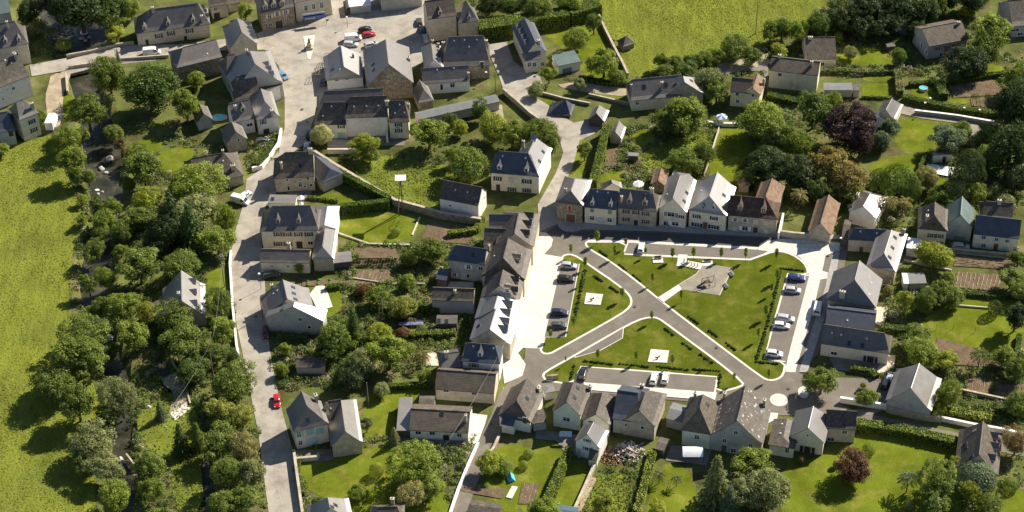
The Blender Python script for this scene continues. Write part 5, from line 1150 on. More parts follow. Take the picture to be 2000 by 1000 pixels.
# young trees and shrub rows of the green
g = 'young trees planted round the green'
for i, (x, y, rx, ry) in enumerate([(1166,460,8,10),(1201,487,6,12),(1222,471,5,6),(1115,485,5,10),(1143,510,7,9),(1138,540,5,9),(1215,570,7,9),(1261,488,5,6),(1314,492,7,9),(1355,491,7,9),(1409,492,6,9),(1457,493,6,10),(1517,494,6,10),(1519,533,7,10),(1508,560,5,10),(1497,604,7,10),(1482,648,6,11),(1275,540,5,12),(1331,574,5,8),(1273,614,6,8),(1168,690,6,9),(1243,693,6,9),(1314,700,6,9),(1075,650,7,7),(1120,625,6,9),(1434,735,5,8),(1105,700,3,7),(1384,702,4,7),(1502,728,5,8)]):
    w_ = ['at the north tip of the green','on the north lawn beside the first shrub row','pinkish, by the white kerb notch','standing alone on the west tip road edge','at the top of the cross road','beside the two dark parked cars','on the inner bend of the cross road','by the white car of the north bay','at the first gap of the north bay','at the second gap of the north bay','third along the north bay','fourth along the north bay','where the north bay narrows','first along the east hedge row','second along the east hedge row','third along the east hedge row','fourth along the east hedge row','lone, in the middle of the north lawn','beside the playground path','at the fork of the cross roads','left of the rocking pad','halfway to the rocking pad','right of the rocking pad','at the foot of the west parking','halfway down the west hedge row','where the south road leaves the green','at the small diagonal bay','by the diagonal road shrubs','at the south tip of the east lawn'][i]
    T(x, y, rx, ry, 's', 'G' if i != 2 else 'z', 'young staked tree ' + w_, g, th=1.6)
def shrub_mesh():
    rg = np.random.default_rng(5); k = 130; d = rg.normal(size=(k,3)); d /= np.linalg.norm(d,axis=1)[:,None]; d[:,2] = np.abs(d[:,2]); 
    return quads_mesh('shrub', d*rg.uniform(.6,1,k)[:,None]*np.array([.5,.5,.7]), d+rg.normal(size=(k,3))*.3, .16, rg)
ORD = 'first second third fourth fifth sixth seventh eighth ninth tenth eleventh twelfth'.split()
SHR = shrub_mesh(); nsh = [0]
def shrub_row(a, b_, n, where, sz=1.0, c=(.08,.11,.03,1)):
    for i in range(n):
        t = (i+.5)/n; p = P(a[0]+(b_[0]-a[0])*t, a[1]+(b_[1]-a[1])*t); s = sz*random.uniform(.75,1.3)*(.85 if 'lining' in where else .66)
        o = new_obj('shrub', SHR, None, (p.x+random.uniform(-.1,.1), p.y+random.uniform(-.1,.1), .12), random.uniform(0,6), (s,s,s)); o.color = c
        tag(o, ORD[i] + ' small shrub in the row ' + where, 'shrub', 'shrub row ' + where)
for a in [((1170,490),(1186,501),6,'by the first young tree'),((1208,517),(1224,530),6,'at the top of the cross road'),((1235,537),(1253,552),6,'on the middle of the north lawn'),((1160,540),(1178,551),5,'near the west rocking pad'),((1190,560),(1209,573),6,'at the inner bend'),((1344,618),(1364,634),6,'under the playground'),((1382,645),(1402,659),6,'on the long east lawn edge'),((1416,670),(1437,685),6,'at the foot of the east lawn'),((1298,642),(1317,656),6,'on the south lawn shoulder'),((1331,669),(1352,684),6,'above the right rocking pad'),((1366,692),(1392,710),7,'at the right corner of the south lawn'),
          ((1140,706),(1197,713),11,'edging the western end of the south bay'),((1209,711),(1268,718),11,'edging the south bay near its middle'),((1281,716),(1345,724),12,'edging the south bay above the two white cars'),((1352,722),(1408,726),10,'edging the eastern end of the south bay'),((1408,730),(1402,760),6,'at the end of the south bay'),((1522,525),(1570,530),9,'above the blue car'),((1122,714),(1113,745),6,'beside the black car'),((1524,530),(1512,585),12,'lining the upper eastern bay'),((1511,588),(1496,645),12,'lining the middle eastern bay'),((1495,648),(1478,703),12,'lining the lower eastern bay'),((1143,528),(1134,572),10,'lining the upper western bay'),((1133,575),(1121,632),11,'lining the lower western bay'),((1476,707),(1519,712),9,'across the foot of the east lawn')]:
    shrub_row(*a)
# hedges
def hedge(px, wd, ht, colr, label, z0=0, lump=.12, name='hedge', dens=26, sz=.17):
    pts = [P(x, y) for x, y in px]; rg = np.random.default_rng(int(px[0][0])+int(px[0][1])); C_, N_ = [], []; o0 = pts[0]
    for a, b_ in zip(pts, pts[1:]):
        L_ = (b_-a).length; d = (b_-a)/L_; n = Vector((-d.y, d.x, 0)); k = int(L_*(wd+2*ht)*dens*.5)+20
        u = rg.uniform(0, 1, k); side = rg.uniform(0, wd+2*ht, k)
        for i in range(k):
            s_ = side[i]; lp = lump*math.sin(u[i]*L_*1.3)+lump*rg.normal()*.5
            if s_ < ht: off, z, nn = -wd/2-lp*.5, s_, -n
            elif s_ < ht+wd: off, z, nn = -wd/2+(s_-ht), ht+lp, Vector((0,0,1))
            else: off, z, nn = wd/2+lp*.5, s_-ht-wd, n
            p = a+d*(u[i]*L_)+n*off; C_.append((p.x-o0.x, p.y-o0.y, z)); N_.append((nn.x, nn.y, nn.z+.3))
        for e, q in ((-1, a), (1, b_)):
            for _ in range(int(wd*ht*dens*.5)+4): 
                p = q+n*rg.uniform(-wd/2, wd/2); C_.append((p.x-o0.x, p.y-o0.y, rg.uniform(0, ht))); N_.append((d.x*e, d.y*e, .3))
    N_ = np.array(N_)+rg.normal(size=(len(N_),3))*.35
    me = quads_mesh(name, np.array(C_), N_, sz, rg)
    # dense twiggy heart
    b = MB()
    for a, b_ in zip(pts, pts[1:]):
        d = (b_-a).normalized(); n = Vector((-d.y, d.x, 0))*(wd/2-.1); h_ = ht-.08
        q = [a-n-o0, b_-n-o0, b_+n-o0, a+n-o0]; t_ = [v+Vector((0,0,h_)) for v in q]
        for f_ in ([t_[0],t_[1],t_[2],t_[3]], [q[0],q[1],t_[1],t_[0]], [q[2],q[3],t_[3],t_[2]], [q[1],q[2],t_[2],t_[1]], [q[3],q[0],t_[0],t_[3]]): b.face(f_)
    o = new_obj(name, me, None, (o0.x, o0.y, z0)); o.color = (*LC[colr], 1); tag(o, label, 'hedge')
    h2 = b.build('hedge_heart', mat('hedge_heart', (.03,.045,.015), 1, 0, .2), o)
    return o
for a in [
 ([(1673,836),(1760,848),(1873,874)],2.4,2.2,'G','long clipped laurel hedge along the lane above the big lawn'),
 ([(1184,262),(1176,300),(1158,373)],2.0,3.6,'G','tall narrow hedge running down beside the lane'),
 ([(934,72),(1000,62),(1060,50)],5,4.2,'G','thick tall laurel hedge behind the hotel, first stretch'),
 ([(1062,50),(1110,44),(1168,26)],5,4.2,'G','thick tall laurel hedge behind the hotel, stretch towards the meadow'),
 ([(664,418),(760,408)],1.6,3.0,'h','dark clipped hedge closing the rectangular lawn'),
 ([(668,352),(720,380),(762,402)],1.6,3.0,'h','dark clipped hedge running beside the long garden wall'),
 ([(1276,886),(1262,940),(1243,1010)],1.8,1.8,'l','bright narrow hedge beside the wild plot'),
 ([(1113,888),(1095,930),(1070,985)],2.0,2.6,'G','row hedge of cypresses between two lawns'),
 ([(1775,168),(1860,165),(1930,152),(2000,142)],1.4,1.4,'h','long dark hedge above the brown vegetable plot'),
 ([(1762,196),(1800,205),(1880,222),(1980,232)],1.8,1.8,'h','hedge along the walled lane under the vegetable plot'),
 ([(1498,192),(1560,206)],2.2,1.8,'h','dark hedge below the tall cream house'),
 ([(1806,310),(1793,345)],.9,2.2,'h','thin dark hedge beside the pool house'),
 ([(742,762),(838,756)],1.2,1.6,'h','low hedge at the top of the bungalow lawn'),
 ([(1833,170),(1842,196)],2.6,2.2,'G','short leafy hedge at the end of the ploughed plot'),
 ([(1600,143),(1640,142),(1680,145),(1750,142)],1.6,1.3,'e','flowering hedge between the two green terraces'),
 ([(1683,192),(1745,194)],.8,.9,'G','low hedge edging the lower terrace'),
 ([(1752,150),(1757,190)],2.0,2.2,'o','blossoming hedge at the end of the terraces'),
 ([(1130,157),(1195,168),(1225,166)],1.6,1.4,'h','dark hedge above the field track'),
 ([(730,608),(830,612),(880,605)],1.4,1.8,'h','shaded hedge across the middle gardens'),
 ([(800,660),(890,655)],1.6,1.6,'y','orange-tinged hedge behind the terrace yards'),
 ([(636,566),(664,563)],1.2,1.4,'h','short dark hedge beside the dazzling patio'),
 ([(690,575),(720,572)],1.4,1.4,'g','small hedge at the end of the vegetable plot'),
 ([(1970,580),(2010,586)],1.6,1.6,'k','dark hedge at the right edge above the back lawn'),
 ([(1878,575),(1965,584)],1.4,1.2,'h','dark hedge above the back lawn'),
 ([(1660,722),(1700,728),(1712,740)],1.6,1.3,'g','flower hedge under the cream house with glazed doors'),
 ([(1720,645),(1775,650)],1.8,1.5,'h','dark clipped hedge in the yard of the huge barn'),
 ([(1845,805),(1900,815),(1935,822)],1.6,1.2,'l','bright hedge along the lane wall'),
 ([(1945,800),(2005,815)],1.6,1.2,'g','leafy hedge above the lane wall at the right edge'),
 ([(875,462),(930,455),(943,432)],1.5,1.6,'l','sunlit hedge at the end of the brown plot'),
 ([(585,895),(582,930),(592,970)],1.0,1.3,'g','scruffy hedge inside the roadside wall'),
 ([(500,330),(520,310)],2.4,1.8,'h','dark hedge inside the curved white wall'),
 ([(1990,660),(1985,700)],1.2,1.6,'h','dark hedge at the right edge by the orchard'),
 ([(660,395),(600,388)],.9,.9,'G','small ragged hedge behind the ribbed-roof shed')]:
    hedge(*a)
# undergrowth nobody could count
regions = [([(245,290),(330,260),(440,290),(470,350),(330,380),(240,340)],1.0),([(655,310),(960,270),(945,350),(870,360),(850,430),(780,400)],.8),([(640,470),(960,470),(960,700),(560,760),(560,660),(660,560)],1.1),([(530,640),(660,640),(650,760),(530,760)],1.2),([(240,440),(450,480),(460,700),(540,860),(540,1000),(250,1000),(260,760)],1.0),
 ([(560,860),(930,850),(880,1000),(560,1000)],.9),([(1130,940),(1250,880),(1240,1000),(1120,1000)],1.3),([(1180,250),(1420,240),(1400,360),(1170,370)],1.2),([(1720,560),(1850,540),(2000,600),(2000,860),(1740,740)],1.3),([(1540,350),(1800,340),(1780,470),(1640,420)],1.0),([(1780,230),(2000,240),(2000,420),(1780,400)],1.0),
 ([(1230,100),(1640,60),(1640,130),(1240,175)],1.2),([(1640,20),(1900,20),(1900,150),(1640,150)],.8),([(60,30),(130,60),(140,120),(60,110)],1.5),([(480,280),(545,260),(545,320),(480,330)],1.5),([(1930,880),(2000,880),(2000,1000),(1900,1000)],1.0),([(770,850),(930,860),(900,900),(770,900)],1.8),([(1130,60),(1230,60),(1230,170),(1100,160)],.6),
 ([(90,250),(190,240),(230,420),(150,420),(130,300)],1.0),([(150,420),(230,440),(230,760),(170,720),(150,560)],1.0),([(1440,170),(1640,190),(1560,330),(1440,330)],.8),([(1860,140),(2000,90),(2000,240),(1870,230)],.5)]
rg = np.random.default_rng(9); CC, NN, SS, SH = [], [], [], []
allx = EXCL + FOOT + [river_w, canal_w]
for poly, dens in regions:
    w_ = np.array(W2(poly)); A_ = abs(area2(w_.tolist()))/2; n = int(A_*dens*.62)
    X = rg.uniform(w_[:,0].min(), w_[:,0].max(), n*2); Y = rg.uniform(w_[:,1].min(), w_[:,1].max(), n*2)
    ok = inpoly(X, Y, w_.tolist())
    for e in allx:
        e = np.array(e)
        if e[:,0].max() < w_[:,0].min() or e[:,0].min() > w_[:,0].max(): continue
        ok &= ~inpoly(X, Y, e.tolist())
    for x, y in zip(X[ok], Y[ok]):
        r = rg.uniform(.2, 1.15)**1.4; k = int(40*r*r)+10; d = rg.normal(size=(k,3)); d /= np.linalg.norm(d,axis=1)[:,None]; d[:,2] = abs(d[:,2])
        CC.append(np.array([x,y,0])+d*r*np.array([1,1,.9])); NN.append(d+rg.normal(size=(k,3))*.4+np.array([0,0,.3])); SS.append(np.full(k,.17)); SH.append(np.full(k, rg.uniform(.6,1.5)))
kinds_ = rg.uniform(size=len(CC)); 
for nm_, lo_, hi_, colr_ in (('flowering_plants', .0, .07, (.55,.47,.36,1)), ('dry_stalks', .07, .17, (.26,.19,.10,1)), ('pale_shrubbery', .17, .34, (.24,.26,.08,1))):
    ix = [i for i in range(len(CC)) if lo_ <= kinds_[i] < hi_]
    mm_ = quads_mesh(nm_, np.concatenate([CC[i] for i in ix]), np.concatenate([NN[i] for i in ix]), np.concatenate([SS[i] for i in ix])*.8, rg, shade=np.concatenate([SH[i] for i in ix])); oo_ = new_obj(nm_, mm_); oo_.color = colr_; tag(oo_, kind='stuff')
ix = [i for i in range(len(CC)) if kinds_[i] >= .34]; CC, NN, SS, SH = [CC[i] for i in ix], [NN[i] for i in ix], [SS[i] for i in ix], [SH[i] for i in ix]
um = quads_mesh('undergrowth', np.concatenate(CC), np.concatenate(NN), np.concatenate(SS), rg, shade=np.concatenate(SH))
uo = new_obj('undergrowth', um); uo.color = (.15,.19,.045,1); tag(uo, kind='stuff'); print('undergrowth faces', len(um.polygons), 'trees', tree_n[0])

# long grass of the two meadows and the rough plots
def grass(polys, dens, colr, hgt, name='grass'):
    C_, N_ = [], []
    for px in polys:
        w_ = np.array(W2(px)); w_[:,0] = np.clip(w_[:,0], -215, 220); w_[:,1] = np.clip(w_[:,1], -160, 240); A_ = abs(area2(w_.tolist()))/2; n = int(A_*dens)
        X = rg.uniform(w_[:,0].min(), w_[:,0].max(), n*2); Y = rg.uniform(w_[:,1].min(), w_[:,1].max(), n*2); ok = inpoly(X, Y, w_.tolist())
        for e in FOOT: ok &= ~inpoly(X, Y, e)
        X, Y = X[ok], Y[ok]; wave = np.sin(X*.11+Y*.07)+np.sin(X*.05-Y*.13+1)+np.sin(X*.31+Y*.23); keep = rg.uniform(size=len(X)) < .55+.18*wave; X, Y = X[keep], Y[keep]
        C_.append(np.stack([X, Y, np.full(len(X), hgt*.45)+.03], 1)); k = len(X); N_.append(np.stack([rg.normal(size=k)*.5+.3, rg.normal(size=k)*.5-.3, rg.uniform(.15,.9,k)], 1))
    C_ = np.concatenate(C_); o = new_obj(name, quads_mesh(name, C_, np.concatenate(N_), hgt, rg, shade=rg.uniform(.88,1.12,len(C_)))); o.color = (*colr, 1); tag(o, kind='stuff')
grass([[(-120,300),(0,285),(60,272),(110,262),(128,275),(118,320),(140,360),(160,400),(152,450),(140,500),(132,560),(140,620),(160,670),(170,720),(190,770),(205,830),(190,880),(185,930),(190,1040),(-160,1040)], [(1175,-50),(1720,-50),(1690,0),(1640,25),(1560,60),(1480,95),(1390,115),(1290,130),(1262,150),(1228,150),(1205,90),(1170,30)]], 4.5, (.205,.218,.033), .14)
grass([[(690,310),(760,300),(860,330),(930,300),(945,350),(870,370),(850,430),(790,405),(700,350)], [(260,830),(290,790),(340,760),(380,790),(400,860),(395,920),(300,890)], [(1130,960),(1160,930),(1220,920),(1235,960),(1210,1020),(1130,1020)], [(330,870),(390,885),(400,1000),(340,1000)], [(1240,300),(1380,250),(1395,300),(1330,350),(1260,330)], [(110,262),(150,300),(170,420),(150,560),(190,760),(205,830),(170,720),(132,560),(140,500),(152,450),(160,400),(118,320)]], 8.0, (.23,.25,.05), .22, 'tall_grass')
# ---------------- bridge, walls, poles, vehicles, small things ----------------
def wall_line(px, wd, ht, m_, label, name='wall', cap=None, z0=0, cat='wall'):
    pts = [P(x, y) for x, y in px]; o0 = Vector((pts[0].x, pts[0].y, 0)); b = MB(); c_ = MB()
    w_ = [Vector((p.x-o0.x, p.y-o0.y)) for p in pts]; L_, R2 = [], []
    for i in range(len(w_)):
        a = w_[max(0,i-1)]; c = w_[min(len(w_)-1,i+1)]; d = (c-a).normalized(); n = Vector((-d.y, d.x)); L_.append(w_[i]+n*wd/2); R2.append(w_[i]-n*wd/2)
    def run(bb, ex, za, zb, mi=0):
        for i in range(len(w_)-1):
            l0, l1 = w_[i]+(L_[i]-w_[i])*ex, w_[i+1]+(L_[i+1]-w_[i+1])*ex; r0_, r1 = w_[i]+(R2[i]-w_[i])*ex, w_[i+1]+(R2[i+1]-w_[i+1])*ex
            bb.face([(r0_.x,r0_.y,zb),(r1.x,r1.y,zb),(l1.x,l1.y,zb),(l0.x,l0.y,zb)], mi); bb.face([(l1.x,l1.y,zb),(l1.x,l1.y,za),(l0.x,l0.y,za),(l0.x,l0.y,zb)], mi); bb.face([(r0_.x,r0_.y,zb),(r0_.x,r0_.y,za),(r1.x,r1.y,za),(r1.x,r1.y,zb)], mi)
            if i == 0: bb.face([(l0.x,l0.y,za),(r0_.x,r0_.y,za),(r0_.x,r0_.y,zb),(l0.x,l0.y,zb)], mi)
            if i == len(w_)-2: bb.face([(r1.x,r1.y,za),(l1.x,l1.y,za),(l1.x,l1.y,zb),(r1.x,r1.y,zb)], mi)
    run(b, 1, -2.5 if z0 else -.3, ht); o = b.build(name, m_, None, (o0.x, o0.y, z0)); tag(o, label, cat)
    if cap: run(c_, 1.25, ht+.003, ht+.10); c_.build('coping', cap, o)
    return o
# bridge deck and road
br = empty('bridge', P(180,125)); tag(br, 'stone road bridge with low parapets crossing the river by the slate houses', 'bridge')
o0 = P(180,125)
def rel(px, z): return [(p.x-o0.x, p.y-o0.y) for p in [P(x, y, 0) for x, y in px]]
b = MB(); b.prism(rel([(112,122),(226,92),(300,84),(305,118),(205,128),(122,148)],0), -.9, .05, 0, 1); b.build('deck', [street_m, w_stone], br)
for nm, px in (('parapet',[(130,112),(180,103),(226,91),(262,86)]),('parapet',[(134,134),(180,128),(192,122),(330,112)])):
    pts = [P(x, y) for x, y in px]; pb = MB()
    for a, c in zip(pts, pts[1:]):
        d = (c-a).normalized(); n = Vector((-d.y, d.x, 0))*.22; q = [a-n-o0, c-n-o0, c+n-o0, a+n-o0]
        pb.prism([(v.x, v.y) for v in q], -.9, 1.0, 0)
    pb.build(nm, w_stone_pale, br)
pb = MB()
for px in ([(130,146),(136,146),(139,118),(133,118)], [(192,135),(200,134),(225,100),(218,100)]):
    pb.prism(rel(px,0), -3, -.92, 0)
pb.build('abutment', w_stone, br)
sheet('street', [(225,96),(300,88),(345,88),(500,70),(520,98),(420,100),(345,104),(300,116),(226,124)], .052, street_m)
sheet('street', [(58,128),(130,114),(132,138),(62,150)], .052, street_m)
stone_cap = w_stone_pale
for a in [
 ([(606,300),(650,328),(700,358),(745,385),(775,403)], .6, 2.0, w_stone_pale, 'long mossy garden wall with pale coping cutting diagonally past the hedge', 'wall', stone_cap),
 ([(775,403),(820,415),(860,427),(940,440)], .6, 2.2, w_stone, 'shaded stone wall from the post to the white garage building', 'wall', stone_cap),
 ([(452,495),(450,520),(455,600),(463,680),(470,715)], .45, 1.1, w_beige, 'road parapet with white coping above the riverside gardens', 'wall', white_paint),
 ([(575,888),(582,940),(592,1010)], .5, 1.6, w_stone_pale, 'roadside garden wall running off the lower edge', 'wall', stone_cap),
 ([(574,903),(620,899),(622,893)], .5, 1.3, w_beige, 'low terrace wall below the turquoise-shuttered house', 'wall', stone_cap),
 ([(493,335),(512,330),(530,308),(545,285),(550,258)], .5, 1.3, w_white, 'curved white wall along the street bend', 'wall', white_paint),
 ([(1640,786),(1680,792),(1730,800)], .5, 1.6, w_white, 'white-topped wall at the end of the driveway', 'wall', white_paint),
 ([(1730,803),(1745,808),(1790,818),(1838,825)], .6, 1.8, w_stone_pale, 'grey stone wall between lane and gabled barn', 'wall', stone_cap),
 ([(1838,822),(1900,835),(1960,845),(2020,860)], .5, 1.2, w_white, 'pale lane wall under the flowering hedge at the right', 'wall', white_paint),
 ([(934,868),(915,910),(895,960),(878,1010)], .5, .7, w_white, 'low pale wall following the lane to the lower edge', 'wall', white_paint),
 ([(975,858),(965,880),(952,898)], .5, 1.2, w_stone, 'short stone wall at the lane side of the clipped lawn', 'wall', stone_cap),
 ([(1166,28),(1180,60),(1200,100),(1216,130),(1226,152)], .5, 1.5, w_stone, 'old field wall between the hotel lawn and the meadow', 'wall', stone_cap),
 ([(983,182),(1010,205),(1035,228),(1055,242)], .5, 1.6, w_stone_pale, 'stone wall descending beside the lane from the long shed', 'wall', stone_cap),
 ([(1055,184),(1100,196),(1120,200),(1152,206)], .4, .9, w_stone, 'low wall behind the black pyramid wash house', 'wall', stone_cap),
 ([(1150,188),(1232,207)], .4, .9, w_stone, 'low wall beside the field track', 'wall', stone_cap),
 ([(1519,462),(1548,466),(1582,469)], .5, 2.0, w_stone_pale, 'stone garden wall with gateway between the row and the rust-tiled barn', 'wall', stone_cap),
 ([(1520,468),(1529,430)], .4, 2.2, w_white, 'bright white side wall of the red-brown tiled house garden', 'wall', white_paint),
 ([(1375,345),(1390,300),(1404,255)], .25, 1.2, w_beige, 'thin straight garden wall beside the long shaded lawn', 'wall', None),
 ([(1378,242),(1402,246),(1445,247)], .4, 1.0, w_white, 'white-topped wall behind the striped parasol', 'wall', white_paint),
 ([(1786,222),(1830,227),(1870,232)], .5, 1.2, w_stone_pale, 'walled lane edge with pale coping near the lamp', 'wall', white_paint),
 ([(1870,232),(1905,238),(1940,244)], .5, 1.2, w_stone_pale, 'gravel court wall with pale coping and gate pillars', 'wall', white_paint),
 ([(1790,488),(1870,492),(1990,503)], .4, .9, w_stone, 'low orchard wall in front of the navy-roofed house', 'wall', stone_cap),
 ([(1765,510),(1858,530)], .3, .6, w_beige, 'garden edging between workshop and vegetable rows', 'wall', None),
 ([(1835,632),(1905,642),(1975,655)][:0] or [(1835,590),(1870,598),(1930,603)], .25, .5, w_beige, 'thin kerb wall at the top of the back lawn', 'wall', None),
 ([(1830,755),(1900,770),(1970,785)], .4, .8, w_stone_pale, 'dry wall under the brown orchard plots', 'wall', stone_cap),
 ([(1118,950),(1100,985),(1090,1010)][:0] or [(1165,905),(1145,950),(1120,1005)], .5, 1.2, w_stone_pale, 'pale wall between cypress hedge and wild plot', 'wall', stone_cap),
 ([(310,695),(345,730),(368,790)][:0] or [(335,705),(350,730),(368,775),(372,790)], .4, .5, w_stone_pale, 'mill stream wall curving through the trees', 'wall', None),
 ([(640,600),(632,612)], .3, 1.0, w_white, 'short patio wall beside the dazzling patio', 'wall', None),
 ([(690,545),(760,556),(830,556)], .3, .5, w_stone_pale, 'edging wall below the striped vegetable bed', 'wall', None),
 ([(820,425),(805,460)], .4, .3, w_beige, 'pale stone edging between lawn and brown plot', 'wall', None),
 ([(655,455),(720,478),(800,480)], .5, .5, w_stone_pale, 'rockery edge at the foot of the rectangular lawn', 'wall', None),
 ([(1140,790),(1080,770)][:0] or [(1054,765),(1040,800),(1030,840)], .4, 2.2, w_white, 'white flank wall beside the brown-roofed cottage', 'wall', None),
 ([(1068,742),(1090,740)], .5, 1.4, w_stone, 'broken stone wall at the start of the lane', 'wall', None),
 ([(750,230),(740,272)][:0] or [(757,262),(757,280)], .4, 2.2, w_white, 'stub wall dividing the terrace gardens', 'wall', None),
 ([(640,300),(700,300),(732,296)], .4, 1.6, w_cream, 'cream retaining wall with a dark opening below the terrace yard', 'wall', None),
 ([(130,150),(133,185)], .5, 1.4, w_stone_pale, 'pale pier wall on the river bank under the bridge', 'wall', None),
 ([(397,886),(405,905)][:0] or [(247,888),(264,910)], .4, .4, w_stone_pale, 'short concrete sill at the river pool', 'wall', None)]:
    wall_line(*a)
# small concrete footbridge over the mill stream
fb = P(365,800); o = MB(); 
o.prism([(v.x-fb.x, v.y-fb.y) for v in [P(332,808),(P(362,788)),(P(372,798)),(P(342,822))]], -.25, .12); tag(o.build('footbridge', white_m, None, (fb.x, fb.y, 0)), 'pale concrete slab footbridge over the mill stream', 'footbridge')
fb = P(290,735); o = MB(); o.prism([(v.x-fb.x, v.y-fb.y) for v in [P(282,730),P(300,716),P(305,722),P(288,737)]], -.25, .12); tag(o.build('sluice', w_stone_pale, None, (fb.x, fb.y, 0)), 'narrow stone sluice at the head of the mill stream', 'sluice')
foam_m = mat('white_water', (.7,.7,.68), .6, .3, .2, 3)
def foam(px): 
    w_ = chaikin(W2(px, -1.3), 1); flat('foam', w_, -1.30, foam_m, 'stuff')
for px in [[(193,656),(205,651),(222,655),(222,660),(200,662)], [(208,307),(214,304),(215,308),(210,310)], [(232,905),(240,900),(238,915)], [(232,890),(240,893),(238,900)], [(155,62),(170,58),(172,66),(160,70)], [(184,371),(190,368),(196,371),(191,373)]]: foam(px)
# rocks in the river
rk = bmesh.new(); bmesh.ops.create_icosphere(rk, subdivisions=2, radius=1)
for v in rk.verts: v.co *= random.uniform(.75, 1.15); v.co.z *= .6
rme = bpy.data.meshes.new('rock'); rk.to_mesh(rme); rme.materials.append(mat('river_rock', (.42,.39,.34), .9, .2, .15, 2))
for i, (x, y, s, w_) in enumerate([(158,68,.9,'on the gravel bar above the bridge'),(166,72,.7,'second on the gravel bar above the bridge'),(173,66,.6,'third on the gravel bar above the bridge'),(213,303,1.2,'white boulder in the river bend'),(197,322,1.0,'long boulder below the river bend'),(205,330,.7,'small boulder beside the long one'),(190,372,.6,'at the tail of the rapids'),(198,368,.5,'second at the tail of the rapids'),(340,808,.7,'under the footbridge'),(382,836,.8,'below the footbridge rapids'),(370,832,.6,'beside the footbridge pool'),(236,893,.7,'in the lower pool'),(290,796,.7,'in the clearing'),(215,655,.6,'at the weir'),(268,590,.5,'by the riverside house'),(1610,712,.3,'in the yard')]):
    p = P(x, y); o = new_obj('rock', rme, None, (p.x, p.y, -1.25 if i not in (12,14,15) else .1), i*1.3, (s,s*.8,s)); tag(o, 'pale rock ' + w_, 'rock', 'rocks in and by the river')
# poles
def pole(x, y, h, label, arm=0, twin=False, board=False, r=.14, tilt=0):
    p = P(x, y); root = empty('utility_pole', (p.x, p.y, 0)); tag(root, label, 'pole'); b = MB(); b.tube((0,0,-.3),(tilt,0,h),r,r*.7,7); b.build('shaft', wood_old if not board else wood_brown, root)
    if twin: b = MB(); b.tube((-1.3,0,-.3),(-.1,0,h-.5),r,r*.8,7); b.build('strut', wood_old, root)
    if arm:
        b = MB(); b.box(-arm+tilt, arm+tilt, -.08, .08, h-.5, h-.35)
        for sx in (-1,0,1): b.tube((sx*arm*.85+tilt,0,h-.35),(sx*arm*.85+tilt,0,h-.1),.07,.05,5)
        b.build('crossarm', metal_dark if arm < 1.4 else white_paint, root)
    if board: 
        b = MB(); b.box(-1.4, 1.4, -1.2, 1.2, h, h+.25); b.box(-1.0,1.0,-.8,.8,h-.35,h-.01,1); b.build('platform', [white_paint, metal_dark], root)
    return root
pole(787,417,11.5,'tall nest-platform post with square white top by the garden wall',board=True,twin=True,r=.16)
pole(748,624,7.5,'twin-legged timber mast in the middle garden',twin=True)
pole(889,928,9,'leaning dark pole beside the lane opposite the bungalow',arm=.8,tilt=-.3)
pole(1476,66,11,'tall dark pole standing in the upper meadow')
pole(126,246,8,'dark pole on the grass next to the track')
pole(419,745,10,'mast with white insulator bracket among the roadside trees',arm=1.2)
pole(439,560,10,'mast with three white insulators on the small lawn',arm=1.2)
pole(720,790,7,'pole under the tall pale tree of the bungalow garden')
pole(205,998,7,'pole at the lower edge beside the river')
pole(1758,50,10,'pale pole in the shaded wood',r=.1)
pole(968,180,7,'dark lamp post at the wall by the low white house')
pole(603,45,4.5,'short pole with a white collar near the shop')
pole(513,620,6.5,'white-banded post at the corner of the long low house')
pole(1583,460,3.2,'thin post by the rust-tiled barn gable',r=.08)
for x, y, w_ in [(1704,662,'first'),(1862,642,'middle'),(1904,650,'last'),(1828,645,'second')]:
    pole(x, y, 2, 'bare washing-line post, %s of four on the back lawn' % w_, r=.06)
# cables
cab = mat('cable', (.25,.24,.22), .6, .3, .05)
def cable(a, za, b_, zb, label, sag=1.5):
    p, q = P(*a, za), P(*b_, zb); b = MB(); prev = p; 
    for i in range(1, 13):
        t = i/12; c = p.lerp(q, t); c.z -= sag*4*t*(1-t); b.tube(prev-p, c-p, .03, .03, 4); prev = c
    tag(b.build('cable', cab, None, p), label, 'cable')
cable((436,482),9.6,(417,655),9.6,'overhead line between the two roadside masts')
cable((417,655),9.6,(330,800),6,'overhead line from the lower mast across the clearing')
cable((880,855),9,(1020,600),8,'overhead line crossing above the tan-tiled wing')
cable((883,855),9,(750,950),5,'overhead line from the lane pole towards the feathery tree')
# street lamps with white heads
def lamp(x, y, h, label):
    p = P(x, y); root = empty('street_lamp', (p.x, p.y, 0)); tag(root, label, 'street lamp', 'street lamps'); b = MB(); b.tube((0,0,-.1),(0,0,h),.07,.05,6); b.build('post', metal_dark, root)
    b = MB(); b.tube((0,0,h),(0,0,h+.2),.35,.28,8); b.build('lamp_head', white_paint, root)
for x, y, w_ in [(1814,213,'at the bend of the walled lane'),(1880,232,'at the first gate pillar of the gravel court'),(1910,236,'at the second gate pillar of the gravel court'),(1804,222,'at the start of the walled lane'),(679,54,'in the middle of the car park'),(510,565,'beside the long low house'),(950,162,'in front of the recessed arched door'),(1640,487,'at the paving corner by the navy-roofed house')]:
    lamp(x, y, 3.6 if y != 565 else 5, 'street lamp with flat white head ' + w_)
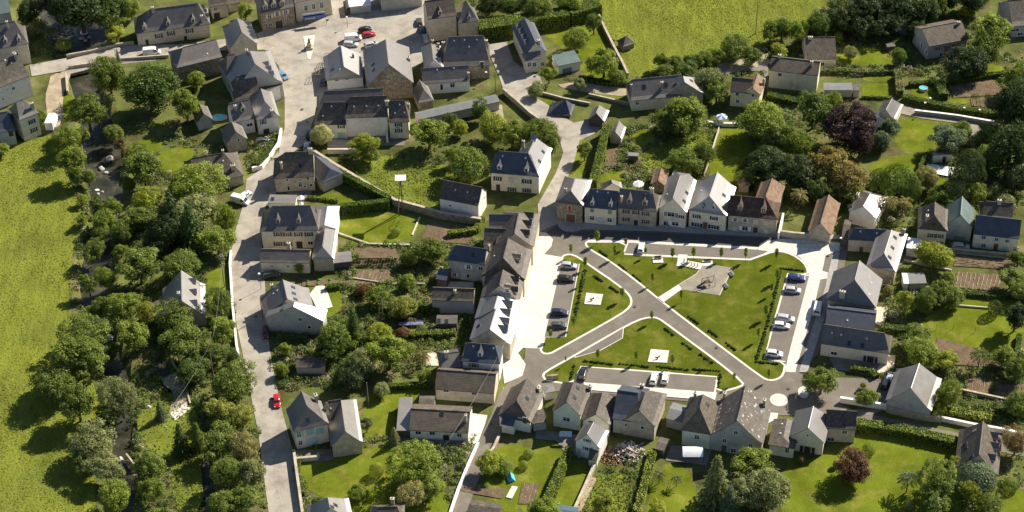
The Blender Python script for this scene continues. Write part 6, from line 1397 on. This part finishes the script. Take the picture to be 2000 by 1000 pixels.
# monument on the traffic island
p = P(605,95); root = empty('monument', (p.x, p.y, .0)); tag(root, 'small dark statue on a pale pointed traffic island in the square', 'monument')
b = MB(); q = W2([(592,72),(615,69),(611,100),(606,117),(601,116)]); b.prism([(x-p.x, y-p.y) for x, y in q], 0, .2); b.build('island', white_m, root)
b = MB(); b.box(-1,1,-1,1,.2,.8); b.box(-.6,.6,-.6,.6,.8,2.0); b.build('pedestal', w_stone_pale, root)
b = MB(); b.tube((0,0,2.0),(0,0,2.9),.34,.26,8); b.tube((0,0,2.9),(0,0,3.3),.38,.16,8); b.tube((0,0,3.32),(0,0,3.6),.16,.13,7); b.tube((.25,0,3.1),(.75,.1,3.5),.09,.06,5); b.build('figure', metal_dark, root)
# ---- vehicles ----
paint_m = mat('car_paint', (.5,.5,.5), .3, .5, .03, objcol=True, coat=.6)
tyre_m = mat('tyre', (.02,.02,.02), .9, .2, .1); rim_m = mat('rim', (.4,.4,.4), .4, .5, .05, metallic=.6); lightm = mat('lamp_glass', (.7,.7,.66), .2, .6, .03); redl = mat('tail_lamp', (.4,.02,.02), .3, .5, .03); glass_car = mat('car_glass', (.02,.025,.03), .08, .9, .05)
def loft(secs, closed_ends=True, mi=0):
    b = MB(); k = len(secs[0])
    for s0, s1 in zip(secs, secs[1:]):
        for i in range(k): b.face([s0[i], s1[i], s1[(i+1)%k], s0[(i+1)%k]], mi)
    b.face(secs[0][::-1] if closed_ends else secs[0], mi); b.face(secs[-1], mi); return b
def sec(x, w, z0, z1, tw=None, r=.12):
    tw = tw or w*.94
    return [(x,-w,z0+r),(x,-w+r*.5,z0),(x,w-r*.5,z0),(x,w,z0+r),(x,w,z0+(z1-z0)*.6),(x,tw,z1-.06),(x,tw-.10,z1),(x,-tw+.10,z1),(x,-tw,z1-.06),(x,-w,z0+(z1-z0)*.6)]
def car_parts(kind):
    d = {}
    if kind == 'car': L, Wd = 4.1, .86; low = [(-2.05,.74,.35,.75),(-1.95,.83,.22,.92),(-1.3,.86,.20,.98),(-.2,.87,.20,.97),(.95,.87,.20,.95),(1.55,.84,.20,.86),(1.95,.78,.24,.70),(2.07,.66,.34,.58)]; cab_ = [(-1.93,.66,.9,.93,.62),(-1.62,.76,.9,1.36,.60),(-.9,.78,.9,1.47,.60),(.0,.78,.9,1.46,.60),(.45,.77,.9,1.36,.58),(1.15,.74,.88,.93,.66)]
    elif kind == 'estate': L, Wd = 4.5, .88; low = [(-2.25,.76,.35,.78),(-2.15,.85,.22,.95),(-1.3,.88,.20,.99),(0,.89,.20,.98),(1.1,.88,.20,.95),(1.8,.85,.20,.86),(2.15,.78,.24,.70),(2.27,.66,.34,.58)]; cab_ = [(-2.1,.7,.9,.95,.66),(-1.85,.78,.9,1.42,.62),(-.9,.8,.9,1.50,.62),(.2,.8,.9,1.48,.62),(.6,.78,.9,1.38,.60),(1.35,.74,.88,.93,.66)]
    else: L, Wd = 5.2, .98; low = [(-2.6,.92,.35,1.0),(-2.55,.97,.25,1.15),(-1.0,.98,.22,1.18),(1.0,.98,.22,1.15),(1.7,.96,.22,1.08),(2.3,.90,.25,.85),(2.55,.78,.35,.65)]; cab_ = [(-2.58,.93,1.1,2.05,.86),(-2.3,.95,1.1,2.18,.84),(0,.95,1.1,2.2,.84),(.9,.94,1.1,2.12,.82),(1.25,.92,1.1,1.9,.80),(1.95,.86,1.02,1.10,.80)]
    body = loft([sec(x, w, z0, z1) for x, w, z0, z1 in low])
    gh = loft([[(x,-w,z0),(x,w,z0),(x,tw+.04,z1-.05),(x,tw-.05,z1),(x,-tw+.05,z1),(x,-tw-.04,z1-.05)] for x, w, z0, z1, tw in cab_]); k = len(body.v); body.v += gh.v; body.f += [tuple(i+k for i in f) for f in gh.f]; body.m += gh.m; body.uv += gh.uv
    # mirrors
    for s in (-1,1): body.box(.75,.9,s*(Wd+.02)-.09,s*(Wd+.02)+.09,.92,1.06)
    d['body'] = body.mesh('body', [paint_m])
    roofz = 1.36 if kind != 'van' else 2.0
    def quad(pts, name):
        b = MB(); b.face(pts); b.face([(x, y, z-.01) for x, y, z in pts][::-1]); return b.mesh(name, [glass_car])
    c0, c1 = cab_[-2], cab_[-1]
    def lift(p): return p
    xa, xb = c1[0], c0[0]; za, zb = c1[3], c0[3]
    e = .02
    d['windscreen'] = quad([(xa-.08+e,-.62,za+.02+e),(xa-.08+e,.62,za+.02+e),(xb+.04+e,.5,zb-.02+e),(xb+.04+e,-.5,zb-.02+e)] if kind != 'van' else [(xa-.06+e,-.72,za+.05+e),(xa-.06+e,.72,za+.05+e),(xb+.05+e,.68,zb-.05+e),(xb+.05+e,-.68,zb-.05+e)], 'windscreen')
    r0_, r1_ = cab_[0], cab_[1]
    d['rear_window'] = quad([(r0_[0]+.05-e,.52,r0_[3]+.10+e),(r0_[0]+.05-e,-.52,r0_[3]+.10+e),(r1_[0]-.05-e,-.46,r1_[3]-.03+e),(r1_[0]-.05-e,.46,r1_[3]-.03+e)] if kind != 'van' else [(-2.62,.6,1.25),(-2.62,-.6,1.25),(-2.60,-.6,1.85),(-2.60,.6,1.85)], 'rear_window')
    for s, nm in ((-1,'side_window'),(1,'side_window ')):
        w_, tw = cab_[2][1], cab_[2][4]; x0, x1 = (-1.55, .7) if kind == 'car' else (-1.8, .9) if kind == 'estate' else (.35, 1.55)
        z0, z1 = (.98, 1.33) if kind != 'van' else (1.22, 1.85); f0 = (z0-.9)/(cab_[2][3]-.05-.9); f1 = (z1-.9)/(cab_[2][3]-.05-.9)
        ya = w_+(tw+.04-w_)*f0+.025; yb = w_+(tw+.04-w_)*f1+.025
        if kind == 'van': ya, yb = .975, .92
        pts = [(x0,s*ya,z0),(x1+.25,s*ya,z0),(x1-.15,s*yb,z1),(x0+.2,s*yb,z1)]
        if s > 0: pts = pts[::-1]
        d[nm] = quad(pts, 'side_window')
    wx = {'car':(-1.25,1.3),'estate':(-1.4,1.4),'van':(-1.6,1.65)}[kind]; d['_wheels'] = [(x, s*(Wd-.08)) for x in wx for s in (-1,1)]
    hx = low[-2][0]; d['_lights'] = [(hx+.02, s*.6, .66 if kind != 'van' else .8) for s in (-1,1)]; d['_tails'] = [(low[0][0]+.03, s*.66, .82 if kind != 'van' else 1.2) for s in (-1,1)]
    return d
wb = MB(); wb.tube((0,-.1,0),(0,.1,0),.31,.31,14); wb.face([(.31*math.cos(t), -.1, .31*math.sin(t)) for t in [2*math.pi*i/14 for i in range(14)]]); WH = wb.mesh('tyre', [tyre_m])
rb = MB(); rb.tube((0,-.11,0),(0,.11,0),.19,.19,10); rb.face([(.19*math.cos(t), -.11, .19*math.sin(t)) for t in [2*math.pi*i/10 for i in range(10)]]); RM = rb.mesh('rim', [rim_m])
lb = MB(); lb.box(-.06,.06,-.14,.14,-.07,.07); LM = lb.mesh('headlight', [lightm]); tb = MB(); tb.box(-.05,.05,-.1,.1,-.11,.11); TM = tb.mesh('tail_light', [redl])
PARTS = {k: car_parts(k) for k in ('car','estate','van')}
PC = dict(w=(.72,.72,.70,1), s=(.42,.43,.44,1), k=(.012,.012,.016,1), b=(.02,.03,.16,1), r=(.42,.012,.015,1), n=(.015,.02,.05,1), g=(.06,.065,.07,1), d=(.16,.01,.015,1), l=(.13,.25,.38,1))
def car(x, y, dx, dy, kind, colr, label, group='parked cars', z=0.0):
    a, c = P(x, y, .5), P(x+dx, y+dy, .5); rz = math.atan2(c.y-a.y, c.x-a.x); d = PARTS[kind]
    root = empty('parked_van' if kind == 'van' else 'parked_car', (a.x, a.y, z), rz); tag(root, label, 'van' if kind == 'van' else 'car', group)
    for nm in ('body','windscreen','rear_window','side_window','side_window '):
        o = new_obj(nm.strip(), d[nm], root); o.color = PC[colr]
    for wx, wy in d['_wheels']:
        w_ = new_obj('wheel', WH, root, (wx, wy, .31)); new_obj('rim', RM, w_)
    for q in d['_lights']: new_obj('headlight', LM, root, q)
    for q in d['_tails']: new_obj('tail_light', TM, root, q)
B1 = .16
for a in [
 (1111,520,20,2,'car','s','silver-white car at the top of the western parking bay',B1),(1105,546,20,1,'estate','k','black car second from the top of the western bay',B1),(1093,612,20,1,'estate','n','navy car third in the western bay',B1),(1091,637,20,0,'car','g','dark grey car lowest in the western bay',B1),
 (1252,485,4,-20,'car','w','white car alone in the northern bay',.15),(1556,544,20,2,'estate','b','bright blue estate car topmost in the eastern bay',B1),(1548,568,20,2,'car','s','silver hatchback below the blue estate car',B1),(1534,623,20,3,'estate','s','silver car upper of the close pair in the eastern bay',B1),(1526,637,20,2,'car','w','white car lower of the close pair in the eastern bay',B1),(1512,692,20,2,'car','w','white hatchback at the foot of the eastern bay',B1),
 (1597,603,4,-20,'van','w','white van parked in house shadow by the eastern promenade',.1),(1139,730,6,-20,'estate','k','black car at the left end of the southern bay',.15),(1277,740,5,-20,'car','w','white car left of the pair in the southern bay',.15),(1299,739,4,-20,'car','w','white car right of the pair in the southern bay',.15),
 (541,784,1,20,'car','r','bright red car on the lower road beside the turquoise-shuttered house',.04),(519,650,0,20,'car','d','dark red car in shade on the lower road',.04),(297,103,20,-2,'van','w','white van driving over the bridge road',.06),(690,76,20,-2,'van','w','white van in the square car park',.04),(685,87,20,1,'estate','s','silver car next to the white van in the square car park',.04),
 (713,58,20,-6,'car','k','black car behind the bright red one in the square',.04),(720,68,20,-4,'car','r','bright red car among the parked cars of the square',.04),(726,88,20,-4,'estate','s','grey-silver car nearest the tall stone barn in the square',.04),(831,75,-5,-20,'estate','s','silver car at the tip of the big shadow in the square',.04),(825,58,-4,-20,'car','g','grey car second in the big shadow of the square',.04),(819,43,-4,-20,'car','g','grey car deepest in the big shadow of the square',.04),
 (552,148,12,10,'estate','l','blue pick-up like car with a load beside the street corner',.04),(632,160,5,-18,'car','g','dark car under the wooden frame on the street',.04),(604,260,4,-20,'car','g','grey car in house shadow on the main street',.04),(600,286,4,-20,'car','s','silver car just above the mossy slate house',.04),
 (479,382,14,-10,'car','w','white car behind the parked white van on the road bend',.04),(470,393,16,4,'van','w','white van parked on the road bend by the big golden tree',.04),(529,537,18,-3,'estate','g','grey car against the low roadside wing',.04),(512,276,18,-6,'car','g','dark car parked below the corner house terrace',.06),(1730,748,8,-20,'estate','k','black car in the driveway beside the gabled barn',.06),(1738,738,8,-20,'car','s','silver car parked ahead of the black one',.06),
 (1876,482,20,1,'estate','s','pale jeep in front of the green-roofed barn',.05),(1987,62,20,-4,'car','w','white car at the right top corner',.04)]:
    car(*a[:7], z=a[7])
# tall white camper van
p = P(103,245); root = empty('camper_van', (p.x, p.y, 0), R_(85)); tag(root, 'boxy white camper van parked on the grass end of the track', 'camper van')
b = MB(); b.box(-3,1.6,-1.1,1.1,.5,3.0); b.box(-1.6,-.8,-.35,.35,3.003,3.2); b.build('body', white_paint, root)
b = MB(); b.box(1.6,2.6,-1.0,1.0,.5,1.9); b.build('cab', white_paint, root); b = MB(); b.face([(2.62,-.9,1.3),(2.62,.9,1.3),(2.5,.8,1.92),(2.5,-.8,1.92)]); b.build('windscreen', glass_car, root)
for wx in (-1.8,1.8):
    for wy in (-1,1): new_obj('wheel', WH, root, (wx, wy, .33))
# ---- furniture of the green ----
def bench(x, y, rz, label, m_=wood_old):
    p = P(x, y); root = empty('bench', (p.x, p.y, .13), rz); tag(root, label, 'bench', 'benches on the green')
    b = MB(); b.box(-.9,.9,-.25,.25,.42,.50); b.build('seat', m_, root); b = MB(); b.box(-.9,.9,.22,.30,.55,.95); b.build('backrest', m_, root)
    for s in (-1,1): b = MB(); b.box(s*.75-.06,s*.75+.06,-.22,.28,0,.419); b.build('leg', metal_dark, root)
bench(1285,507,.05,'bench on a white slab on the north lawn'); bench(1382,513,.05,'bench on a white slab above the playground'); bench(1428,538,-1.2,'white bench at the upper right of the playground',white_paint); bench(1417,561,-1.2,'white bench at the lower right of the playground',white_paint)
for x, y in ((1285,510),(1382,516)): c_ = P(x, y); flat('paved_slab', [(c_.x-1.3,c_.y-1),(c_.x+1.3,c_.y-1),(c_.x+1.3,c_.y+1),(c_.x-1.3,c_.y+1)], .165, white_m)
for i, (x, y) in enumerate([(1336,513),(1342,515),(1350,520),(1356,521),(1362,522)]):
    p = P(x, y); b = MB(); b.tube((0,0,0),(0,0,.9),.12,.10,7); b.tube((0,0,.9),(0,0,1.0),.16,.12,7); tag(b.build('bollard', metal_dark, None, (p.x, p.y, .185)), ['westernmost dark bollard of five on the white patio','second dark bollard of five from the west on the white patio','middle dark bollard of five on the white patio','fourth dark bollard of five from the west on the white patio','easternmost dark bollard of five on the white patio'][i], 'bollard', 'bollards on the white patio')
p = P(1383,558); root = empty('climbing_frame', (p.x, p.y, .17), .3); tag(root, 'climbing frame with angled bars and slide on the gravel playground', 'climbing frame')
b = MB()
for sx in (-1.6,0,1.6):
    for sy in (-1,1): b.tube((sx+sy*.2,sy*1.1,0),(sx,sy*.25,2.6),.07,.06,5)
b.tube((-1.7,0,2.6),(1.7,0,2.6),.07,.07,5); b.build('bar_frame', metal_dark, root)
b = MB(); b.box(-.9,.5,-.6,.6,1.2,1.3); b.build('platform', wood_brown, root); b = MB(); b.face([(-.9,-.35,1.3),(-.9,.35,1.3),(-3.0,.35,.15),(-3.0,-.35,.15)]); b.box(-3.0,-.9,-.40,-.36,.2,.5); b.build('slide', pm('k'), root)
b = MB(); b.box(.8,1.2,-.2,.2,.7,.76); b.tube((.8,0,.76),(.8,0,2.6),.02,.02,4); b.tube((1.2,0,.76),(1.2,0,2.6),.02,.02,4); b.build('swing', metal_dark, root)
for x, y, w_ in ((1156,588,'on the western white pad'),(1284,702,'on the southern white pad')):
    p = P(x, y); root = empty('spring_rider', (p.x, p.y, .17), .3); tag(root, 'dark rocking toy ' + w_, 'rocking toy', 'rocking toys')
    b = MB(); b.tube((0,0,0),(0,0,.45),.14,.14,8); b.build('spring', metal_dark, root); b = MB(); b.box(-.55,.55,-.10,.10,.45,.65); b.box(.35,.55,-.09,.09,.65,.95); b.box(-.55,-.42,-.09,.09,.65,.8); b.build('rider', pm('k'), root)
# pergolas in the square
def pergola(px, h, label, n=5):
    q = [P(x, y) for x, y in px]; p = q[0]; root = empty('pergola', (p.x, p.y, 0)); tag(root, label, 'pergola')
    for c in q: b = MB(); b.tube((c.x-p.x,c.y-p.y,0),(c.x-p.x,c.y-p.y,h),.07,.07,5); b.build('post', wood_old, root)
    b = MB()
    for i in range(n+1):
        t = i/n; a, c = q[0].lerp(q[1], t)-p, q[3].lerp(q[2], t)-p; b.tube((a.x,a.y,h),(c.x,c.y,h),.06,.06,4)
    for a, c in ((q[0],q[1]),(q[3],q[2])): b.tube((a.x-p.x,a.y-p.y,h-.1),(c.x-p.x,c.y-p.y,h-.1),.07,.07,4)
    b.build('beam_grid', wood_old, root)
pergola([(610,160),(630,158),(634,145),(616,146)],2.4,'open dark-framed pergola beside the hipped white-fronted house',3)
pergola([(630,138),(650,136),(655,116),(636,118)],2.4,'pale slatted pergola at the side of the white-fronted house',5)
pergola([(702,126),(722,126),(724,112),(704,112)],2.3,'slatted canopy frame between the hipped house and the stone barn',5)
pergola([(1722,570),(1738,568),(1737,556),(1722,558)],2.3,'white-posted pergola behind the huge slate barn',2)
# market stall / striped thing at the top
p = P(705,18); root = empty('bus_shelter', (p.x, p.y, 0), .15); tag(root, 'white curved-roof shelter with ribbed side at the top of the square', 'shelter')
b = MB()
for i in range(8):
    t0_, t1_ = math.pi*i/16, math.pi*(i+1)/16
    b.face([(-3.6+3*math.sin(t0_)*0-math.cos(t0_)*1.4,-2.4,2.6*math.sin(t0_)),(-3.6-math.cos(t1_)*1.4,-2.4,2.6*math.sin(t1_)),(-3.6-math.cos(t1_)*1.4,2.4,2.6*math.sin(t1_)),(-3.6-math.cos(t0_)*1.4,2.4,2.6*math.sin(t0_))])
b.build('ribbed_side', metal_grey, root)
for i in range(6):
    b = MB(); b.box(-5.0,-3.6,-2.45+i*.97,-2.35+i*.97,0,1.9-.0); b.build('rib', wood_brown, root)
b = MB(); b.box(-3.6,3,-2.4,2.4,2.6,2.75); b.build('roof', metal_white, root); b = MB(); b.box(-3.4,2.8,-2.2,2.2,0,2.59); b.build('wall', w_grey, root)
# awnings
def awning(x, y, w_, d_, h, rz, m_, label, curve=True, name='awning'):
    p = P(x, y, h); root = empty(name, (p.x, p.y, 0), rz); tag(root, label, 'awning'); b = MB(); n = 6
    for i in range(n):
        a0, a1 = i/n, (i+1)/n; f = (lambda t: -.9*t*t) if curve else (lambda t: -.5*t)
        b.face([(-w_/2,-d_*a0,h+f(a0)),(-w_/2,-d_*a1,h+f(a1)),(w_/2,-d_*a1,h+f(a1)),(w_/2,-d_*a0,h+f(a0))]); b.face([(-w_/2,-d_*a0,h+f(a0)-.05),(w_/2,-d_*a0,h+f(a0)-.05),(w_/2,-d_*a1,h+f(a1)-.05),(-w_/2,-d_*a1,h+f(a1)-.05)])
    b.build('fabric', m_, root)
    for s in (-1,1): b = MB(); b.tube((s*w_/2,-d_,0),(s*w_/2,-d_,h-.6),.05,.05,5); b.build('post', metal_dark, root)
cloth_w = mat('white_canvas', (.72,.73,.74), .8, .1, .04); cloth_n = mat('navy_canvas', (.03,.045,.11), .8, .1, .08); cloth_b = mat('blue_canvas', (.05,.09,.15), .8, .1, .08)
awning(1353,872,4.6,2.4,2.8,-.05,cloth_w,'curved pale awning in the shaded yard under the pyramid-hipped house')
awning(1105,842,2.8,1.3,2.6,-.08,cloth_b,'dark blue awning over the terrace doors of the cream house',False)
awning(613,28,6.6,1.5,3.3,.20,cloth_n,'navy shop awning with pale lettering band on the square',False)
# letters on the shop fascia: unreadable at this distance, a row of short pale strokes
aw = [o for o in bpy.data.objects if o.get('label','').startswith('navy shop awning')][0]
b = MB()
for i, c_ in enumerate([.22,.12,.2,.16,.22,.1,.2,.18]): b.box(-2.6+i*.36, -2.6+i*.36+c_, -1.56, -1.53, 2.80, 3.02)
b.build('lettering', white_paint, aw); b = MB(); b.box(-3.3,3.3,-.12,-.02,3.45,3.9); b.build('fascia', pm('l'), aw)
# parasols and tables
def parasol(x, y, r, m1, m2, label, h=2.4):
    p = P(x, y, h); root = empty('parasol', (p.x, p.y, 0)); tag(root, label, 'parasol'); b = MB(); n = 8
    for i in range(n):
        a0, a1 = 2*math.pi*i/n, 2*math.pi*(i+1)/n; b.face([(r*math.cos(a0),r*math.sin(a0),h-.35),(r*math.cos(a1),r*math.sin(a1),h-.35),(0,0,h+.3)], i%2)
    b.build('canopy', [m1, m2], root); b = MB(); b.tube((0,0,0),(0,0,h+.25),.04,.03,5); b.build('pole', white_paint, root)
parasol(1410,226,1.6,mat('blue_stripe',(.12,.2,.5),.8,.1,.05),cloth_w,'blue and white striped parasol behind the weeping tree')
parasol(587,384,1.0,cloth_w,cloth_w,'white parasol beside the ribbed-roof shed')
parasol(1247,357,1.5,cloth_w,cloth_w,'open white parasol behind the ivy stone house')
parasol(588,396,.7,cloth_w,cloth_w,'small white parasol under the first by the ribbed-roof shed',1.4)
p = P(1131,893); root = empty('parasol', (p.x, p.y, 0)); tag(root, 'closed pale parasol on the paved yard of the small white gabled house', 'parasol'); b = MB(); b.tube((0,0,.3),(0,0,2.6),.5,.06,8); b.build('canopy', mat('grey_canvas',(.38,.38,.38),.9,.1,.05), root); b = MB(); b.tube((0,0,0),(0,0,.3),.05,.05,6); b.build('pole', metal_dark, root)
# pools
def pool(x, y, rx, ry, label, c=(.10,.42,.44), rim_h=.25):
    p = P(x, y); root = empty('pool', (p.x, p.y, 0)); tag(root, label, 'pool'); pts = [(rx*math.cos(t), ry*math.sin(t)) for t in np.linspace(0, 2*math.pi, 25)[:-1]]
    b = MB(); b.face([(a, c_, rim_h-.08) for a, c_ in pts]); b.build('pool_water', mat('pool_water', c, .1, .6, .1, .8), root)
    b = MB()
    for i in range(24):
        a, c_ = pts[i], pts[(i+1)%24]; k = 1.09; b.face([(a[0],a[1],rim_h),(a[0]*k,a[1]*k,rim_h),(c_[0]*k,c_[1]*k,rim_h),(c_[0],c_[1],rim_h)]); b.face([(a[0]*k,a[1]*k,rim_h),(a[0]*k,a[1]*k,0),(c_[0]*k,c_[1]*k,0),(c_[0]*k,c_[1]*k,rim_h)])
    b.build('pool_rim', white_m, root)
pool(428,230,2.1,1.5,'turquoise oval swimming pool behind the street houses',(.14,.52,.52))
pool(1901,303,1.3,.9,'small round stone basin near the pool house',(.05,.08,.06))
pool(1803,176,1.1,1.0,'round stone well basin on the terrace lawn',(.04,.05,.04),.9)
p = P(998,935); root = empty('play_tent', (p.x, p.y, 0), .2); tag(root, 'bright turquoise play tent on the lane lawn', 'play tent'); b = MB()
for sx in (-1,1): b.face([(sx*.9,-1.1,0),(0,-1.0,1.3),(0,1.0,1.3),(sx*.9,1.1,0)])
b.build('tent_cloth', mat('turquoise_plastic',(.10,.45,.60),.5,.3,.05), root); b = MB(); b.face([(-.9,-1.1,0),(.9,-1.1,0),(0,-1.0,1.3)]); b.build('tent_end', mat('turquoise_plastic',(.1,.45,.6)), root)
flat('paving', W2([(1000,950),(1012,952),(1000,975),(988,972)]), .08, white_m)
p = P(803,632); root = empty('cold_frame', (p.x, p.y, 0), 0); tag(root, 'low glass-covered garden frame in the middle gardens', 'cold frame'); b = MB(); b.box(-3.2,3.2,-1.4,1.4,0,.7); b.build('base', pm('k'), root); b = MB(); b.box(-3.0,3.0,-1.3,-.2,.701,.74); b.build('glass_panel', mat('bluish_glass',(.2,.2,.35),.1,.8,.1), root)
# swing frame on the rectangular lawn
p = P(778,440); root = empty('swing_frame', (p.x, p.y, 0), .4); tag(root, 'green A-shaped garden swing frame on the rectangular lawn', 'swing'); b = MB()
for sy in (-1,1):
    for sx in (-1,1): b.tube((sx*1.0,sy*1.2,0),(0,sy*.9,2.3),.06,.05,5)
b.tube((0,-1,2.3),(0,1,2.3),.05,.05,5); b.build('frame', mat('green_paint',(.25,.35,.08),.6,.3,.05), root); b = MB(); b.box(-.2,.2,-.25,.25,.5,.56); b.tube((0,-.2,.56),(0,-.2,2.3),.02,.02,4); b.build('seat', wood_brown, root)
# rubble heap and plank pile
rb_ = bmesh.new(); rgx = random.Random(4); hp = P(1222,884)
def heap(px, n, lo, hi, m_, hgt, label, nm):
    c0 = P(*px); b = MB(); rr = random.Random(n)
    for i in range(n):
        a = rr.uniform(0, 6.28); d = rr.random()**.6; x, y = math.cos(a)*d*hgt[0], math.sin(a)*d*hgt[1]; z = (1-d)*hgt[2]; s = rr.uniform(lo, hi); L_ = s*rr.uniform(1.2, 4)
        v = Vector((rr.uniform(-1,1), rr.uniform(-1,1), rr.uniform(-.3,.5))).normalized()*L_; b.tube((x,y,z),(x+v.x,y+v.y,max(.1,z+v.z)),s*.35,s*.3,4)
    o = b.build(nm, m_, None, (c0.x, c0.y, 0)); tag(o, kind='stuff')
heap((1228,884),260,.2,.5,mat('bleached_planks',(.50,.44,.36),.9,.1,.25,2),(3.4,3.0,1.6),'','rubble')
heap((1195,890),140,.15,.4,mat('rust_debris',(.26,.16,.10),.9,.1,.3,2),(2.6,2.6,1.0),'','rubble')
heap((545,160),30,.3,.6,mat('sandy_sacks',(.45,.38,.25),.9,.1,.2,2),(1.4,.8,.5),'','rubble')
for i,(x,y,w_) in enumerate([(700,505,'first'),(1300,868,'second')][:0]): pass
